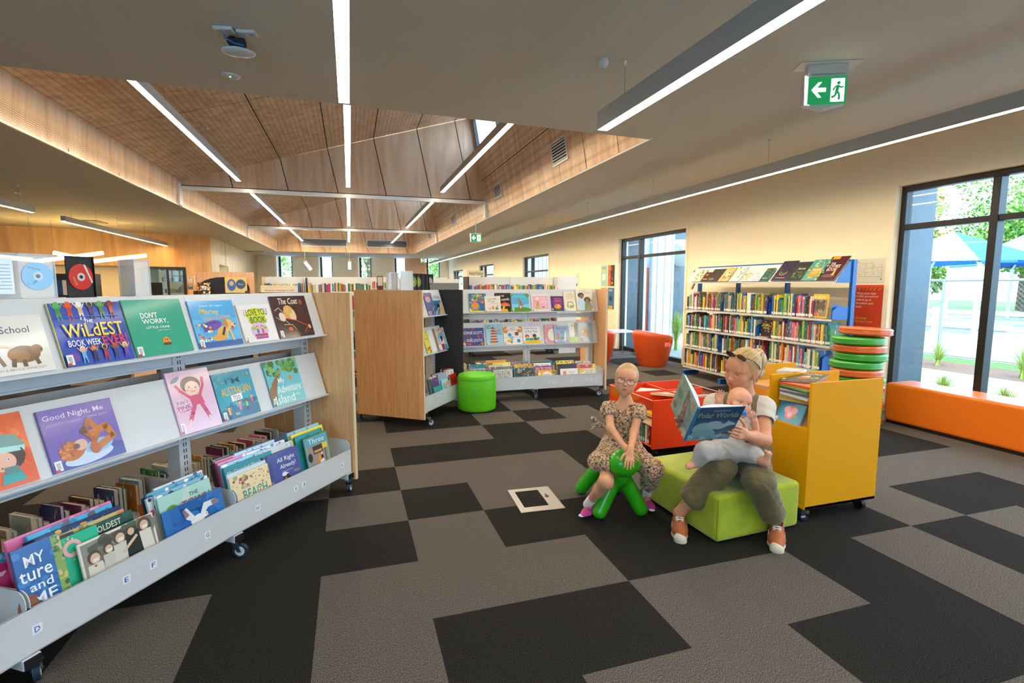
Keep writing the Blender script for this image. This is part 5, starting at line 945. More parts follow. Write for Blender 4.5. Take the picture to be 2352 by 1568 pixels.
SPN=[('b3302a','red'),('d98a2a','orange'),('e8c83a','yellow'),('3f8a3f','green'),('1f5fa0','blue'),('2a2c38','black'),('e6e2d6','white'),('7a4a2a','brown'),('6ab0c8','light blue'),('8a3a6a','plum'),('9ab83a','lime'),('c8b898','beige'),('16706a','teal'),('6a6e76','grey'),('d86a8a','pink'),('2f3f7a','navy')]
def srgb(c): q=C3(c); return q
rd=random.Random(11)
_lab={}
def row_books(y0,y1,z,hmax,place,group,x=5.345,gapend=0,th=(.014,.034),name='library_book',lean=0,d=.19,stick=True):
    """row along +y, spines facing -x"""
    y=y0; L=[]
    while True:
        w_=rd.choice([.014,.018,.022,.026,.031,.036]) if th[1]<.036 else rd.choice([.018,.024,.03,.036]); 
        if y+w_>y1: break
        h=round(hmax*rd.choice([.72,.8,.86,.9,.94,1.0]),3); L.append((y,w_,h,rd.choice(SPN),rd.choice([0,0,.006,.012]))); y+=w_+.0012
    for i,(yy,w_,h,(c,nm),dx) in enumerate(L):
        o=bpy.data.objects.new(name,spine_mesh(w_,h,d,stick)); COL.objects.link(o); o.location=(x+dx,yy,z); o.color=srgb(c)
        a=L[i+1][3][1] if i+1<len(L) else 'the shelf end'; p=L[i-1][3][1] if i else 'the shelf end'
        # seen from the front, +y is to the left
        lb='%s %s book between %s and %s, %s'%('thick' if w_>.028 else 'thin' if w_<.02 else 'medium',nm,a,p,place)
        _lab[lb]=_lab.get(lb,0)+1
        if _lab[lb]>1: lb='%s %s %s book, %s'%(('second','third','fourth','fifth','sixth')[min(_lab[lb]-2,4)],'such' if 0 else 'repeated',nm,place); _lab[lb]=_lab.get(lb,0)+1
        if _lab.get(lb,1)>1: lb=lb+', near %s'%a
        tag(o,lb,'book',group)
bays=['right bay','middle bay','left bay']; rows=['bottom row','third row','second row','top row']
for r,z in enumerate(SZ):
    for i in range(3):
        y0,y1=YD[i]+.012,YD[i+1]-.012; hm=(.285,.27,.27,.285)[r]
        if r==3 and i==0: y0+=.26
        if r==2 and i==1: y0+=.24
        if r==0 and i==0: continue
        if i in (1,2) and not(r==2 and i==1): y0+=.05*(r!=2)
        if r==1 and i==0: y0+=.12
        row_books(y0,y1,z+.005,hm,'%s, %s of blue case'%(rows[r],bays[i]),'spine-out books in the blue bookcase')
# book ends, face-out magazines
for (y,z,lb) in ((YD[2]+.02,SZ[3],'blue metal bookend on the top row beside a red book, left bay'),(YD[1]+.02,SZ[3],'blue metal bookend on the top row, middle bay'),(YD[1]+.235,SZ[2],'blue metal bookend in the second row before the gap, middle bay'),(YD[2]+.03,SZ[1],'blue metal bookend in the third row, left bay'),(YD[0]+.1,SZ[1],'blue metal bookend in the third row, right bay'),(YD[0]+.02,SZ[3],'wide blue metal bookend at the right end of the top row')):
    b=MB(); w_=.003; b.prism([(0,0),(.13,0),(.13,.15),(.09,.17),(.03,.17),(0,.14)],0,w_); b.box(0,0,0,.13,.09,.002)
    tag(b.build('bookend',m_blue,None,(5.35,y,z+.004)),lb,'bookend','blue bookends')
def faceM(x,y,z,tilt=.12,yaw=0):
    """front cover faces -x; book width runs toward -y"""
    return Matrix.Translation((x,y,z))@Matrix.Rotation(-math.pi/2+yaw,4,'Z')@Matrix.Rotation(-tilt,4,'X')
fbook(faceM(5.36,4.87,1.112,.1),.215,.285,.006,'e8b51c','c8941a',[T('KIDS',.1,.80,.8,.93,'f4f0e4',bold=.06),('r',.06,.06,.94,.78,'8a8474'),('e',.55,.45,.3,.3,'5a5248'),('e',.34,.66,.1,.1,'4a443c'),('e',.72,.68,.1,.1,'4a443c'),('e',.55,.3,.14,.1,'a89a88'),('e',.55,.34,.05,.035,'1a1614'),('e',.44,.46,.03,.02,'14100c'),('e',.66,.46,.03,.02,'14100c'),('s',10,3,.06,.06,.5,.2,.06,['d8502a','e8a02a'])],'yellow-bordered magazine with a bear face, top row of the blue bookcase','face-out items in the blue bookcase',bar=False,name='magazine',cat='magazine')
fbook(faceM(5.40,YD[1]+.22,SZ[2]+.006,.1),.19,.24,.008,'231a2c','16101c',[('s',60,3,.05,.3,.95,.95,.04,['e8c83a','d94a8a','3a9ad0','f4f0e4','5ac85a']),T('REBEL',.2,.62,.85,.75,'e8e03a',bold=.04),T('GIRLS',.25,.48,.8,.58,'e8e03a',bold=.04)],'black book with confetti lettering beside the bookend in the second row','face-out items in the blue bookcase')
fbook(faceM(5.40,YD[2]+.17,SZ[1]+.006,.1),.16,.22,.008,'b8283a','8a1c2a',[('e',.5,.5,.2,.25,'3a2420'),('e',.5,.48,.12,.16,'c89070'),('r',.2,0,.8,.26,'e07a8a')],'red book with a smiling girl in the third row of the blue bookcase','face-out items in the blue bookcase')
for q,(c,lb) in enumerate((('d8d8d0','white flat magazine lying in the gap of the second row'),('8a3a3a','dark red flat book on top of the white magazine'))):
    b=book_mesh(.2,.26,.008,c,c); M=Matrix.Translation((5.36,YD[1]+.29-.03*q,SZ[2]+.0125+.0085*q))@Matrix.Rotation(-math.pi/2,4,'Z')@Matrix.Rotation(-math.pi/2,4,'X')
    M=Matrix.Translation((5.35,YD[1]+.215-.02*q,SZ[2]+.0045+.0085*q)); b=MB(); b.box(0,-.19,0,.2,0,.008,c); o=b.build('flat_book',m_print); o.matrix_world=M; tag(o,lb,'book')
# display row on top: front faces on the slope
DISP=[(7.16,.20,.25,'d8d4c0','pale silver-wrapped book, leftmost on the blue case display',[('s',30,1,.05,.05,.95,.95,.08,['8a8a5a','c8c49a','5a6a4a'])],1),
(6.93,.13,.19,'4a1c22','small dark red book with a yellow strip on the blue case display',[T('MY',.2,.6,.7,.8,'e8c83a',bold=.03),('r',.1,.2,.9,.3,'e8b03a')],0),
(6.80,.265,.25,'3a332c','dark brown glossy landscape book on the display, fourth from left end group',[T('Slow Down',.12,.12,.5,.3,'e8e0d0',bold=0,shear=.1)],1),
(6.53,.21,.27,'d8b87a','tan cookbook with a round emblem under glossy wrap on the display',[('e',.5,.55,.3,.25,'efe0b8'),('s',22,3,.0,.0,1,1,.07,['8a5a2a','c88a3a','5a3a1a']),T('COOK',.3,.5,.7,.6,'7a4a2a')],1),
(6.29,.20,.275,'e8e6dc','white book with black specks and pale green words on the display',[('s',16,6,.05,.05,.95,.95,.07,['1a1a1a','3a3a3a']),T('UNPLUGGED',.15,.42,.85,.52,'7ac87a',bold=.02),T('NATURE',.2,.32,.8,.4,'7ac87a',bold=.02)],1),
(6.06,.185,.20,'f0ece0','small white book with a gold plate ringed by food on the display',[('e',.5,.5,.26,.26,'e8b02a'),('e',.5,.5,.18,.18,'f4ecc8'),T('100',.38,.44,.62,.56,'7a4a1a',bold=.03),('s',24,8,.05,.05,.95,.95,.06,['8a2a1a','5a8a3a','d8702a'])],0),
(5.87,.17,.215,'e4e4e4','white book with bright red and orange letter blocks on the display',[T('TOP',.1,.5,.5,.68,'d8302a',bold=.04),T('100',.4,.3,.8,.48,'e8822a',bold=.04),T('BLOCK',.2,.1,.9,.25,'3a6ab0',bold=.04)],0),
(5.71,.15,.225,'16584e','dark teal narrow book with orange dots on the display',[('s',20,5,.05,.3,.95,.9,.05,['e85a2a','e8c03a','3ab0a0']),T('TECH',.2,.15,.8,.25,'e8e8e0')],0),
(5.50,.24,.34,'2c2440','tall dark purple space book with an orange ring on the display',[('l',[(.25,.38),(.35,.30),(.5,.27),(.65,.30),(.78,.4)],.05,'e8803a'),('l',[(.28,.45),(.38,.38),(.5,.35),(.62,.38),(.74,.46)],.04,'3ab8a0'),T('EXPANDING',.2,.12,.8,.17,'c8c0d0'),('s',16,4,.05,.4,.95,.95,.01,['ffffff','c8b8e8'])],1),
(5.25,.22,.30,'2b2f2c','black book with a green plant in its corner on the display',[('s',40,7,.2,.1,.95,.5,.05,['4a8a3a','2a4a2a','6aa84a','8a8a7a']),T('Secret',.3,.6,.8,.72,'d8d8d0')],1),
(5.02,.25,.335,'4f9a94','teal book with a large orange panel on the display',[('s',70,2,0,0,1,1,.06,['2f7a6a','5ab0a0','8ac8b8','e8d03a']),('r',.22,.18,.78,.58,'e8902a'),T('TREASURE',.28,.44,.72,.54,'f4e8c8',bold=.02),T('HUNT',.34,.3,.66,.4,'f4e8c8',bold=.02)],1),
(4.80,.24,.37,'4a1228','tallest burgundy book at the right end of the blue case display',[T('THE',.2,.66,.45,.74,'f0e4e0',bold=.04),T('CITIES',.2,.52,.8,.64,'f0e4e0',bold=.05),T('BOOK',.2,.38,.75,.5,'f0e4e0',bold=.05),('e',.5,.18,.36,.1,'6a5a5a'),('p',[(.62,.2),(.7,.5),(.78,.2)],'e8b84a'),('r',.1,.88,.5,.98,'d8a02a')],1)]
for k,(y,w_,h,c,lb,it,gl) in enumerate(DISP):
    s=Vector((.215,0,.25)).normalized(); o_=Vector((5.6-.262,y,1.552)); n_=Vector((-s.z,0,s.x)); o_=o_+n_*.014
    M=Matrix(((0,s.z*0+(-n_.x),s.x,o_.x),(-1,0,0,o_.y),(0,-n_.z,s.z,o_.z),(0,0,0,1)))
    fbook(M,w_,h,.011,c,c,it,lb,'books on the sloped display of the blue bookcase',m_gloss if gl else m_print,bar=False)
# posters
def sheet(y0,y1,z0,z1,c,items,label,name='poster',x=5.995,g=None,m_=None):
    b=MB(); b.M=Matrix.Identity(4); w_=y1-y0; h=z1-z0
    t_=MB(); t_.box(0,0,0,w_,.0015,h,c); o=t_.build(name,m_ or m_print); o.matrix_world=Matrix.Translation((x-.0015,y1,z0))@Matrix.Rotation(-math.pi/2,4,'Z')
    tag(o,label,'poster',g)
    if items: art_mesh(items,w_,h).build('print',m_ or m_print,o)
    return o
sheet(4.47,4.83,.86,1.505,'d9431e',[('l',[(.06+.05*0,.9),(.06,.95)],.018,'f2b33a'),('l',[(.15,.9),(.15,.95)],.018,'f2b33a'),('l',[(.19,.9),(.19,.95)],.018,'f2b33a'),('l',[(.3,.9),(.33,.95)],.018,'f2b33a'),('l',[(.42,.9),(.46,.95)],.018,'f2b33a'),('l',[(.54,.905),(.6,.95)],.018,'f2b33a'),('l',[(.67,.905),(.74,.945)],.018,'f2b33a'),('l',[(.83,.91),(.92,.945)],.018,'f2b33a'),
 T('When more than',.07,.82,.76,.865,'f4e9dc',bold=.01),T('15,000 pre-school',.07,.755,.84,.805,'f4e9dc',bold=.01),T('children go to',.07,.69,.62,.74,'f4e9dc',bold=.01),T('Storytime each',.07,.625,.70,.675,'f4e9dc',bold=.01),T('week',.07,.57,.29,.61,'f4e9dc',bold=.01),T('Libraries',.06,.35,.5,.405,'f2b33a',bold=.02),T('Change Lives',.06,.28,.7,.335,'f2b33a',bold=.02)],'orange-red poster about pre-school children and Storytime beside the large window',m_=mat('poster_paper','ffffff',.6,mode='col'))
m_paper=mat('poster_paper')
fp=[]
rr=random.Random(3)
for k in range(60):
    x=rr.uniform(.15,.85); z=rr.uniform(.25,.75); d_=rr.uniform(.02,.12)
    fp.append(('l',[(x,z),(x+d_,z)] if k%2 else [(x,z),(x,z+d_)],.004,'5a5a55'))
fp+=[('l',[(.14,.25),(.14,.8),(.6,.8),(.6,.62),(.9,.62),(.9,.25),(.14,.25)],.006,'4a4a46'),('r',.1,.84,.13,.88,'2f8a4a'),('r',.86,.12,.9,.17,'2f8a4a')]
sheet(4.46,4.84,1.53,1.82,'ded8c6',fp,'laminated white floor plan sheet above the orange-red poster',name='floor_plan',m_=m_paper)
for (y0,y1,z0,z1,c,it,lb) in ((11.32,11.62,1.48,1.98,'a9cfc8',[T('DOWNLOAD',.1,.86,.8,.92,'3a5a5a'),('r',.2,.3,.75,.6,'e8f0ec'),('r',.1,.7,.7,.78,'e8e04a')],'pale teal poster, upper left of four left of the second window'),(10.95,11.27,1.48,1.98,'3a2a24',[('r',0,0,.45,1,'d8702a'),('s',14,3,.1,.1,.95,.9,.12,['2a8a5a','c83a2a','e8c04a','1a1a1a'])],'dark orange poster of book spines, upper right of four'),
 (11.32,11.62,.93,1.44,'e8a02a',[('r',.2,.25,.8,.65,'f0ead8'),T('STORY',.1,.8,.8,.9,'7a4a10')],'amber poster, lower left of four left of the second window'),(10.95,11.27,.93,1.44,'3a6aa0',[('e',.5,.5,.22,.2,'1a2a3a'),('r',.2,0,.8,.16,'c8a03a'),T('READ',.2,.84,.8,.93,'dce8f4')],'blue poster with a dark figure, lower right of four')):
    sheet(y0,y1,z0,z1,c,it,lb,g='four posters left of the second window',m_=m_paper)
sheet(7.75,8.05,1.35,1.78,'ece8de',[('l',[(.1,.2),(.4,.5),(.3,.95)],.12,'3a2a4a'),('l',[(.0,.2),(.3,.5),(.2,.95)],.08,'e8842a'),T('hours',.4,.8,.9,.88,'5a5a5a')],'white flyer with dark and orange curved mark left of the blue bookcase display',m_=m_paper,name='flyer')
sheet(12.9,13.15,1.48,1.83,'e8e2d2',[T('A-B',.3,.7,.7,.8,'5a5a5a'),('p',[(.1,.0),(.5,.3),(.5,0)],'3a3a3a')],'small white sign sheet on the window wall between the second and small windows',m_=m_paper,name='sign_sheet')
# ---- cushion stack
cy=[(5.33,4.14,'orange','topmost orange round floor cushion, tilted on the stack'),(5.27,4.17,'green','green round cushion second from the top of the stack'),(5.29,4.16,'orange','orange round cushion third from the top of the stack'),(5.30,4.15,'green','green round cushion fourth from the top of the stack'),(5.26,4.17,'green','green round cushion fifth from the top, slid to the left'),(5.27,4.16,'orange','orange round cushion sixth from the top of the stack'),(5.29,4.15,'green','green round cushion seventh from the top, partly behind the yellow box'),(5.29,4.15,'orange','orange round cushion eighth from the top, behind the yellow box'),(5.28,4.16,'green','green round cushion ninth from the top, hidden low in the stack'),(5.29,4.15,'orange','orange round cushion tenth from the top, low in the stack'),(5.28,4.15,'green','green round cushion eleventh from the top, near the floor'),(5.29,4.15,'orange','orange round cushion at the bottom of the stack on the carpet')]
m_cg=mat('cushion_green','3fa53a',.32,coat=.3,bump=.2,bscale=120); m_co=mat('cushion_orange','dd6a2c',.32,coat=.3,bump=.2,bscale=120)
Hc=.0865
for k,(x,y,c,lb) in enumerate(cy):
    z=Hc*(11-k); h=Hc-.0015; r=.248
    b=MB(); b.lathe([(0,h*.98),(r*.7,h),(r*.93,h*.97),(r*.985,h*.86),(r,h*.74),(r*.995,h*.5),(r,h*.26),(r*.985,h*.14),(r*.93,h*.03),(0,.0)],44)
    o=b.build('floor_cushion',m_co if c=='orange' else m_cg,None,(x,y,z+(.012 if k==0 else 0)),(0,.045 if k==0 else 0,.3*k)); tag(o,lb,'cushion','round floor cushions stacked by the bookcase')
    b=MB(); b.tube([(r*1.0*math.cos(a),r*1.0*math.sin(a),h*.74) for a in [6.2832*i/36 for i in range(36)]],.004,5,closed=True); b.tube([(r*math.cos(a),r*math.sin(a),h*.26) for a in [6.2832*i/36 for i in range(36)]],.004,5,closed=True); b.build('piping',m_co if c=='orange' else m_cg,o)
# ---- window bench
b=MB(); b.box(0,-8,.03,.40,0,.445); o=tag(b.build('window_bench',m_orange,None,(5.585,4.06,0),bevel=.03,seg=4),'long orange vinyl bench under the large window','bench')
b=MB(); b.box(.02,-7.98,0,.38,-.02,.03); b.build('plinth',m_black,o)
b=MB(); b.tube([(.006,-.03,.42),(.006,-7.97,.42)],.004,6); b.build('piping',mat('orange_piping','c4591a',.4),o)
# ---- floor outlet box
t=thing('floor_box','square aluminium floor outlet box with carpet inlay set in the carpet','floor box',(1.199,3.262,0),-.06)
b=MB(); w_=.155
for (x0,y0,x1,y1) in ((-w_,-w_*1.25,w_,-w_*.80),(-w_,w_*.95,w_,w_*1.25),(-w_,-w_*.8,-w_*.72,w_*.95),(w_*.72-.05,-w_*.8,w_,w_*.95)): b.box(x0,y0,.0005,x1,y1,.006)
b.build('frame',mat('brushed_aluminium','b8b4ac',.35,metal=.8),t,bevel=.001)
b=MB(); b.box(-w_*.72,-w_*.8,.0004,w_*.72-.05,w_*.95,.003); b.build('carpet_inlay',cD,t)
b=MB(); b.cyl((w_*.6,.02,.006),(w_*.6,.02,.0085),.014,n=12); b.box(w_*.6-.004,.02,.006,w_*.6+.004,.06,.008); b.build('latch',m_black,t)
# ---- kinder boxes
m_red=mat('red_orange_laminate','ea4210',.45,spec=.3); m_yel=mat('yellow_laminate','e2a000',.6,spec=.2)
RX,RY=2.44,3.73
t=thing('kinder_box','low red book browser box with four compartments behind the girl','book box',(RX,RY,0))
W=.80; Dp=.78; H=.52; z0=.09; th=.018
def pn(x0,y0,za,x1,y1,zb,name,m): b=MB(); b.box(x0,y0,za,x1,y1,zb); return b.build(name,m,t,bevel=.0015)
pn(.0,0,z0,W,th,H,'front_panel',m_red); pn(.0,Dp-th,z0,W,Dp,H,'back_panel',m_red)
pn(0,th,z0,th,Dp-th,z0+.02,'side_rail',m_red); pn(W-th,th,z0,W,Dp-th,z0+.02,'side_rail',m_red)
pn(0,Dp/2,z0,W,Dp/2+th,H-.005,'divider',m_red); pn(W/2,th,z0+.16,W/2+th,Dp-th,H-.01,'divider',m_red)
pn(0,th,z0,W,Dp-th,z0+.018,'base',m_red); pn(th*0,th,z0+.20,W,Dp-th,z0+.21,'inner_floor',m_lightoak)
m_acr=bpy.data.materials.new('clear_acrylic'); m_acr.use_nodes=True; n=m_acr.node_tree.nodes; l=m_acr.node_tree.links; n.remove(n['Principled BSDF']); a1=n.new('ShaderNodeBsdfTransparent'); a1.inputs[0].default_value=(.93,.96,.95,1); a2=n.new('ShaderNodeBsdfGlossy'); a2.inputs['Roughness'].default_value=.05; a3=n.new('ShaderNodeMixShader'); a3.inputs[0].default_value=.14; l.new(a1.outputs[0],a3.inputs[1]); l.new(a2.outputs[0],a3.inputs[2]); l.new(a3.outputs[0],n['Material Output'].inputs[0])
for q in ((0,th,.002,Dp-th),(W-.004,th,W-.001,Dp-th)):
    b=MB(); b.box(q[0],q[1],z0+.33,q[2],q[3],H-.002); b.build('clear_side_strip',m_acr,t)
    b=MB(); b.box(q[0]-.001,q[1],H-.004,q[2]+.001,q[3],H); b.build('strip_edge',m_stick,t)
for x,y in ((.08,.08),(W-.08,.08),(.08,Dp-.08),(W-.08,Dp-.08)): b=MB(); b.cyl((x-.015,y,.032),(x+.015,y,.032),.032,n=16); b.cyl((x,y,.03),(x,y,z0),.01); b.build('castor',m_black,t)
redb=t
def flatbook(x,y,z,w_,h,th_,rz,c,lb,items=None,g=None,sp=None,tilt=0,name='picture_book'):
    """book lying on its back, cover up"""
    M=Matrix.Translation((x,y,z+th_))@Matrix.Rotation(rz,4,'Z')@Matrix.Rotation(-math.pi/2+tilt,4,'X')
    return fbook(M,w_,h,th_,c,sp or c,items or [],lb,g,bar=bool(items),name=name)
gR='books in the red browser box'
flatbook(RX+.13,RY+.07,.315+.03*0,.26,.26,.02,.1,'e8e4da','white book lying at the bottom front of the red box',g=gR)
flatbook(RX+.08,RY+.08,.336,.3,.22,.022,-.06,'e8c23a','yellow book lying in the front left compartment of the red box',g=gR)
flatbook(RX+.35,RY+.1,.345,.26,.25,.02,.15,'c8341a','orange book with fiery picture lying in the front of the red box',[('s',40,3,.0,.0,1,1,.1,['e8602a','f0a02a','8a1c10','e8c83a']),('e',.5,.5,.2,.2,'3a2a5a')],g=gR)
flatbook(RX+.05,RY+.32,.312,.3,.03+.0,.022,0,'9a6a3a','brown board book edge in the red box',g=gR)
flatbook(RX+.12,RY+.48,.48,.50,.20,.02,-.75,'d8b88a','tan book lying across the dividers at the back of the red box',g=gR,sp='8a5a2a')
flatbook(RX+.55,RY+.36,.41,.30,.22,.02,-.35,'e4dcc8','cream book lying at the right of the red box',g=gR)
flatbook(RX+.57,RY+.4,.432,.28,.2,.018,-.1,'7a3a2a','maroon book on the cream book at the right of the red box',g=gR)
for k,(c,nm) in enumerate((('e6e0d2','white'),('d8b03a','yellow'),('5a8ab0','blue'),('8a8a86','grey'),('3a8a6a','green'),('e8e2c8','cream'),('b0442a','rust'))):
    b=book_mesh(.18,.16,.024,c,c); M=Matrix.Translation((RX+.02,RY+.33-.035*k,z0+.02))@Matrix.Rotation(-math.pi/2,4,'Z')@Matrix.Rotation(0,4,'X')
    o=bpy.data.objects.new('picture_book',spine_mesh(.024,.165,.2)); COL.objects.link(o); o.location=(RX+.02,RY+.30-.036*k,z0+.019); o.color=srgb(c); tag(o,'upright %s book in the lower shelf of the red box'%nm,'book',gR)
# yellow box
YX,YY=2.70,2.41
t=thing('kinder_box','tall mustard yellow book browser box at right of the seated woman','book box',(YX,YY,0))
W=.60; Dp=.72; H=.90; z0=.085
pn(0,0,z0,W,th,H,'front_panel',m_yel); pn(0,Dp-th,z0,W,Dp,H,'back_panel',m_yel)
pn(0,th,z0,th,Dp-th,.58,'side_panel',m_yel); pn(W-th,th,z0,W,Dp-th,.58,'side_panel',m_yel); pn(-.004,0,z0,W+.004,Dp,z0+.02,'base',m_yel)
pn(0,th,.58,W,Dp-th,.60,'shelf',m_yel); pn(0,.32,.60,W,.32+th,H,'divider',m_yel)
b=MB(); b.box(W/2,th,.60,W/2+th,.32,.80); b.build('divider',m_yel,t)
for x,y in ((.06,.06),(W-.06,.06),(.06,Dp-.06),(W-.06,Dp-.06)):
    b=MB(); b.cyl((x-.015,y,.036),(x+.015,y,.036),.036,n=16); b.cyl((x,y,.036),(x,y,z0),.012); b.build('castor',m_black,t)
b=MB(); b.box(.0,.02,.012,.035,.05,z0-.005); b.box(-.005,.01,.012,.045,.03,.03); b.build('castor_brake',m_chrome,t)
gY='books in the yellow browser box'
b=MB()
def leanY(x,y,z,w_,h,th_,c,lb,items,rz,tilt,roll=0): 
    M=Matrix.Translation((x,y,z))@Matrix.Rotation(rz,4,'Z')@Matrix.Rotation(roll,4,'Y')@Matrix.Rotation(tilt,4,'X'); return fbook(M,w_,h,th_,c,c,items,lb,gY)
# faces toward -x (open side)
leanY(YX+.02,YY+.30,.602,.20,.14,.014,'2f9ac0','small blue board book with a pink elephant at the bottom of the yellow box',[('e',.5,.5,.2,.24,'e8889a'),('e',.36,.62,.12,.12,'f0a8b4'),('e',.64,.62,.12,.12,'f0a8b4'),('e',.5,.4,.1,.1,'f4c0c8'),('e',.74,.36,.08,.05,'6ab03a')],-math.pi/2,-.45)
for k,(c,nm) in enumerate((('c8a87a','tan'),('3a4a6a','dark blue'),('e8e0d0','cream'),('b0482a','rust'))): leanY(YX+.055+.028*k,YY+.29-.012*k,.602,.20,.17+.006*k,.02,c,'%s board book leaning behind the pink elephant book'%nm,[],-math.pi/2,-.40)
z=.735
for k,(c,nm,rz,hh) in enumerate((('d8b07a','tan',-1.3,.014),('e8b020','amber',-1.35,.012),('a8a49a','grey',-1.45,.012),('e6e4de','white',-1.6,.014),('6a6e74','slate grey',-1.5,.012),('c8ccd0','silver',-1.42,.012),('4a4e54','charcoal',-1.5,.012),('7aa85a','green',-1.62,.012),('e2622e','orange',-1.45,.016))):
    M=Matrix.Translation((YX+.045,YY+.27,z))@Matrix.Rotation(-.10,4,'Y')@Matrix.Rotation(rz+1.5,4,'Z'); b=MB(); b.box(0,-.22,0,.20+.01*(k%3),.02,hh,c); b.box(.004,-.215,.002,.20+.01*(k%3)+.001,.021,hh-.002,PAGE); b.box(-.001,-.22,.0,.002,.02,hh,c)
    o=b.build('picture_book',m_print); o.matrix_world=M; tag(o,'%s book lying in the leaning pile inside the yellow box'%nm,'book',gY); z+=hh+.0008
M=Matrix.Translation((YX+.05,YY+.30,z+.012))@Matrix.Rotation(-.10,4,'Y')@Matrix.Rotation(-1.15,4,'Z')@Matrix.Rotation(-math.pi/2,4,'X')
fbook(M,.22,.25,.01,'1c1f26','1c1f26',[T('Vehicles',.2,.80,.86,.94,'f2f0e8',bold=.02,shear=.1),('e',.56,.42,.2,.2,'2f4a9a'),('p',[(.38,.45),(.66,.45),(.6,.72)],'e8c83a'),('p',[(.34,.38),(.74,.4),(.66,.28),(.42,.26)],'d8402a'),('s',8,3,.7,.2,.95,.5,.05,['e8e03a','3ab06a'])],'black book with a sailing boat on top of the pile in the yellow box',gY)
flatbook(YX+.32,YY+.40,.865,.2,.15,.02,.5,'d8d8d8','white barcode book lying at the back of the yellow box',[('r',.2,.2,.8,.8,'f4f4f0')],g=gY)
flatbook(YX+.05,YY+.40,.78,.26,.2,.02,.1,'e0a878','peach book lying in the back compartment of the yellow box',g=gY)
# ---- green suede ottoman
m_suede=mat('lime_suede','a2b41e',.85,var=.16,vscale=7,sheen=.6,bump=.3,bscale=140)
F=(1.975,2.335); 
def mito(): pass
b=MB(); L1=.64; L2=.72
b.box(0,0,.012,L1,L2,.30)
OT=b.build('ottoman',m_suede,None,(F[0],F[1],0),(0,0,.05),bevel=.028,seg=4); tag(OT,'low square lime green suede ottoman the woman sits on','ottoman')
b=MB(); q=.0; P=[(0,0),(L1,0),(L1,L2),(0,L2)]
b.tube([(.012,.012,.288),(L1-.012,.012,.288),(L1-.012,L2-.012,.288),(.012,L2-.012,.288)],.003,5,closed=True)
b.tube([(.008,.008,.03),(.008,.008,.27)],.0025,5); b.build('seam',mat('suede_seam','7c8f14',.8),OT)
b=MB(); b.box(.04,.04,0,L1-.04,L2-.04,.014); b.build('foot',m_black,OT)
# ---- tub chairs + table by the second window
m_tub=mat('orange_plastic','d9531e',.4,coat=.25)

# ================= things standing on the near shelves =================
m_clear=bpy.data.materials.new('clear_plastic_case'); m_clear.use_nodes=True; n=m_clear.node_tree.nodes; l=m_clear.node_tree.links; q_=n['Principled BSDF']; q_.inputs['Base Color'].default_value=(.82,.86,.88,1); q_.inputs['Roughness'].default_value=.25
a1=n.new('ShaderNodeBsdfTransparent'); a3=n.new('ShaderNodeMixShader'); a3.inputs[0].default_value=.62; l.new(a1.outputs[0],a3.inputs[1]); l.new(q_.outputs[0],a3.inputs[2]); l.new(a3.outputs[0],n['Material Output'].inputs[0])
m_disc=mat('printed_disc','ffffff',.2,mode='col',coat=.8)
def dvd(mod,t,s,yaw,open_,body,disccol,label,z=1.444,h=.19,w=.135,disc_items=(),g='opened disc cases standing on the shelf tops',side=1,paper=None):
    """two leaves joined at a spine; the right leaf carries the disc"""
    M=mod.W@Matrix.Translation((t,s,z))@Matrix.Rotation(yaw,4,'Z'); T_=thing('disc_case',label,'disc case',M=M,group=g)
    for k,(a,sx) in enumerate(((0,1),(open_,-1))):
        R_=Matrix.Rotation(-a,4,'Z') if k else Matrix.Identity(4)
        b=MB(); b.box(0,-.001,0,sx*w,.002,h); b.box(0,-.008,0,sx*w,-.001,.003); b.box(0,-.008,h-.003,sx*w,-.001,h); b.box(sx*(w-.003),-.008,.003,sx*w,-.001,h-.003)
        o=b.build('case_leaf',body,T_,M=R_)
        if k==0 and disccol:
            d=MB(); d.cyl((sx*w*.5,-.0025,h*.5),(sx*w*.5,-.0040,h*.5),.060,n=40,col=disccol)
            d.cyl((sx*w*.5,-.0041,h*.5),(sx*w*.5,-.0046,h*.5),.019,n=24,col='c8ccd0'); d.cyl((sx*w*.5,-.0047,h*.5),(sx*w*.5,-.0052,h*.5),.0085,n=16,col='15171c')
            dd=d.build('disc',m_disc,T_)
            if disc_items:
                it=art_mesh(disc_items,.12,.12); it.M=Matrix.Identity(4); it.v=[(v[0]+sx*w*.5-.06,v[1]-.0038,v[2]+h*.5-.06) for v in it.v]; it.build('disc_print',m_disc,dd)
        if k==1 and paper:
            p_=MB(); p_.box(-.02,-.0035,.02,-w+.01,-.003,h-.02,'dfe3e4'); 
            for j in range(8): p_.box(-.03,-.0042,.04+.014*j,-w+.03+.02*(j%3),-.0036,.044+.014*j,'9a9ea4')
            p_.build('insert_sheet',m_disc,T_)
    return T_
dvd(A,.318,.0,.0,.55,m_clear,'7fb4dc','clear disc case standing open with a pale blue disc on the foreground shelf top',disc_items=[T('On the river',.2,.74,.62,.82,'2a5a9a',bold=0,rot=-.2),('s',10,2,.1,.15,.45,.5,.05,['4a8ac8','5a9ad0'])],paper=True)
dvd(A,.505,.01,.15,2.75,mat('black_plastic'),'cf1f26','black disc case standing open with a bright red disc, on top of the foreground shelf',disc_items=[('p',[(.62,.98),(.70,.98),(.98,.30),(.92,.26)],'d8d8dc'),T('World of Oz',.08,.3,.42,.38,'e8d030',bold=0,rot=-1.2)])
dvd(B,-.175,.0,.5,2.2,m_clear,None,'translucent white case standing half open on the foreground shelf top, right of the red disc')
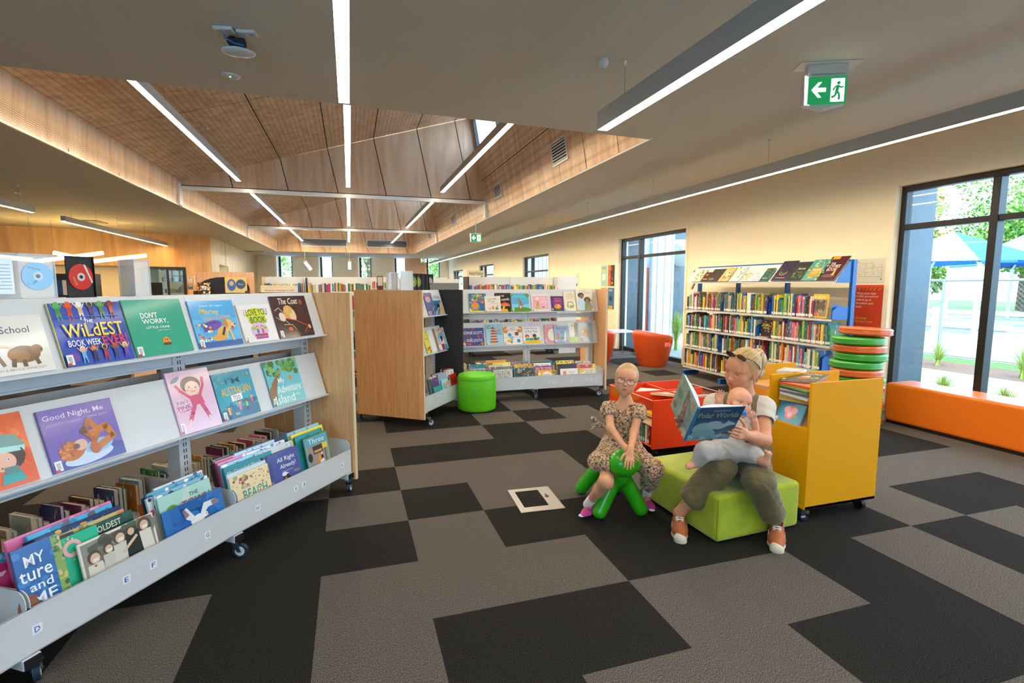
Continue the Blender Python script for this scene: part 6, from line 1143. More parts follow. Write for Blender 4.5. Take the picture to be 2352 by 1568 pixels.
for k,(t,c,dc,lb,bd) in enumerate(((.14,None,None,'pale blue clear case standing edge-on, leftmost of the row on the oak-ended shelf',m_clear),(.185,None,None,'second pale clear case edge-on beside the leftmost one on the oak-ended shelf',m_clear))):
    dvd(E,t,0,1.1,2.9,bd,dc,lb)
dvd(E,.245,0,-.55,2.6,m_clear,None,'tall clear case with grey printed text facing forward on the oak-ended shelf',h=.215,w=.15,paper=True)
for k,(t,dc,lb) in enumerate(((.40,'7f9a2a','first black case with olive green disc, fanned row on the oak-ended shelf'),(.50,'8aa634','second black case with green disc, fanned row on the oak-ended shelf'),(.60,None,'third black case with no disc showing, fanned row on the oak-ended shelf'),(.68,None,'fourth plain black case in the fanned row on the oak-ended shelf'),(.78,'a8abae','last black case with silver disc, right end of the fanned row'))):
    dvd(E,t,0,-.30,2.5,mat('black_plastic'),dc,lb)
b=MB(); b.box(0,-.05,0,.36,.07,.085); tag(b.build('storage_box',mat('speckled_grey','8f8c82',.6,var=.3,vscale=60),None,None,None,.002,1,Matrix.Translation((.93,6.32,1.444))),'low speckled grey box lying on the shelf top beside the fanned cases','box')
b=MB(); b.box(0,-.004,0,.075,.004,.17,'6a2a2a'); b.box(.008,-.0055,.05,.067,-.0045,.16,'e6dcd0'); b.box(0,-.04,0,.075,.03,.006,'6a2a2a'); o=b.build('display_stand',m_print,None,None,None,0,1,Matrix.Translation((.33,6.7,1.445+.0))); tag(o,'small dark red display card stand left of the disc cases','display stand')
b=MB(); b.box(.0,-.03,-1.445,.075,.03,-.01); 
# back tray rows of unit 1 (pages up, spines away)
rd=random.Random(31)
def backrow(mod,t0,t1,where,grp,hm=.17,d=.15,z=.223):
    t=t0; k=0; prev='the tray end'
    while t<t1:
        w_=rd.choice([.014,.018,.022,.026]); h=round(hm*rd.choice([.8,.9,1,1.1]),3); c,nm=rd.choice(SPN)
        if t+w_>t1: break
        o=bpy.data.objects.new('paperback',spine_mesh(w_,h,d,False)); COL.objects.link(o); o.color=srgb(c)
        o.matrix_world=mod.W@Matrix.Translation((t,.375,z))@Matrix.Rotation(-math.pi/2,4,'Z')
        lb='%s paperback beside %s, %s'%(nm,prev,where)
        _lab[lb]=_lab.get(lb,0)+1
        if _lab[lb]>1: lb='%s %s paperback, %s'%(('second','third','fourth','fifth')[min(_lab[lb]-2,3)],nm,where)
        _lab[lb]=_lab.get(lb,0)+1
        tag(o,lb,'book',grp); prev='a %s one'%nm; t+=w_+.0012; k+=1
        if rd.random()<.1: t+=.05
backrow(B,.02,.96,'rear tray of the foreground shelf, right section','paperbacks in the rear tray of the foreground shelf')
backrow(A,.25,.98,'rear tray of the foreground shelf, left section','paperbacks in the rear tray of the foreground shelf')
backrow(Cm,.02,.5,'rear tray of the centre shelf','paperbacks in the rear tray of the centre shelf')
# ================= background shelving and far furniture =================
farb=MB()
FC=[c for c,_ in SPN]
def farrow(x0,x1,y,z,h,rd,flip=1):
    x=x0
    while x<x1:
        w_=rd.uniform(.018,.045); hh=h*rd.uniform(.75,1); farb.box(x,y,z,x+w_-.001,y+.14*flip,z+hh,rd.choice(FC)); x+=w_
def farunit(name,label,x0,x1,y,top,rows,rz=0,wood=True,cols=None,end='left'):
    t=thing(name,label,'bookshelf',(x0,y,0),0,'background library shelving')
    L=x1-x0; b=MB(); b.box(0,.18,.12,L,.2,top); b.build('back_panel',m_white,t)
    for z in rows: b=MB(); b.box(0,-.02,z-.02,L,.38,z); b.build('shelf',m_white,t)
    for x in (0,L): b=MB(); b.box(x-.012,-.04,.1,x+.012,.42,top-.0); b.build('end_panel',(m_lightoak if wood else m_blackp) if x==0 else m_white,t)
    n_=max(1,int(L/.9))
    for k in range(1,n_): b=MB(); b.box(k*L/n_-.02,.15,.12,k*L/n_+.02,.18,top); b.build('upright',m_white,t)
    b=MB(); b.box(0,-.02,.12,L,.38,.16); b.build('base',m_lightoak,t)
    for x in (.1,L-.1):
        for yy in (.02,.34): b=MB(); b.cyl((x-.015,yy,.05),(x+.015,yy,.05),.05,n=14); b.cyl((x,yy,.05),(x,yy,.13),.015); b.build('castor',m_black,t)
    return t
rd=random.Random(8)
farunit('library_shelf','long white background bookshelf left of centre with a light wood end',-1.75,-.95,12.0,1.68,(.16,.55,.95,1.33))
farunit('library_shelf','white background bookshelf with a dark end panel, over the oak end panel',-.88,.45,11.8,1.66,(.16,.55,.95,1.33),wood=False)
farunit('library_shelf','white background bookshelf right of the disc cases, pale end at right',2.35,4.35,10.5,1.68,(.16,.55,.95,1.30),wood=False)
farunit('library_shelf','background bookshelf glimpsed between two oak panels',-.25,.55,8.3,1.40,(.16,.5,.82,1.12))
farunit('library_shelf','low background bookshelf left of the office chair, seen through the foreground shelf',.9,1.95,9.6,1.62,(.16,.55,.95,1.30))
farunit('library_shelf','farthest bookshelf in front of the far windows',-2.2,3.0,16.5,1.75,(.16,.6,1.0,1.4))
for x0,x1,y in ((-1.72,-.98,12.0),(-.85,.42,11.8),(2.38,4.32,10.5),(.93,1.92,9.6),(-2.15,2.95,16.5)):
    for z in (.165,.555,.955,1.335): 
        zz={10.5:{1.335:1.305},9.6:{1.335:1.305},16.5:{.555:.605,.955:1.005,1.335:1.405}}.get(y,{}).get(z,z); farrow(x0,x1,y,zz,.22,rd)
for z in (.165,.505,.825,1.125): farrow(-.22,.52,8.3,z,.22,rd)
o=farb.build('background_books',m_print); tag(o,'rows of small book spines filling the distant library shelves behind the picture book units','books',None,'stuff')
b=MB(); b.box(0,-.01,0,.40,.01,1.7); tag(b.build('end_board',m_white,None,(4.38,10.45,0)),'plain white end board standing at the right of the background bookshelf','board')
b=MB(); b.box(-.3,-.01,0,.3,.0,.13); o=tag(b.build('sign',mat('sign_beige','cfc3a4',.6),None,(2.52,10.5,1.69)),'small beige Adult Fiction sign on top of the background bookshelf','sign'); o.scale=(.62,1,.9)
b=MB(); put_text(b,'Adult Fiction',-.24,.03,.24,.1,-.0115,'4a4438'); b.build('lettering',mat('lettering_dark','3a352c',.6),o)
b=MB(); b.box(-.36,-.01,0,.36,.0,.16); o=tag(b.build('sign',mat('sign_cream','e8e0cf',.6),None,(-1.42,11.9,1.335)),'cream Books for learning to read sign on the background shelf','sign')
b=MB(); put_text(b,'Books for learning to read!',-.28,.03,.28,.08,-.0115,'4a4438',bold=0); b.build('lettering',mat('lettering_dark'),o)
b=MB(); b.tube([(-.34+.05*i,-.013,.14-.012*math.sin(i*1.2)) for i in range(14)],.004,5); b.build('garland',mat('garland_gold','e8d8a0',.4),o)
# rounded charcoal display with a yellow cover
t=thing('display_bin','charcoal rounded display bin with a yellow cover, wooden back panel','display bin',(-2.2,10.6,0))
b=MB(); pts=[(-.42,0),(-.42,1.45)]+[(.42*math.cos(a),1.45+.2*math.sin(a)) for a in [math.pi-math.pi*i/12 for i in range(1,12)]]+[(.42,1.45),(.42,0)]; b.prism(pts,0,.03); b.build('back_panel',m_blackp,t)
b=MB(); b.box(-.46,.04,0,.5,.06,1.74); b.build('wooden_backing',m_oak,t)
b=MB(); b.box(-.42,-.3,1.22,.42,0,1.25); b.box(-.42,-.3,1.25,-.40,0,1.40); b.box(.40,-.3,1.25,.42,0,1.40); b.box(-.42,-.3,0,.42,-.28,1.25); b.build('shelf',m_blackp,t)
fbook(Matrix.Translation((-2.16,10.5,1.36)),.36,.29,.01,'e8c020','e8c020',[('e',.3,.5,.2,.3,'2a4a8a'),('e',.3,.6,.1,.12,'d9a070'),('e',.72,.55,.22,.24,'141414'),T('We can',.6,.5,.84,.6,'e8c020')],'yellow cover with a figure in blue on the charcoal display bin',bar=False)
fbook(Matrix.Translation((-2.58,10.42,1.27))@Matrix.Rotation(.3,4,'Z'),.2,.28,.02,'3a2414','e8a030',[('s',30,2,0,0,1,1,.1,['e8c04a','c8602a','f0e8d0']),T('DRONE',.2,.5,.9,.8,'f0f0e8',bold=.04)],'dark comic with orange and white drawing at the left of the charcoal display bin',bar=False)
# ply wall details: doorway, posters
pu=Vector((5.85,2.35,0)).normalized(); PM=Matrix(((pu.x,-pu.y,0,-11.2),(pu.y,pu.x,0,17.2),(0,0,1,0),(0,0,0,1)))
b=MB()
for x0,x1,z0,z1 in ((5.27,5.36,0,2.09),(6.41,6.49,0,2.09),(5.36,6.41,2.01,2.09),(5.95,6.02,0,2.01)): b.box(x0,-.04,z0,x1,.1,z1)
d_=struct(b.build('door_1',m_frame,None,None,None,0,1,PM))
b=MB(); b.box(5.36,.02,0,6.41,.03,2.01); b.build('pane',m_glass,d_,M=Matrix.Identity(4))
b=MB(); b.box(5.5,1.2,0,5.85,1.6,2.2); tag(b.build('office_cupboard',[mat('cupboard_grey','9fb0b0',.5),m_blackp],None,None,None,0,1,PM),'grey tall cupboard seen through the dark framed glass door','cupboard')
b=MB(); 
for k in range(5): b.box(6.0,2.2,.4+.4*k,6.9,2.38,.43+.4*k)
rdx=random.Random(4)
for k in range(5):
    x=6.02
    while x<6.8: w_=rdx.uniform(.05,.14); b.box(x,2.22,.43+.4*k,x+w_,2.36,.43+.4*k+rdx.uniform(.1,.3),rdx.choice(['e6e2d6','8a8a86','b0a890','4a4a50'])); x+=w_+.02
tag(b.build('office_shelf',m_print,None,None,None,0,1,PM),'office shelf with pale boxes seen through the glass door','shelf')
for k,(x,z,w_,h,c,lb) in enumerate(((6.53,1.62,.13,.17,'d8d4c8','upper left of the notices'),(6.53,1.36,.14,.18,'5a5f66','lower left, dark picture'),(6.72,1.52,.20,.30,'ece8e2','largest white one in the middle'),(6.76,1.30,.13,.17,'6a7488','lower middle, grey'),(6.99,1.62,.15,.19,'e8d0d8','upper right with pink corners'),(7.0,1.36,.13,.20,'b8b4a8','lower right'))):
    b=MB(); b.box(x,-.008,z,x+w_,-.002,z+h,c); b.box(x+.02,-.0095,z+h*.55,x+w_-.02,-.0085,z+h*.9,'a8a49a'); 
    for j in range(3): b.box(x+.02,-.0095,z+h*(.12+.12*j),x+w_-.04,-.0085,z+h*(.16+.12*j),'6a6a6a')
    tag(b.build('notice',m_print,None,None,None,0,1,PM),'notice on the distant plywood wall beside the glass door, %s'%lb,'notice','notices on the distant plywood wall')
# media shelf beyond the black case, monitor and counter
t=thing('media_shelf','dark shelf of film cases in the distance between the red disc and the white case','shelf',(-6.1,13.6,0))
b=MB(); b.box(0,0,0,.75,.3,1.75); b.build('carcass',m_blackp,t)
b=MB(); rdx=random.Random(9)
for r in range(3):
    x=.03
    while x<.68: w_=.03 if r<2 else .14; b.box(x,-.03,.45+.42*r,x+w_-.004,0,.45+.42*r+.32,rdx.choice(['2a4a8a','8a8a90','d8d4cc','6a3a2a','1a2a3a','c8a03a'])); x+=w_
b.build('film_cases',m_print,t)
t=thing('service_counter','pale distant service counter below the plywood wall','counter',(-6.2,15.0,0)); b=MB(); b.box(0,0,0,3.0,.6,1.05); b.build('body',m_lightoak,t); b=MB(); b.box(-.05,-.05,1.05,3.05,.65,1.09); b.build('counter_top',m_white,t)
t=thing('computer_monitor','black computer monitor on the distant service counter','monitor',(-4.9,15.2,1.09)); b=MB(); b.box(-.35,-.02,.1,.35,.02,.48); b.build('screen',m_black,t); b=MB(); b.box(-.04,-.02,.0,.04,.02,.12); b.box(-.12,-.1,0,.12,.1,.01); b.build('stand',m_black,t)
# office chair behind the foreground shelf
t=thing('office_chair','black office chair whose star base shows behind the foreground shelf','office chair',(-2.75,5.95,0))
for k in range(5):
    a=k*1.2566+.3; b=MB(); b.prism([(0,-.022),(.30,-.014),(.30,.014),(0,.022)],.075,.11,None,0,'z'); b.M=Matrix.Identity(4)
    arm=b.build('leg',m_black,t,M=Matrix.Rotation(a,4,'Z')); c=MB(); c.cyl((.29,-.022,.03),(.29,.022,.03),.03,n=14); c.cyl((.29,0,.03),(.29,0,.09),.008); c.build('castor',m_black,arm)
b=MB(); b.cyl((0,0,.1),(0,0,.42),.025); b.build('gas_column',m_chrome,t)
b=MB(); b.box(-.24,-.24,.42,.24,.24,.50); b.build('seat',mat('charcoal_fabric','222327',.9),t,bevel=.04,seg=3); b=MB(); b.box(-.21,.22,.58,.21,.28,1.0); b.build('backrest',mat('charcoal_fabric'),t,bevel=.03,seg=3); b=MB(); b.box(-.03,.2,.45,.03,.24,.75); b.build('back_bracket',m_black,t)
t=thing('desk','oak desk standing behind the foreground shelf','desk',(-3.9,6.3,0)); b=MB(); b.box(0,0,.70,1.7,.75,.73); b.build('desk_top',m_oak,t)
for x in (0.02,1.65): b=MB(); b.box(x,.05,0,x+.03,.7,.70); b.build('side_panel',m_oak,t)
# dark pram behind the lower left gap
t=thing('pram','black pram partly hidden behind the lower left of the foreground shelf','pram',(-2.72,3.75,0))
for x in (-.25,.25):
    for y,r in ((-.3,.10),(.3,.14)):
        b=MB(); b.tube([(x,y+r*.9*math.cos(a),r+r*.9*math.sin(a)) for a in [6.2832*i/20 for i in range(20)]],.016,8,closed=True); b.cyl((x-.01,y,r),(x+.01,y,r),.03,n=12); 
        for k in range(5): a=k*1.2566; b.cyl((x,y,r),(x,y+r*.85*math.cos(a),r+r*.85*math.sin(a)),.006,n=5)
        b.build('wheel',m_black,t)
b=MB(); 
for x in (-.24,.24): b.tube([(x,-.3,.1),(x,.0,.45),(x,.35,.95),(x,.5,1.02)],.014,8); b.tube([(x,.3,.14),(x,.0,.45)],.014,8)
b.tube([(-.24,.5,1.02),(.24,.5,1.02)],.018,8); b.build('frame',m_chrome,t)
b=MB(); b.box(-.2,-.25,.40,.2,.18,.46); b.box(-.2,.16,.42,.2,.24,.9); b.build('seat',mat('charcoal_fabric'),t,bevel=.02)
b=MB(); b.box(-.2,-.25,.15,.2,.2,.28); b.build('basket',mat('tan_wicker','8a6a3a',.9,bump=.8,bscale=80),t,bevel=.02)

# ================= sculpting: smooth distance fields turned into one continuous mesh =================
def V(*a): return np.array(a if len(a)>1 else a[0],float)
class Frame:
    """local axes: x = person's right, y = forward, z = up"""
    def __init__(s,c,f,up=(0,0,1),roll=0,k=1.):
        s.c=V(*c); y=V(*f); y/=np.linalg.norm(y); x=np.cross(y,V(*up)); x/=np.linalg.norm(x); z=np.cross(x,y)
        a=math.radians(roll); s.x=x*math.cos(a)+z*math.sin(a); s.z=z*math.cos(a)-x*math.sin(a); s.y=y; s.k=k
        s.R=np.array([s.x,s.y,s.z])
    def p(s,x,y,z): return s.c+(s.x*x+s.y*y+s.z*z)*s.k
    def loc(s,P): return ((P-s.c)@s.R.T)/s.k
class SDF:
    def __init__(s): s.L=[]
    def cap(s,a,b,ra,rb=None,k=.01,sub=False):
        a=V(*a);b=V(*b); rb=ra if rb is None else rb; ab=b-a; L2=max(ab@ab,1e-12)
        def f(P):
            t=np.clip((P-a)@ab/L2,0,1); return np.linalg.norm(P-a-t[...,None]*ab,axis=-1)-(ra+(rb-ra)*t)
        s.L.append((f,(a+b)/2,np.sqrt(L2)/2+max(ra,rb),k,sub)); return s
    def ell(s,c,r,k=.01,sub=False,F=None,rot=None):
        c=V(*c); r=V(*r) if not isinstance(r,(int,float)) else V(r,r,r)
        if F is not None: R_=F.R; cw=F.p(*c); r=r*F.k; k=k*F.k
        else: R_=np.eye(3) if rot is None else np.array(rot); cw=c
        if F is not None and rot is not None: R_=np.array(rot)@F.R
        def f(P):
            q=(P-cw)@R_.T; k0=np.linalg.norm(q/r,axis=-1); k1=np.linalg.norm(q/(r*r),axis=-1)+1e-9
            return np.where(k0<1e-4,-r.min(),k0*(k0-1)/k1)
        s.L.append((f,cw,max(r)*1.02,k,sub)); return s
    def box(s,c,h,rad,R_=None,k=.01,sub=False):
        c=V(*c);h=V(*h);R_=np.eye(3) if R_ is None else np.array(R_)
        def f(P):
            q=np.abs((P-c)@R_.T)-(h-rad); return np.linalg.norm(np.maximum(q,0),axis=-1)+np.minimum(q.max(-1),0)-rad
        s.L.append((f,c,float(np.linalg.norm(h)),k,sub)); return s
    def fn(s,g): s.L.append((g,None,None,None,'mod')); return s
    def ev(s,P,C=None,BR=None):
        """P (nb,m,3); culling by block when C given"""
        D=np.full(P.shape[:-1],10.)
        for f,bc,br,k,sub in s.L:
            if sub=='mod': D=f(P,D); continue
            if C is not None:
                sel=np.linalg.norm(C-bc,axis=-1)<br+BR*3.2+k+.004
                if not sel.any(): continue
                Q=P[sel]; d=f(Q); A=D[sel]
            else: Q=P; d=f(Q); A=D
            if sub: h=np.maximum(k-np.abs(A+d),0)/max(k,1e-6); r=np.maximum(A,-d)+h*h*k*.25
            else: h=np.maximum(k-np.abs(A-d),0)/max(k,1e-6); r=np.minimum(A,d)-h*h*k*.25
            if C is not None: D[sel]=r
            else: D=r
        return D
    def mesh(s,name,h,mats,parent=None,color=None,pad=.012,smooth=0):
        lo=np.min([b-r for f,b,r,k,u in s.L if b is not None and not u],axis=0)-pad; hi=np.max([b+r for f,b,r,k,u in s.L if b is not None and not u],axis=0)+pad
        B=8; S=B*h; n=np.ceil((hi-lo)/S).astype(int)
        gi=np.stack(np.meshgrid(*[np.arange(m) for m in n],indexing='ij'),-1).reshape(-1,3)
        Cn=lo+(gi+.5)*S; BR=S*.5*1.7321
        act=np.zeros(len(gi),bool)
        for q in range(0,len(gi),20000):
            d=s.ev(Cn[q:q+20000][:,None,:],Cn[q:q+20000],BR*1.0)[:,0]; act[q:q+20000]=np.abs(d)<BR*1.35
        gi=gi[act]; Cn=Cn[act]
        o=np.stack(np.meshgrid(*[np.arange(B+1)]*3,indexing='ij'),-1).reshape(-1,3)
        N=n*B+4; vids=[];verts=[];edges=[[],[],[]]
        for q in range(0,len(gi),700):
            g=gi[q:q+700]; P=lo+(g[:,None,:]*B+o[None])*h
            D=s.ev(P,Cn[q:q+700],BR).reshape(-1,B+1,B+1,B+1)
            sg=D<0
            c=np.stack([sg[:,i:i+B,j:j+B,k:k+B] for i in (0,1) for j in (0,1) for k in (0,1)],-1)
            m=c.any(-1)&~c.all(-1)
            bi,i,j,k=np.nonzero(m)
            if not len(bi): continue
            Dv=np.stack([D[:,a:a+B,b:b+B,e:e+B][m] for a in (0,1) for b in (0,1) for e in (0,1)],-1)
            cor=np.array([(a,b,e) for a in (0,1) for b in (0,1) for e in (0,1)],float)
            acc=np.zeros((len(bi),3)); cnt=np.zeros(len(bi))
            for u in range(8):
                for w in range(u+1,8):
                    if abs(cor[u]-cor[w]).sum()!=1: continue
                    x=(Dv[:,u]<0)!=(Dv[:,w]<0)
                    t=np.where(x,Dv[:,u]/np.where(x,Dv[:,u]-Dv[:,w],1),0)
                    acc+=np.where(x[:,None],cor[u]+(cor[w]-cor[u])*t[:,None],0); cnt+=x
            gc=g[bi]*B+np.stack([i,j,k],-1)
            verts.append(lo+(gc+acc/cnt[:,None])*h); vids.append((gc[:,0]*N[1]+gc[:,1])*N[2]+gc[:,2])
            s0=Dv[:,0]<0
            for ax,w in ((0,4),(1,2),(2,1)):
                x=s0!=(Dv[:,w]<0); edges[ax].append(np.concatenate([gc[x],s0[x][:,None]],1))
        ids=np.concatenate(vids); V_=np.concatenate(verts); od=np.argsort(ids,kind='stable'); ids=ids[od]; V_=V_[od]; ids,ui=np.unique(ids,return_index=True); V_=V_[ui]
        F_=[]
        for ax,(a,b) in ((0,(1,2)),(1,(2,0)),(2,(0,1))):
            E=np.concatenate(edges[ax]); E=np.unique(E,axis=0); g=E[:,:3]; sg=E[:,3]
            da=np.zeros(3,int);da[a]=1;db=np.zeros(3,int);db[b]=1
            q=[]
            ok=np.ones(len(g),bool)
            for off in (-da-db,-db,0*da,-da):
                c=g+off; i_=(c[:,0]*N[1]+c[:,1])*N[2]+c[:,2]; p=np.searchsorted(ids,i_); p=np.clip(p,0,len(ids)-1); ok&=ids[p]==i_; q.append(p)
            q=np.stack(q,-1)[ok]; sg=sg[ok]
            F_.append(np.where(sg[:,None]==1,q,q[:,::-1]))
        Q=np.concatenate(F_)
        for _ in range(smooth):
            A=np.zeros_like(V_); n_=np.zeros(len(V_))
            for a_,b_ in ((0,1),(1,2),(2,3),(3,0)):
                np.add.at(A,Q[:,a_],V_[Q[:,b_]]); np.add.at(n_,Q[:,a_],1); np.add.at(A,Q[:,b_],V_[Q[:,a_]]); np.add.at(n_,Q[:,b_],1)
            V_=V_*.5+A/n_[:,None]*.5
        me=bpy.data.meshes.new(name); me.vertices.add(len(V_)); me.vertices.foreach_set('co',V_.astype(np.float32).ravel())
        me.loops.add(len(Q)*4); me.loops.foreach_set('vertex_index',Q.astype(np.int32).ravel()); me.polygons.add(len(Q)); me.polygons.foreach_set('loop_start',np.arange(0,len(Q)*4,4,dtype=np.int32)); me.polygons.foreach_set('loop_total',np.full(len(Q),4,np.int32))
        me.polygons.foreach_set('use_smooth',np.ones(len(Q),bool))
        me.update(calc_edges=True); me.validate()
        for m in (mats if isinstance(mats,(list,tuple)) else [mats]): me.materials.append(m)
        if color is not None:
            c=color(V_) ; at=me.color_attributes.new('Col','FLOAT_COLOR','POINT'); at.data.foreach_set('color',np.concatenate([c,np.ones((len(c),1))],1).astype(np.float32).ravel())
        o_=bpy.data.objects.new(name,me); COL.objects.link(o_)
        if parent is not None:
            o_.parent=parent; o_.matrix_parent_inverse=WM(parent).inverted()
        return o_
def lin(c): return np.array(C3(c)[:3])
def paint(base,spots):
    """spots: (frame, centre, radii, colour, softness 0..1)"""
    def f(P):
        c=np.tile(lin(base),(len(P),1))
        for F,ce_,r,col,sf in spots:
            q=(F.loc(P)-V(*ce_))/V(*r); d=np.linalg.norm(q,axis=-1); w=np.clip((1-d)/max(sf,1e-3),0,1)[:,None]; c=c*(1-w)+lin(col)*w
        return c
    return f
def head(S,F,neck,nr=.05,fem=1,cheek=1.,cran=1.,lid=.0046,baby=False,lidx=.0125,smile=.0):
    E=lambda c,r,k=.01,sub=False,rot=None: S.ell(c,r,k,sub,F,rot)
    E((0,-.014,.035),(.072*cran,.092*cran,.082*cran)); E((0,.02,.02),(.066,.068,.07),.02)
    E((0,.018,-.03),(.056,.068,.072),.03); E((0,.032,-.07),(.043,.046,.034),.03)
    E((0,.060,-.092),(.019,.019,.018),.02)
    for sx in (-1,1):
        E((sx*.036,.056,-.026),(.026*cheek,.024*cheek,.024*cheek),.022); E((sx*.028,.070,.026),(.026,.014,.010),.016)
        E((sx*.026,.050,-.06),(.022*cheek,.024,.024),.02)
    if baby:
        E((0,.046,-.052),(.055,.036,.034),.02)
        for sx in (-1,1): E((sx*.037,.045,-.052),(.024,.028,.028),.02)
    E((0,.062,.05),(.05,.026,.034),.03)
    for sx in (-1,1): E((sx*.0305,.094,.0045),(.016,.016,.010),.012,True)
    nl={0:1,1:.55,2:.62}[int(baby)]
    S.cap(F.p(0,.080,.010),F.p(0,.083+.016*nl,-.024),.0062*F.k,.0082*F.k,k=.013*F.k)
    E((0,.085+.016*nl,-.028),(.0095,.0098,.0085),.008)
    for sx in (-1,1): E((sx*.0105,.080+.011*nl,-.031),(.0062,.0078,.0056),.006)
    for sx in (-1,1): E((sx*.0085,.084+.012*nl,-.0375),(.0028,.004,.0022),.003,True)
    E((0,.0765,-.0568),(.0255,.0128,.0056),.007); E((0,.0755,-.0668),(.0225,.0128,.0060),.007)
    for sx in (-1,1): S.cap(F.p(0,.0892,-.0622-smile*.3),F.p(sx*.0215,.0815,-.0615+smile),.0016*F.k,.0015*F.k,k=.002,sub=True)
    for sx in (-1,1):
        E((sx*.0305,.0695,.0045),(.0160,.0160,.0145),.005); E((sx*.0305,.0885,.0040),(lidx+.001,.010,lid*.92),.003,True)
        a=.32*sx; rt=[(math.cos(a),math.sin(a),0),(-math.sin(a),math.cos(a),0),(0,0,1)]
        E((sx*.073,-.012,-.005),(.008,.019,.031),.006,False,rt); E((sx*.0835,-.004,.002),(.007,.012,.020),.004,True,rt); E((sx*.072,-.006,-.03),(.007,.010,.010),.006)
    S.cap(F.p(0,-.030,-.055),neck,nr*F.k*.92,nr*1.12,k=.02)
    return S
def eyes(F,parent,iris,look=(0,0)):
    for sx in (-1,1):
        b=MB(); c=F.p(sx*.0305,.0692,.0045); r=.0147*F.k
        b.sph((0,0,0),r,20,14,'b9b0a8'); o=b.build('eye',m_eye,parent)
        g=(F.y+F.x*look[0]+F.z*look[1]); g/=np.linalg.norm(g)
        ib=MB(); 
        def disc(rr,col,off):
            x=np.cross(g,F.z); x/=np.linalg.norm(x); z=np.cross(x,g); n=20
            pts=[]
            for i in range(n):
                t=6.2832*i/n; q=g*math.sqrt(max(r*r-rr*rr,0))+ (x*math.cos(t)+z*math.sin(t))*rr; pts.append(q*(1+off))
            cen=g*r*(1+off); ib.add([cen]+pts,[(0,1+i,1+(i+1)%n) for i in range(n)],col,0,True)
        disc(.0070*F.k,iris,.010); disc(.0036*F.k,'08080a',.018)
        o.location=Vector(c); 
        if parent: o.matrix_parent_inverse=WM(parent).inverted()
        ib.build('iris',m_eye,o)
def faceblush(F,skin,lip,brow,lid=.0046):
    sp=[(F,(0,.05,-.01),(.075,.08,.11),skin,.2)]
    for sx in (-1,1): sp+=[(F,(sx*.040,.062,-.028),(.026,.03,.022),'d98a72',1.6),(F,(sx*.080,-.01,0),(.014,.03,.035),'dd8f78',1.2)]
    sp+=[(F,(0,.105,-.03),(.014,.014,.012),'dd9078',1.5)]
    for sx in (-1,1):
        for q in range(5): sp.append((F,(sx*(.017+.0068*q),.084-.0022*q,.0235+.0022*math.sin(q*.8)-.0004*q*q),(.0060,.016,.0038),brow,.55))
        sp.append((F,(sx*.0305,.088,.0045+lid*1.12),(.0140,.011,.0019),'4a2c20',.7)); sp.append((F,(sx*.0305,.088,-.0005),(.0120,.010,.0012),'a8705c',1.0))
    sp+=[(F,(0,.088,-.0562),(.0245,.013,.0048),lip,.7),(F,(0,.086,-.0670),(.0215,.013,.0054),lip,.7),(F,(0,.084,-.0620),(.0245,.013,.0017),'7a3a32',.7)]
    return sp
def hand(S,W,d,s,n,L=1.,curl=(.15,.3,.3),spread=1.,thumb=(.6,.5),curls=None,tpose=None,k=.006):
    """W wrist, d toward the fingertips, s toward the thumb side, n out of the back of the hand"""
    W=V(*W); d=V(*d)/np.linalg.norm(V(*d)); s=V(*s)-d*(V(*s)@d); s/=np.linalg.norm(s); n=V(*n)-d*(V(*n)@d); n-=s*(n@s); n/=np.linalg.norm(n)
    P=lambda a,b,c: W+(d*a+s*b+n*c)*L
    for b0,b1 in ((.019,.030),(.006,.010),(-.007,-.011),(-.018,-.029)): S.cap(P(.005,b0*.8,0),P(.082,b1,.002),.0125*L,.0110*L,k=.012*L)
    S.cap(P(-.03,0,0),P(.02,0,0),.0215*L,.022*L,k=.02*L)
    tips=[]
    for i,(b,ln,r) in enumerate(((.030,.074,.0089),(.010,.082,.0091),(-.011,.077,.0086),(-.030,.060,.0076))):
        c=(curls[i] if curls else curl); p=P(.080,b,.002); a=0; sp=(b*1.1)*spread
        dd=d+s*sp*2.2; dd/=np.linalg.norm(dd)
        q=p; rr=r
        for j,(f,cc) in enumerate(zip((.44,.32,.24),c)):
            a+=cc; v=dd*math.cos(a)-n*math.sin(a); e=q+v*ln*f*L; S.cap(q,e,rr*L,rr*.92*L,k=.0035*L if j else k*L); q=e; rr*=.93
        tips.append(q)
    if tpose is None:
        u=d*thumb[0]+s*thumb[1]; u/=np.linalg.norm(u); p=P(.018,.020,-.006); q=p+(u*.042-n*.006)*L; S.cap(p,q,.0145*L,.0115*L,k=.012*L)
        u2=d*(thumb[0]+.35)+s*(thumb[1]*.5)-n*.15; u2/=np.linalg.norm(u2); e=q+u2*.030*L; S.cap(q,e,.0112*L,.0100*L,k=.004*L); S.cap(e,e+u2*.020*L,.0098*L,.0085*L,k=.003*L)
    return tips
m_eye=mat('eye_surface','ffffff',.3,mode='col',spec=.3,coat=.08)
m_skin=mat('skin','ffffff',.52,mode='col',spec=.3,sss=.10,bump=.08,bscale=400)
def creases(amp,dirs):
    def g(P,D):
        v=0
        for (a,ph) in dirs:
            t=P@np.array(a)+ph+1.6*np.sin(P@np.array(a[::-1])*.45+ph)+.8*np.sin(P@np.array((a[1],a[2],a[0]))*.8)
            v=v+(1-np.abs(np.sin(t)))**4
        return D+amp*v
    return g
def folds(amp,dirs):
    def g(P,D):
        v=0
        for (a,ph) in dirs: v=v+np.sin(P@np.array(a)+ph+1.3*np.sin(P@np.array(a[::-1])*.37+ph))
        return D+amp*v/len(dirs)
    return g

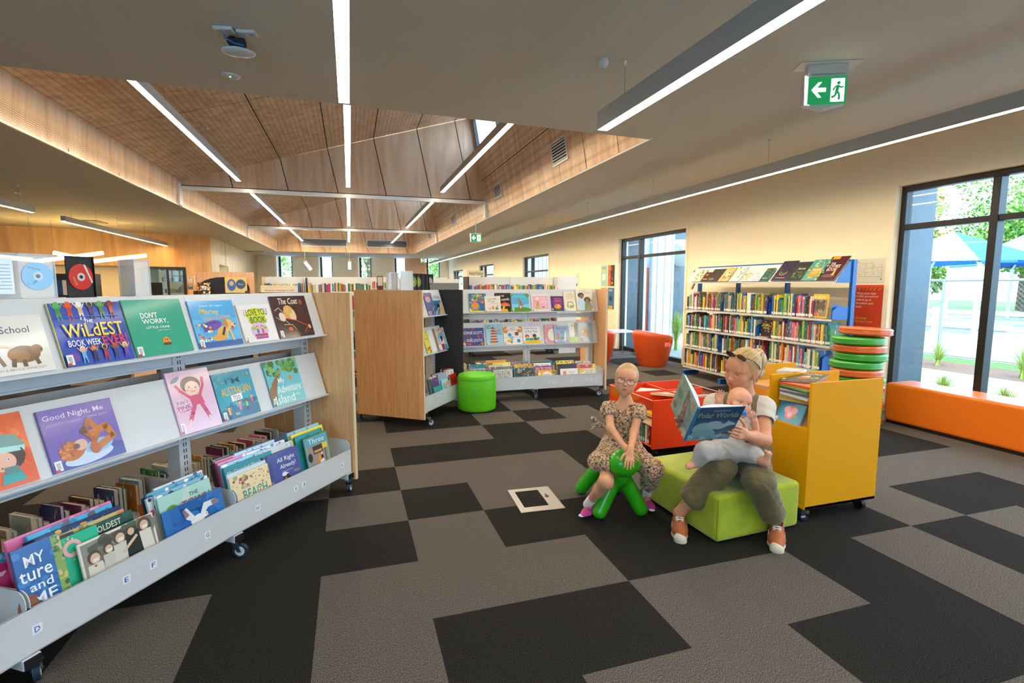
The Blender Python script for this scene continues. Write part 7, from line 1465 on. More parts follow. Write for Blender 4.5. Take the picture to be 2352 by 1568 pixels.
# ================= seated woman reading =================
SK='d2936f'
wm=thing('person','woman in olive overalls and white T-shirt on the lime ottoman, holding an open book','person',(2.35,2.62,.30))
HW=Frame((2.249,2.503,0.992),(-.977,-.209,-.20),roll=11,k=1.08)
nb=V(2.300,2.540,0.812); Ls=V(2.385,2.465,0.757); Rs=V(2.212,2.686,0.741); ch=V(2.313,2.571,0.657); pv=V(2.42,2.73,.42)
Le=V(2.267,2.326,0.607); Lw=V(2.081,2.255,0.670); Re=V(2.074,2.552,0.574); Rw=V(1.854,2.431,0.660)
kR=V(2.056,2.435,0.424); kL=V(2.193,2.271,0.384); aR=V(1.899,2.584,0.100); aL=V(2.410,2.337,0.078)
S=SDF(); head(S,HW,nb,.047,lid=.0046,lidx=.0138)
S.cap(nb,ch,.06,.10,k=.05); S.cap(Ls,Rs,.052,.052,k=.05); S.cap(ch,pv,.105,.12,k=.06)
S.cap(Ls,Le,.048,.039,k=.03); S.cap(Le,Le*.45+Lw*.55,.040,.036,k=.025); S.cap(Le*.45+Lw*.55,Lw,.036,.024,k=.02)
S.cap(Rs,Re,.046,.038,k=.03); S.cap(Re,Re*.5+Rw*.5,.038,.033,k=.025); S.cap(Re*.5+Rw*.5,Rw,.033,.023,k=.02)
hR=V(2.35,2.79,.40); hL=V(2.50,2.67,.40)
for h_,k_,a_ in ((hR,kR,aR),(hL,kL,aL)):
    S.cap(h_,k_,.070,.048,k=.04); S.cap(k_,k_*.6+a_*.4,.048,.050,k=.03); S.cap(k_*.6+a_*.4,a_,.050,.034,k=.03)
for a_,t_ in ((aR,V(1.787,2.413,0.000)),(aL,V(2.237,2.159,0.000))):
    d_=V(t_[0]-a_[0],t_[1]-a_[1],0); d_/=np.linalg.norm(d_); S.cap(a_,V(t_[0],t_[1],.036)-d_*.19,.031,.028,k=.02); S.cap(V(t_[0],t_[1],.036)-d_*.19,V(t_[0],t_[1],.030)-d_*.07,.026,.018,k=.02)
# left hand spread on the front cover, seen from its back
tcam=V(0,0,1.5)
cN=-(Lw-tcam)/np.linalg.norm(Lw-tcam)
dL=V(1.887,2.208,0.741)-Lw
sL=V(0,0,1)
hand(S,Lw,dL,sL,cN,L=.92,curl=(.18,.22,.2),spread=.35,thumb=(.35,.85))
# right hand: fingers wrap round the outer edge of the left cover
TR=[V(1.697,2.376,0.766),V(1.723,2.395,0.724),V(1.755,2.412,0.684),V(1.786,2.430,0.646)]
for i,tp in enumerate(TR):
    kn=Rw+(tp-Rw)*.45+V(.0,.03,.0); S.cap(Rw+(V(1.825,2.467,0.710)-Rw)*.6,kn,.017,.012,k=.012); S.cap(kn,tp,.0098,.0078,k=.004)
S.cap(Rw,V(1.843,2.490,0.689),.024,.02,k=.02)
col=paint(SK,faceblush(HW,SK,'b0584c','8a5c3a',.0046)+[(Frame(Lw,(1,0,0)),(0,0,0),(.0,.0,.0),SK,1)][:0])
bd=S.mesh('body',.0021,m_skin,wm,col)
eyes(HW,wm,'28343a',(.12,-.22))
# hair
def hcol(F,c1,c2,c3,fr=130):
    def f(P):
        q=F.loc(P); th=np.arctan2(q[:,2]-.02,q[:,0]+.001); ph=np.arctan2(q[:,1],q[:,2])
        w=.5+.5*np.sin(th*fr+3*np.sin(q[:,1]*60)); w2=.5+.5*np.sin(th*fr*.37+1.7+q[:,1]*25)
        return lin(c1)*(1-w[:,None])+lin(c2)*w[:,None]*(1-.4*w2[:,None])+lin(c3)*(.4*w*w2)[:,None]
    return f
m_hair=mat('blond_hair','ffffff',.45,mode='col',spec=.5,sheen=.3)
def haircap(F,k=1.,line=.097,sc=1.,amp=.0006,fr=130,low=-.055):
    H=SDF(); H.ell((0,-.016,.038),(.079*sc,.099*sc,.089*sc),.01,False,F); H.ell((0,-.03,-.01),(.073*sc,.078*sc,.06),.03,False,F)
    def strand(P,D):
        q=F.loc(P.reshape(-1,3)).reshape(P.shape); th=np.arctan2(q[...,2]-.02,q[...,0]+.001)
        return D+amp*F.k*np.sin(th*fr+3*np.sin(q[...,1]*60))
    H.fn(strand)
    H.ell((0,.094,-.028),(.080,.088,line),.008,True,F)
    H.ell((0,.02,-.085),(.12,.075,.062),.01,True,F)
    for sx in (-1,1): H.ell((sx*.082,-.004,-.012),(.022,.024,.036),.006,True,F)
    return H
H=haircap(HW); H.mesh('hair',.0026,m_hair,wm,hcol(HW,'9c7742','cda96a','e6cb94'))
def pony(F,pts,r,name,c,parent,fr=9,amp=.004):
    H=SDF()
    for i in range(len(pts)-1): H.cap(F.p(*pts[i]),F.p(*pts[i+1]),r[i]*F.k,r[i+1]*F.k,k=.02*F.k)
    H.fn(lambda P,D: D+.0022*F.k*np.sin(np.arctan2((P@F.x-F.c@F.x)/F.k,((P@F.y-F.c@F.y)/F.k+.135))*fr+((P@F.z)-F.c@F.z)*40))
    return H.mesh(name,.003,m_hair,parent,lambda P:(lambda w:lin('a9824a')*(1-w)+lin('e3c78f')*w)((.5+.5*np.sin((P@F.x)*520+3*np.sin((P@F.z)*30))+.0)[:,None]))
pony(HW,[(0,-.100,.062),(0,-.128,.060),(.0,-.142,.02),(.004,-.140,-.05),(.006,-.125,-.105)],[.022,.028,.037,.038,.020],'ponytail',None,wm)
# loose strands swept back over the scalp
def strands(F,parent,n,seed,root=(0,-.105,.06),rad=.0016,sc=1.0,cols=('a8834c','d8b87c','c6a264')):
    rd=random.Random(seed); b=MB()
    for i in range(n):
        a=rd.uniform(-1.25,1.25); st=V(math.sin(a)*.072,.055*math.cos(a)-.012,.088*math.cos(a)*.75+.030)*1.0
        if abs(a)>.95: st[1]-=.02
        pts=[]
        for j in range(7):
            t=j/6; q=st*(1-t)+V(*root)*t; c0=V(0,-.016,.038); u=q-c0; e=V(.0795,.0995,.0895)*sc; u=u/np.linalg.norm(u/e); pts.append(tuple(F.p(*(c0+u*(1+.012*math.sin(3*t+i))))))
        b.tube(pts,[rad*F.k*(1-.3*abs(2*j/6-1)) for j in range(7)],4,rd.choice(cols))
    o=b.build('hair_strands',m_hair,parent); o.matrix_parent_inverse=WM(parent).inverted(); return o
strands(HW,wm,110,5)
# T-shirt
m_tee=mat('white_jersey','d0c9c0',.85,sheen=.2,bump=.1,bscale=500)
S=SDF(); S.cap(nb+V(0,0,-.035),ch,.075,.118,k=.06); S.cap(Ls,Rs,.066,.066,k=.05); S.cap(ch,pv,.118,.12,k=.06)
sLe=Ls+(Le-Ls)*.36; sRe=Rs+(Re-Rs)*.34
S.cap(Ls,sLe,.066,.064,k=.03); S.cap(Rs,sRe,.062,.060,k=.03)
S.fn(folds(.0022,[((60,40,70),0),((-50,65,40),1.2),((30,-20,110),2.)]))
S.cap(sLe+(Le-Ls)*.02,sLe+(Le-Ls)*.4,.056,.07,k=.003,sub=True); S.cap(sRe+(Re-Rs)*.02,sRe+(Re-Rs)*.4,.053,.07,k=.003,sub=True)
S.ell(HW.p(0,.055,-.15),(.070,.070,.085),k=.006,sub=True); S.cap(nb+V(0,0,.01),nb+V(.0,0,.2),.064,.08,k=.006,sub=True)
TEE=S; S.mesh('t_shirt',.003,m_tee,wm,smooth=2)
# overalls
m_olive=mat('olive_twill','6f6444',.9,sheen=.25,var=.05,vscale=6,bump=.15,bscale=600)
fT=V(-.62,-.72,0); fT/=np.linalg.norm(fT)
S=SDF(); S.cap(ch+V(.005,.02,-.05),pv,.128,.155,k=.05); S.cap(hR,hL,.125,.125,k=.05)
kR2=kR+V(0,0,.012); kL2=kL+V(0,0,.012); cR=kR+(aR-kR)*.62; cL=kL+(aL-kL)*.74
S.cap(hR,kR2,.115,.082,k=.05); S.cap(kR2,cR,.080,.086,k=.04); S.cap(hL,kL2,.115,.080,k=.05); S.cap(kL2,cL,.082,.074,k=.04)
S.cap(kR2+V(.02,-.02,-.02),cR+V(.045,-.03,.0),.055,.055,k=.04)
S.fn(folds(.007,[((28,22,40),0.3),((-34,18,30),1.2),((12,-46,22),2.2),((50,30,-25),.7),((70,-60,40),.2),((-40,60,80),1.)])).fn(creases(.0035,[((14,12,24),.2)]))
for c_,a_,r_ in ((cR,aR,.072),(cL,aL,.062)):
    u=(a_-c_)/np.linalg.norm(a_-c_); S.cap(c_+u*.085,c_+u*.3,r_*1.15,r_*1.3,k=.004,sub=True); S.cap(c_+u*.02,c_+u*.12,r_*.86,r_*.9,k=.004,sub=True)
    S.box(tuple(c_+u*.17),(.12,.12,.12),.002,Frame((0,0,0),tuple(u)).R,k=.003,sub=True)
S.mesh('overalls',.0042,m_olive,wm,smooth=1)
b=MB()
def strap(P,wd=.034,th=.006,nm='strap'):
    # flat band following points P
    Q=[V(*p) for p in P]; b=MB(); vs=[]
    def sn(p):
        e=.004; return np.array([float(TEE.ev((p+d)[None,None])[0,0]-TEE.ev((p-d)[None,None])[0,0]) for d in np.eye(3)*e])/(2*e)
    for i in range(len(Q)):
        for _ in range(6): q=Q[i]; Q[i]=q-sn(q)*(float(TEE.ev(q[None,None])[0,0])-.002)
    for i,p in enumerate(Q):
        t=Q[min(i+1,len(Q)-1)]-Q[max(i-1,0)]; t/=np.linalg.norm(t); o=p-(ch+V(0,0,.05)); o-=t*(o@t); o/=np.linalg.norm(o); w=np.cross(t,o)*wd/2
        vs+=[tuple(p+w),tuple(p-w),tuple(p-w+o*th),tuple(p+w+o*th)]
    n=len(Q); fs=[(4*i+k,4*i+(k+1)%4,4*i+4+(k+1)%4,4*i+4+k) for i in range(n-1) for k in range(4)]+[(3,2,1,0),(4*n-4,4*n-3,4*n-2,4*n-1)]
    b.add(vs,fs,None,0,False); o=b.build(nm,m_olive,wm); o.matrix_parent_inverse=WM(wm).inverted(); return o
sm=V(0,0,.068)
q1=Ls*.72+nb*.28; q2=Rs*.70+nb*.30
def arc(q,dx,dz):
    out=[]
    for j in range(14):
        a=-.9+j*.30; out.append(q+fT*(math.sin(a)*.10 if j<9 else .12)+V(dx[0]*j/13,dx[1]*j/13,math.cos(a)*.07 if j<9 else -.055-(j-9)*.035))
    return out
strap(arc(q1,(-.03,.025),0))
strap(arc(q2,(.03,-.025),0))
# sunglasses pushed up on the head
m_tort=mat('tortoiseshell','3a1f12',.2,coat=.8,var=.5,vscale=60); m_lens=mat('brown_lens','2a1510',.08,coat=1)
SG=HW
def lens(sx,y,z):
    pts=[]
    for i in range(18):
        t=6.2832*i/18; pts.append(SG.p(sx*.034+.027*math.cos(t),y+.010*math.sin(t)+.004*math.cos(t*2)*0-.006*abs(math.cos(t))*0,z+.020*math.sin(t)))
    return pts
gl=MB()
for sx in (-1,1):
    P=lens(sx,.066,.103); gl.add([tuple(p) for p in P]+[tuple(p+HW.y*.002-HW.z*.001) for p in P],[tuple(range(18)),tuple(range(35,17,-1))]+[(i,(i+1)%18,18+(i+1)%18,18+i) for i in range(18)])
o=gl.build('sunglasses',m_lens,wm); o.matrix_parent_inverse=WM(wm).inverted()
g2=MB()
for sx in (-1,1):
    g2.tube([tuple(p) for p in lens(sx,.067,.103)],.0028,6,closed=True); g2.tube([tuple(HW.p(sx*.061,.064,.108)),tuple(HW.p(sx*.079,.02,.085)),tuple(HW.p(sx*.084,-.02,.045)),tuple(HW.p(sx*.082,-.04,.018))],.0030,6)
g2.tube([tuple(HW.p(-.009,.070,.108)),tuple(HW.p(0,.073,.111)),tuple(HW.p(.009,.070,.108))],.0028,6)
f_=g2.build('frame',m_tort,o); f_.matrix_parent_inverse=Matrix.Identity(4)
# wedding ring
# shoes
m_can=mat('rust_canvas','b5653a',.8,bump=.2,bscale=500); m_rub=mat('cream_rubber','ddd3c2',.6); m_lace=mat('white_lace','ebe8e2',.8)
def shoe(a,toe,parent,L=.255,main=m_can,sole=m_rub,lace=m_lace,w=.046,stripe=True,hi=.065,name='shoe'):
    a=V(*a); toe=V(*toe); d=V(toe[0]-a[0],toe[1]-a[1],0); d/=np.linalg.norm(d); heel=V(toe[0],toe[1],0)-d*L; F=Frame(tuple(heel),tuple(d),k=L/.255)
    S=SDF(); S.cap(F.p(0,.042,.045),F.p(0,.15,.040),.040*F.k,.040*F.k,k=.012); S.cap(F.p(0,.15,.036),F.p(-.004,.215,.028),.042*F.k,.030*F.k,k=.03); S.cap(F.p(0,.055,.07),F.p(0,.05,.095),.037*F.k,.036*F.k,k=.02)
    S.box(tuple(F.p(0,.12,-.02)),(.2,.2,.04),.001,F.R,k=.004,sub=True)
    S.cap(F.p(0,.058,.085),F.p(0,.052,.15),.030*F.k,.034*F.k,k=.004,sub=True)
    S.cap(F.p(0,.066,.096),F.p(0,.11,.102),.018*F.k,.014*F.k,k=.01,sub=True)
    o=S.mesh(name,.0028,main,parent)
    T_=SDF(); T_.cap(F.p(0,.045,.0),F.p(0,.14,.0),.041*F.k,.044*F.k,k=.02); T_.cap(F.p(0,.14,.0),F.p(-.004,.214,.0),.045*F.k,.036*F.k,k=.02)
    T_.box(tuple(F.p(0,.12,-.10)),(.3,.3,.10),.001,F.R,k=.001,sub=True); T_.box(tuple(F.p(0,.12,.128)),(.3,.3,.10),.001,F.R,k=.003,sub=True)
    T_.ell((0,.222,.018),(.036,.034,.036),.01,False,F); T_.box(tuple(F.p(0,.12,-.10)),(.3,.3,.10),.001,F.R,k=.001,sub=True)
    T_.mesh('sole',.0028,sole,o)
    b=MB(); rdl=random.Random(2)
    for i in range(6):
        y=.088+.019*i; z=.0925-.0042*i-.0009*i*i; hw=.024-.001*i
        for sgn in (1,-1):
            b.tube([tuple(F.p(-hw*sgn,y,z-.006)),tuple(F.p(-hw*.5*sgn,y+.006,z+.003)),tuple(F.p(hw*.5*sgn,y+.012,z+.000)),tuple(F.p(hw*sgn,y+.018,z-.010))],.0027*F.k,6)
    b.build('laces',lace,o)
    if stripe:
        b=MB()
        for sx in (-1,1):
            for y0,y1 in ((.098,.112),(.135,.149)):
                vs=[]
                for (y,z) in ((y0,.030),(y1,.030),(y1+.0,.062),(y0,.066)):
                    xx=.0445 if z<.04 else .0415; xx+=.0005-(.002 if y>.13 else 0); vs.append(tuple(F.p(sx*xx,y,z)))
                vs2=[tuple(V(*v)+F.x*sx*.0022) for v in vs]
                b.add(vs+vs2,[(0,1,2,3),(7,6,5,4),(0,4,5,1),(1,5,6,2),(2,6,7,3),(3,7,4,0)])
        b.build('side_stripe',m_lace,o)
    return o
def fixp(o,parent):
    return o
shoe(aR,(1.787,2.413,0.000),wm); shoe(aL,(2.237,2.159,0.000),wm)
# the open book
SB=V(1.729,2.332,0.652); ST=V(1.695,2.178,0.871); RT=V(1.948,2.121,0.880); LT=V(1.741,2.383,1.034)
def coverM(o,x,z):
    x=Vector(x).normalized(); z=Vector(z); z=(z-x*z.dot(x)).normalized(); y=z.cross(x)
    return Matrix(((x.x,y.x,z.x,o[0]),(x.y,y.y,z.y,o[1]),(x.z,y.z,z.z,o[2]),(0,0,0,1)))
up_=ST-SB; hb_=float(np.linalg.norm(up_)); wr_=RT-ST; wr_=wr_-up_*(wr_@up_)/(up_@up_); wl_=LT-ST; wl_=wl_-up_*(wl_@up_)/(up_@up_)
bw=.255
root=thing('picture_book','large open hardback book about polar animals held up by the woman','book',tuple(SB))
MR=coverM(SB,wr_,up_); ML=coverM(SB+wl_/np.linalg.norm(wl_)*bw,-wl_,up_)
Ri=WM(root).inverted()
b=MB(); b.box(0,0,0,bw,.003,hb_,'2a5a84'); o=b.build('front_cover',m_gloss,root,M=Ri@MR)
PW=[('r',0,0,1,.16,'8fbcc8'),('r',0,.16,1,.6,'2f607f'),('r',0,.6,1,1,'1f4a74'),('s',30,3,0,0,1,.2,.08,['a8ced4','6aa4b8','8ab8c4']),
 ('e',.30,.36,.24,.20,'9cc0c4',-.1),('e',.50,.48,.18,.12,'a8c8ca',0),('e',.34,.22,.26,.12,'8fb6bc',.05),('e',.66,.42,.16,.085,'a9cacc',.3),('e',.82,.50,.09,.07,'b4d2d2',.1),('e',.92,.49,.055,.04,'b8d6d6'),('e',.78,.585,.022,.02,'a9cacc'),('e',.96,.50,.013,.012,'1c2c34'),('e',.86,.53,.009,.008,'1c2c34'),('e',.72,.52,.02,.018,'6a8c94'),('l',[(.1,.2),(.3,.12),(.62,.14),(.85,.2)],.012,'7aa6b2'),
 ('t','insiders',.36,.885,.72,.935,'c8dce4',{'bold':0,'shear':.1}),('t','Polar Worlds',.07,.70,.94,.85,'9fb88a',{'bold':.01})]
a=art_mesh(PW,bw,hb_).build('cover_print',m_gloss,o)
b=MB(); b.box(0,0,0,bw,.003,hb_,'7fa8a8'); o=b.build('back_cover',m_gloss,root,M=Ri@ML)
BKc=[('r',0,0,1,1,'86b0ac'),('s',40,5,0,0,1,1,.1,['7fb0a6','94b8b4','78a49c']),('p',[(.44,.95),(.58,.9),(.70,.2),(.5,.05),(.46,.5)],'6b5a4e'),('s',18,6,.46,.1,.62,.9,.05,['5a483c','8a7464','a89484']),('e',.8,.84,.09,.07,'c08a70'),('e',.2,.6,.14,.12,'4a9a7a'),('e',.14,.2,.1,.09,'6a6a5a')]+[('r',.66+.0,.2+.05*i,.95-.03*(i%3),.215+.05*i,'5f8480') for i in range(10)]+[('r',.12,.3+.035*i,.40-.02*(i%3),.31+.035*i,'5f8480') for i in range(8)]
art_mesh(BKc,bw,hb_).build('cover_print',m_gloss,o)
b=MB()
mid=wr_/np.linalg.norm(wr_)*.010; mil=wl_/np.linalg.norm(wl_)*.010
nR=V(*(MR.to_3x3()@Vector((0,1,0)))); nL=V(*(ML.to_3x3()@Vector((0,1,0))))
b.add([tuple(SB+mid*0),tuple(SB+mid*0+up_),tuple(SB+mil*0+up_),tuple(SB)],[]) if 0 else None
b.cyl(tuple(SB+(nR+nL)*.003),tuple(ST+(nR+nL)*.003),.0085,n=12,col='1c7fb8'); o=b.build('spine',m_gloss,root); o.matrix_parent_inverse=Ri
b=MB()
for (wv,nn,kk) in ((wr_/np.linalg.norm(wr_),nR,1),(wl_/np.linalg.norm(wl_),nL,-1)):
    N=10; vs=[]
    for j in range(N+1):
        t=j/N; q=wv*(bw-.012)*t; off=nn*(.0035); off2=nn*(.0045+.022*math.sin(math.pi*min(1,t*1.25)*.8)*(1-t)**.6+.004)
        for z_ in (.005,.995): vs+= [tuple(SB+up_*z_+q+off),tuple(SB+up_*z_+q+off2)]
    fs=[]
    for j in range(N):
        o_=4*j; p_=o_+4
        fs+=[(o_+1,o_+3,p_+3,p_+1),(o_,p_,p_+2,o_+2),(o_,o_+1,p_+1,p_),(o_+2,p_+2,p_+3,o_+3)]
    fs.append((4*N,4*N+1,4*N+3,4*N+2)); b.add(vs,fs,'dfe9ee')
o=b.build('pages',m_print,root); o.matrix_parent_inverse=Ri

# ================= baby on her lap =================
SKB='dea283'
by=thing('person','baby in spotted top and pale grey trousers on the woman\'s lap, blue dummy','person',(2.10,2.45,.50))
HB=Frame((2.151,2.408,0.816),(-.238,-.965,.10),roll=15,k=.775)
nbB=V(2.178,2.424,0.750); cB=V(2.166,2.420,0.689); pB=V(2.113,2.450,0.526)
LsB=V(2.209,2.380,0.732); RsB=V(2.119,2.471,0.725); LeB=V(2.218,2.348,0.662); LwB=V(2.190,2.322,0.728); ReB=V(2.036,2.459,0.760); RwB=V(2.017,2.420,0.830)
kRB=V(1.904,2.382,0.557); kLB=V(2.175,2.316,0.541); aRB=V(1.877,2.423,0.474); aLB=V(2.184,2.258,0.518)
S=SDF(); head(S,HB,nbB,.036,cheek=1.2,cran=1.04,lid=.0052,baby=1,lidx=.0125)
S.cap(nbB,cB,.035,.06,k=.03); S.cap(cB,pB,.062,.066,k=.03)
S.cap(LsB,LeB,.027,.025,k=.02); S.cap(LeB,LwB,.024,.018,k=.015); S.cap(RsB,ReB,.027,.024,k=.02); S.cap(ReB,RwB,.024,.018,k=.015)
S.cap(pB,kRB,.04,.034,k=.02); S.cap(kRB,aRB,.032,.024,k=.02); S.cap(pB,kLB,.04,.034,k=.02); S.cap(kLB,aLB,.032,.025,k=.02)
S.cap(aRB,V(1.816,2.400,0.471),.023,.017,k=.015)
fL1=V(2.179,2.217,0.517); fL2=V(2.183,2.201,0.572); S.cap(aLB,fL1,.024,.021,k=.015); S.cap(fL1,fL2,.021,.017,k=.015)
for i in range(5):
    q=fL2+(V(2.160,2.200,0.589)-fL2)*(.0)+V(.010,-.006,.012)*0; u=V(2.187,2.190,0.580)-V(2.158,2.201,0.597)
    p0=V(2.168,2.207,0.584)+u*(i/4.)*1.0; S.cap(fL2,p0+V(0,0,.004),.009,.0062 if i else .0085,k=.004)
for i in range(4): p0=V(1.800,2.396,0.486)+V(.0,.0,-.007*i)+V(-.004,0,0); S.cap(V(1.821,2.399,0.473),p0,.009,.0058,k=.004)
hand(S,LwB,V(2.165,2.314,0.772)-LwB,(-.8,.2,.5),(.5,-.6,.2),L=.44,curl=(.35,.5,.5),spread=1.2)
hand(S,RwB,V(2.023,2.412,0.868)-RwB,(-.8,.5,.2),(.3,.7,.2),L=.50,curl=(.2,.35,.4),spread=1.6)
sp=[(HB,(0,-.05,.06),(.12,.11,.10),'bd8d66',.5)]+faceblush(HB,SKB,'c06a60','c89a78',.0055)[1:]
bdB=S.mesh('body',.0019,m_skin,by,paint(SKB,sp))
eyes(HB,by,'3a5068',(-.15,.05))
H_=SDF(); H=H_; H.ell((0,-.018,.040),(.0785,.0995,.0895),.01,False,HB); H.ell((0,.085,-.02),(.10,.095,.12),.02,True,HB); H.ell((0,.0,-.10),(.14,.14,.075),.02,True,HB)
for sx in (-1,1): H.ell((sx*.085,-.004,-.012),(.025,.026,.038),.006,True,HB)
pass
def dotmat(name,base,cols,scale,thr,rough=.85):
    m=mat(name,base,rough,sheen=.2); n=m.node_tree.nodes; l=m.node_tree.links; b=n['Principled BSDF']
    t=n.new('ShaderNodeTexCoord'); vo=n.new('ShaderNodeTexVoronoi'); vo.inputs['Scale'].default_value=scale; l.new(t.outputs['Object'],vo.inputs['Vector'])
    lt=n.new('ShaderNodeMath'); lt.operation='LESS_THAN'; lt.inputs[1].default_value=thr; l.new(vo.outputs['Distance'],lt.inputs[0])
    r=n.new('ShaderNodeValToRGB'); r.color_ramp.interpolation='CONSTANT'; sx=n.new('ShaderNodeSeparateColor'); l.new(vo.outputs['Color'],sx.inputs[0]); l.new(sx.outputs[0],r.inputs[0])
    while len(r.color_ramp.elements)<len(cols): r.color_ramp.elements.new(.5)
    for i,c in enumerate(cols): r.color_ramp.elements[i].position=i/len(cols); r.color_ramp.elements[i].color=C3(c)
    mx=n.new('ShaderNodeMix'); mx.data_type='RGBA'; l.new(lt.outputs[0],mx.inputs['Factor']); mx.inputs['A'].default_value=C3(base); l.new(r.outputs[0],mx.inputs['B']); l.new(mx.outputs['Result'],b.inputs['Base Color']); return m
m_btop=dotmat('spotted_jersey','d4cec6',['b8653a','d4cec6','3a4454','c88a5a'],38,.26)
m_bpants=dotmat('pale_grey_jersey','bebab4',['8a8a8c','bebab4','bebab4'],26,.12)
S=SDF(); S.cap(nbB,cB,.042,.07,k=.03); S.cap(cB,pB,.072,.070,k=.03); S.cap(LsB,LsB+(LeB-LsB)*.75,.037,.033,k=.02); S.cap(RsB,RsB+(ReB-RsB)*.75,.037,.033,k=.02)
S.cap(nbB,nbB+V(0,0,.1),.040,.05,k=.004,sub=True); S.fn(folds(.0016,[((90,60,80),0),((-70,90,50),1.2)]))
S.mesh('spotted_top',.003,m_btop,by,smooth=1)
S=SDF(); S.cap(pB+(cB-pB)*.35,pB,.074,.082,k=.03); S.cap(pB,kRB,.068,.052,k=.04); S.cap(kRB,aRB+(kRB-aRB)*.12,.052,.034,k=.03); S.cap(pB,kLB,.066,.050,k=.04); S.cap(kLB,aLB+(kLB-aLB)*.25,.048,.036,k=.03)
S.fn(folds(.0055,[((60,40,70),0),((-50,65,40),1.2),((30,-80,50),2.),((90,20,-70),.4)])).fn(creases(.003,[((30,22,20),.2)]))
for k_,a_ in ((kRB,aRB),(kLB,aLB)):
    u=(a_-k_)/np.linalg.norm(a_-k_); S.cap(a_-u*.004,a_+u*.08,.028,.05,k=.003,sub=True)
S.mesh('trousers',.003,m_bpants,by,smooth=1)
m_dum=mat('dummy_blue','2a8ad0',.3,coat=.4)
b=MB(); 
def ring(F,c,r,t,n=18): b.tube([tuple(F.p(c[0]+r*math.cos(a),c[1],c[2]+r*math.sin(a))) for a in [6.2832*i/n for i in range(n)]],t,6,closed=True)
S=SDF(); S.ell((0,.098,-.062),(.026,.006,.019),.004,False,HB); S.ell((0,.106,-.062),(.011,.008,.010),.004,False,HB)
o=S.mesh('dummy',.002,m_dum,by); ring(HB,(0,.115,-.066),.014,.0022); r_=b.build('handle',m_dum,o); r_.matrix_parent_inverse=Matrix.Identity(4)

# ================= girl on the green puppy stool =================
m_pup=mat('puppy_green_plastic','2fae12',.32,coat=.25)
pp=thing('dog_stool','bright green plastic dog-shaped stool the girl rides, in front of the red box','stool',(1.65,3.0,0))
S=SDF(); S.cap((1.635,2.85,.265),(1.685,3.17,.265),.062,.062,k=.03)
for f,r,bs in (((1.492,2.855,.047),.047,(1.61,2.87,.255)),((1.770,2.815,.047),.047,(1.665,2.86,.255)),((1.555,3.255,.047),.047,(1.66,3.15,.255)),((1.815,3.20,.047),.047,(1.70,3.15,.255))): S.cap(bs,f,.050,.0465,k=.02)
S.cap((1.69,3.17,.29),(1.71,3.235,.36),.022,.028,k=.02)
S.cap((1.635,2.86,.29),(1.615,2.79,.37),.045,.05,k=.03)
S.mesh('body',.005,m_pup,pp)
S=SDF(); S.ell((1.600,2.745,.400),(.105,.085,.088),.01); 
S.mesh('head',.005,m_pup,pp)
b=MB(); b.cyl((1.60,2.70,.40),(1.65,2.71,.40),.0); 
SKG='dda27c'
gr=thing('person','small girl with glasses in a floral dress riding the green dog stool','person',(1.70,2.98,.30))
HG=Frame((1.678,2.882,0.890),(-.50,-.85,.13),roll=10,k=.865)
nbG=V(1.691,2.903,0.747); RsG=V(1.587,2.943,0.711); LsG=V(1.758,2.846,0.703); cG=V(1.690,2.914,0.649); wG=V(1.696,2.941,0.538); pG=V(1.705,2.985,.395)
ReG=V(1.550,2.836,0.597); RwG=V(1.565,2.674,0.515); LeG=V(1.674,2.763,0.581); LwG=V(1.557,2.604,0.522)
kRG=V(1.469,2.732,0.296); aRG=V(1.445,2.907,0.095); kLG=V(1.803,2.747,0.332); aLG=V(1.880,2.912,0.100)
S=SDF(); head(S,HG,nbG,.036,cheek=1.3,cran=1.10,lid=.0052,baby=2,smile=.0022)
S.cap(nbG,cG,.038,.068,k=.03); S.cap(RsG,LsG,.034,.034,k=.03); S.cap(cG,pG,.07,.085,k=.04)
S.cap(RsG,ReG,.030,.0255,k=.02); S.cap(ReG,RwG,.0265,.0175,k=.02); S.cap(LsG,LeG,.030,.0255,k=.02); S.cap(LeG,LwG,.0265,.0175,k=.02)
S.cap(V(1.64,3.0,.375),kRG,.056,.043,k=.03); S.cap(kRG,kRG*.6+aRG*.4,.041,.038,k=.03); S.cap(kRG*.6+aRG*.4,aRG,.038,.025,k=.02)
S.cap(V(1.76,2.98,.375),kLG,.056,.042,k=.03); S.cap(kLG,aLG,.040,.025,k=.03)
S.cap(aRG,aRG+V(0,0,-.05),.021,.018,k=.02); S.cap(aLG,aLG+V(0,0,-.05),.021,.018,k=.02)
hand(S,LwG,V(1.512,2.543,0.420)-LwG,(-.75,.5,.1),(-.45,-.6,.5),L=.68,curl=(.12,.28,.3),spread=1.5,thumb=(.5,.75))
hand(S,RwG,V(1.584,2.577,0.458)-RwG,(.3,.2,.8),(-.3,-.3,.8),L=.66,curl=(.25,.35,.35),spread=1.2,thumb=(.6,.7))
S.mesh('body',.0020,m_skin,gr,paint(SKG,faceblush(HG,SKG,'b8604f','a87c50',.0048)))
eyes(HG,gr,'3c5058',(0,-.02))
H=haircap(HG,sc=1.075,amp=.0006,fr=150,line=.100); H.mesh('hair',.0026,m_hair,gr,hcol(HG,'a8854c','d0ae74','e6cc96',150))
strands(HG,gr,70,8,rad=.0010,sc=1.078,root=(.0,-.115,.05),cols=('b8955a','dcc086','caa86c'))
H=SDF(); H.ell((0,-.115,.055),(.030,.030,.030),.01,False,HG); H.mesh('bun',.003,m_hair,gr,hcol(HG,'b88f55','e2c794','f0dcae',60))
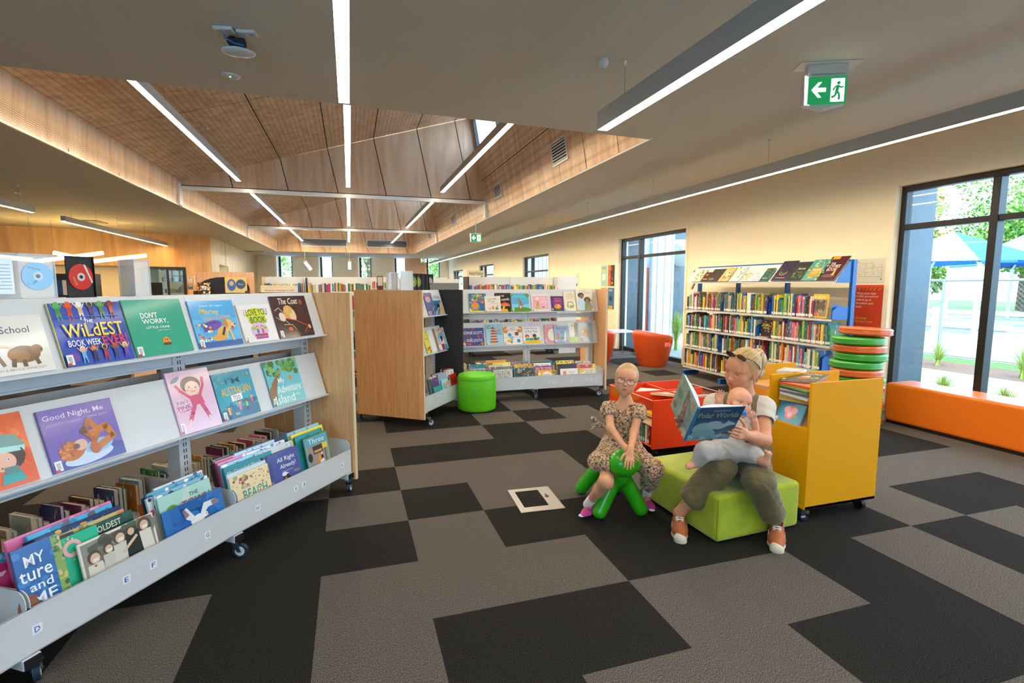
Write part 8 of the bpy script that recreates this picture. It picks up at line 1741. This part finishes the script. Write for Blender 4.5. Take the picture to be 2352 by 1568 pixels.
# spectacles
m_spec=mat('plum_spectacle_frame','7a2a4a',.25,coat=.6); g2=MB()
for sx in (-1,1):
    P=[]
    for i in range(20):
        t=6.2832*i/20; cs_,sn_=math.cos(t),math.sin(t); P.append(tuple(HG.p(sx*.0345+.0275*math.copysign(abs(cs_)**.75,cs_),.103-.22*abs(.025*math.cos(t)+0)*0-(.006 if math.cos(t)*sx>0 else 0)*abs(math.cos(t)),-.003+.0195*math.copysign(abs(sn_)**.8,sn_))))
    g2.tube(P,.0019,6,closed=True); g2.tube([tuple(HG.p(sx*.058,.097,.006)),tuple(HG.p(sx*.076,.06,.008)),tuple(HG.p(sx*.082,-.005,.006))],.0019,6)
g2.tube([tuple(HG.p(-.010,.103,.003)),tuple(HG.p(0,.107,.006)),tuple(HG.p(.010,.103,.003))],.0019,6)
o=g2.build('spectacles',m_spec,gr); o.matrix_parent_inverse=WM(gr).inverted()
m_lensclear=bpy.data.materials.new('spectacle_lens'); m_lensclear.use_nodes=True; n=m_lensclear.node_tree.nodes; l=m_lensclear.node_tree.links; n.remove(n['Principled BSDF']); a1=n.new('ShaderNodeBsdfTransparent'); a2=n.new('ShaderNodeBsdfGlossy'); a2.inputs['Roughness'].default_value=.1; a3=n.new('ShaderNodeMixShader'); a3.inputs[0].default_value=.012; l.new(a1.outputs[0],a3.inputs[1]); l.new(a2.outputs[0],a3.inputs[2]); l.new(a3.outputs[0],n['Material Output'].inputs[0]); g3=MB()
for sx in (-1,1): g3.add([tuple(HG.p(sx*.0345+.026*math.cos(t),.101,-.003+.018*math.sin(t))) for t in [6.2832*i/20 for i in range(20)]],[tuple(range(20))])
l_=g3.build('lenses',m_lensclear,o); l_.matrix_parent_inverse=Matrix.Identity(4)
# floral dress
m_flo=mat('floral_cotton','c9a985',.9,sheen=.2); n=m_flo.node_tree.nodes; l=m_flo.node_tree.links
t=n.new('ShaderNodeTexCoord'); vo=n.new('ShaderNodeTexVoronoi'); vo.inputs['Scale'].default_value=135; nz=n.new('ShaderNodeTexNoise'); nz.inputs['Scale'].default_value=60; va=n.new('ShaderNodeVectorMath'); va.operation='MULTIPLY_ADD'; va.inputs[1].default_value=(.02,)*3
l.new(t.outputs['Object'],nz.inputs['Vector']); l.new(nz.outputs['Color'],va.inputs[0]); l.new(t.outputs['Object'],va.inputs[2]); l.new(va.outputs[0],vo.inputs['Vector'])
r=n.new('ShaderNodeValToRGB'); r.color_ramp.interpolation='CONSTANT'; sx_=n.new('ShaderNodeSeparateColor'); l.new(vo.outputs['Color'],sx_.inputs[0]); l.new(sx_.outputs[0],r.inputs[0])
cs=['cdb08c','d8c2a0','34304a','c3a07a','a8502e','e0cdb0','6a6a48','bf9a78','4a3448','d2b48e','b87a5c','8c8a5c']
while len(r.color_ramp.elements)<len(cs): r.color_ramp.elements.new(.5)
for i,c in enumerate(cs): r.color_ramp.elements[i].position=i/len(cs); r.color_ramp.elements[i].color=C3(c)
l.new(r.outputs[0],n['Principled BSDF'].inputs['Base Color'])
S=SDF(); S.cap(nbG+V(0,0,-.055),cG,.050,.082,k=.04); S.cap(RsG+V(0,0,-.004),LsG+V(0,0,-.004),.045,.045,k=.03); S.cap(cG,wG,.084,.080,k=.03)
S.ell(tuple(RsG+(ReG-RsG)*.22),(.056,.052,.056),.02); S.ell(tuple(LsG+(LeG-LsG)*.22),(.054,.052,.056),.02)
S.cap(wG,pG,.085,.135,k=.04); 
S.cap(pG,V(1.484,2.883,0.371),.120,.062,k=.06); S.cap(pG,V(1.516,2.791,0.393),.115,.060,k=.05)
S.cap(V(1.76,2.98,.385),kLG+V(0,0,.0),.085,.066,k=.05); S.cap(kLG,kLG+(aLG-kLG)*.55,.066,.062,k=.03)
S.fn(folds(.0042,[((75,50,20),0),((-60,75,25),1.2),((100,-30,30),2.)]))
u=(ReG-RsG)/np.linalg.norm(ReG-RsG); S.cap(RsG+(ReG-RsG)*.60,RsG+(ReG-RsG)*1.1,.042,.06,k=.003,sub=True)
S.cap(LsG+(LeG-LsG)*.58,LsG+(LeG-LsG)*1.1,.042,.06,k=.003,sub=True)
S.ell(HG.p(0,.035,-.175),(.050,.050,.048),k=.006,sub=True); S.cap(nbG+V(0,0,.0),nbG+V(0,0,.15),.050,.06,k=.005,sub=True)
u=(aLG-kLG)/np.linalg.norm(aLG-kLG); S.cap(kLG+u*.155,kLG+u*.3,.05,.09,k=.004,sub=True)
S.ell((1.600,2.745,.400),(.106,.086,.089),.004,True)
S.mesh('floral_dress',.0036,m_flo,gr,smooth=1)
b=MB(); b.M=Matrix.Identity(4)
S=SDF(); q=wG+V(.05,.04,.0); q=V(1.552,3.013,0.584); S.cap(q,q+V(-.03,.02,.03),.012,.016,k=.01); S.cap(q,q+V(-.035,.02,-.03),.010,.015,k=.01); S.cap(q,V(1.609,2.991,0.547),.012,.012,k=.01); S.mesh('bow',.003,m_flo,gr)
m_pink=mat('magenta_mesh_shoe','c23a8e',.6,bump=.3,bscale=300); m_pl=mat('pink_lace','f08cc0',.7); m_sk=mat('white_sock','e8e6e2',.9)
shoe(aRG,(1.353,2.864,-0.000),gr,L=.185,main=m_pink,sole=mat('white_sole','e6e4e8',.5),lace=m_pl,stripe=False,name='sports_shoe')
tL=aLG+V(-.035,-.125,0); shoe(aLG,(tL[0],tL[1],0),gr,L=.185,main=m_pink,sole=mat('white_sole'),lace=m_pl,stripe=False,name='sports_shoe')
for a_,k_ in ((aRG,kRG),(aLG,kLG)):
    u=(k_-a_)/np.linalg.norm(k_-a_); S=SDF(); S.cap(a_-u*.03,a_+u*.045,.030,.031,k=.01); S.fn(lambda P,D:D+.0012*np.sin(P[...,2]*700)); S.cap(a_+u*.040,a_+u*.12,.024,.05,k=.002,sub=True); S.mesh('sock',.0026,m_sk,gr)

def tub(x,y,rz,label,g='orange sculpted tub chairs by the second window',_m={}):
    """sculpted plastic tub: front opens toward +x"""
    t=thing('tub_chair',label,'chair',(x,y,0),rz,g)
    if 'b' not in _m:
        def body(P):
            x=P[...,0]+.01;y=P[...,1];z=P[...,2]; r=np.hypot(x,y); bk=.5-.5*x/np.maximum(r,1e-4)
            R_=.250+.125*np.sin(np.clip(z,0,.7)*2.35)+.02*bk*np.clip(z,0,1); zt=.585+.085*bk
            a=r-R_; c=z-zt; h=np.maximum(.09-np.abs(a-c),0)/.09; return np.maximum(np.maximum(a,c)+h*h*.09*.25,-z)
        S=SDF(); S.L.append((body,V(0,0,.33),.62,.02,False))
        S.ell((.06,0,.60),(.31,.262,.25),.05,True); S.cap((.20,-.6,.43),(.20,.6,.44),.05,.05,k=.03,sub=True); S.cap((.10,-.6,.43),(.10,.6,.44),.04,.04,k=.03,sub=True)
        o=S.mesh('shell',.011,m_tub); _m['b']=o.data; COL.objects.unlink(o); bpy.data.objects.remove(o)
    link('shell',_m['b'],t); return t
tub(5.42,8.35,-.1,'large orange tub chair in front of the second window, nearest one')
tub(5.0,11.3,3.4,'orange tub chair half hidden behind the oak end of the centre bookshelf')
tub(4.5,8.9,1.2,'salmon orange tub chair at the edge of the oak panel beside the white table')
t=thing('side_table','small white table with thin metal legs between the tub chairs','table',(5.45,9.75,0))
b=MB(); b.box(-.32,-.32,.515,.32,.32,.535); b.build('table_top',m_white,t,bevel=.006)
for x in (-.28,.28):
    for y in (-.28,.28): b=MB(); b.cyl((x,y,0),(x*.95,y*.95,.515),.012,n=10); b.build('leg',m_chrome,t)
b=MB(); b.box(-.1,-.08,0,.12,.07,.004,'c8ccd4'); tag(b.build('leaflet',m_print,None,(5.45,9.7,.5352),(0,0,.3)),'pale leaflet lying on the small white table','leaflet')
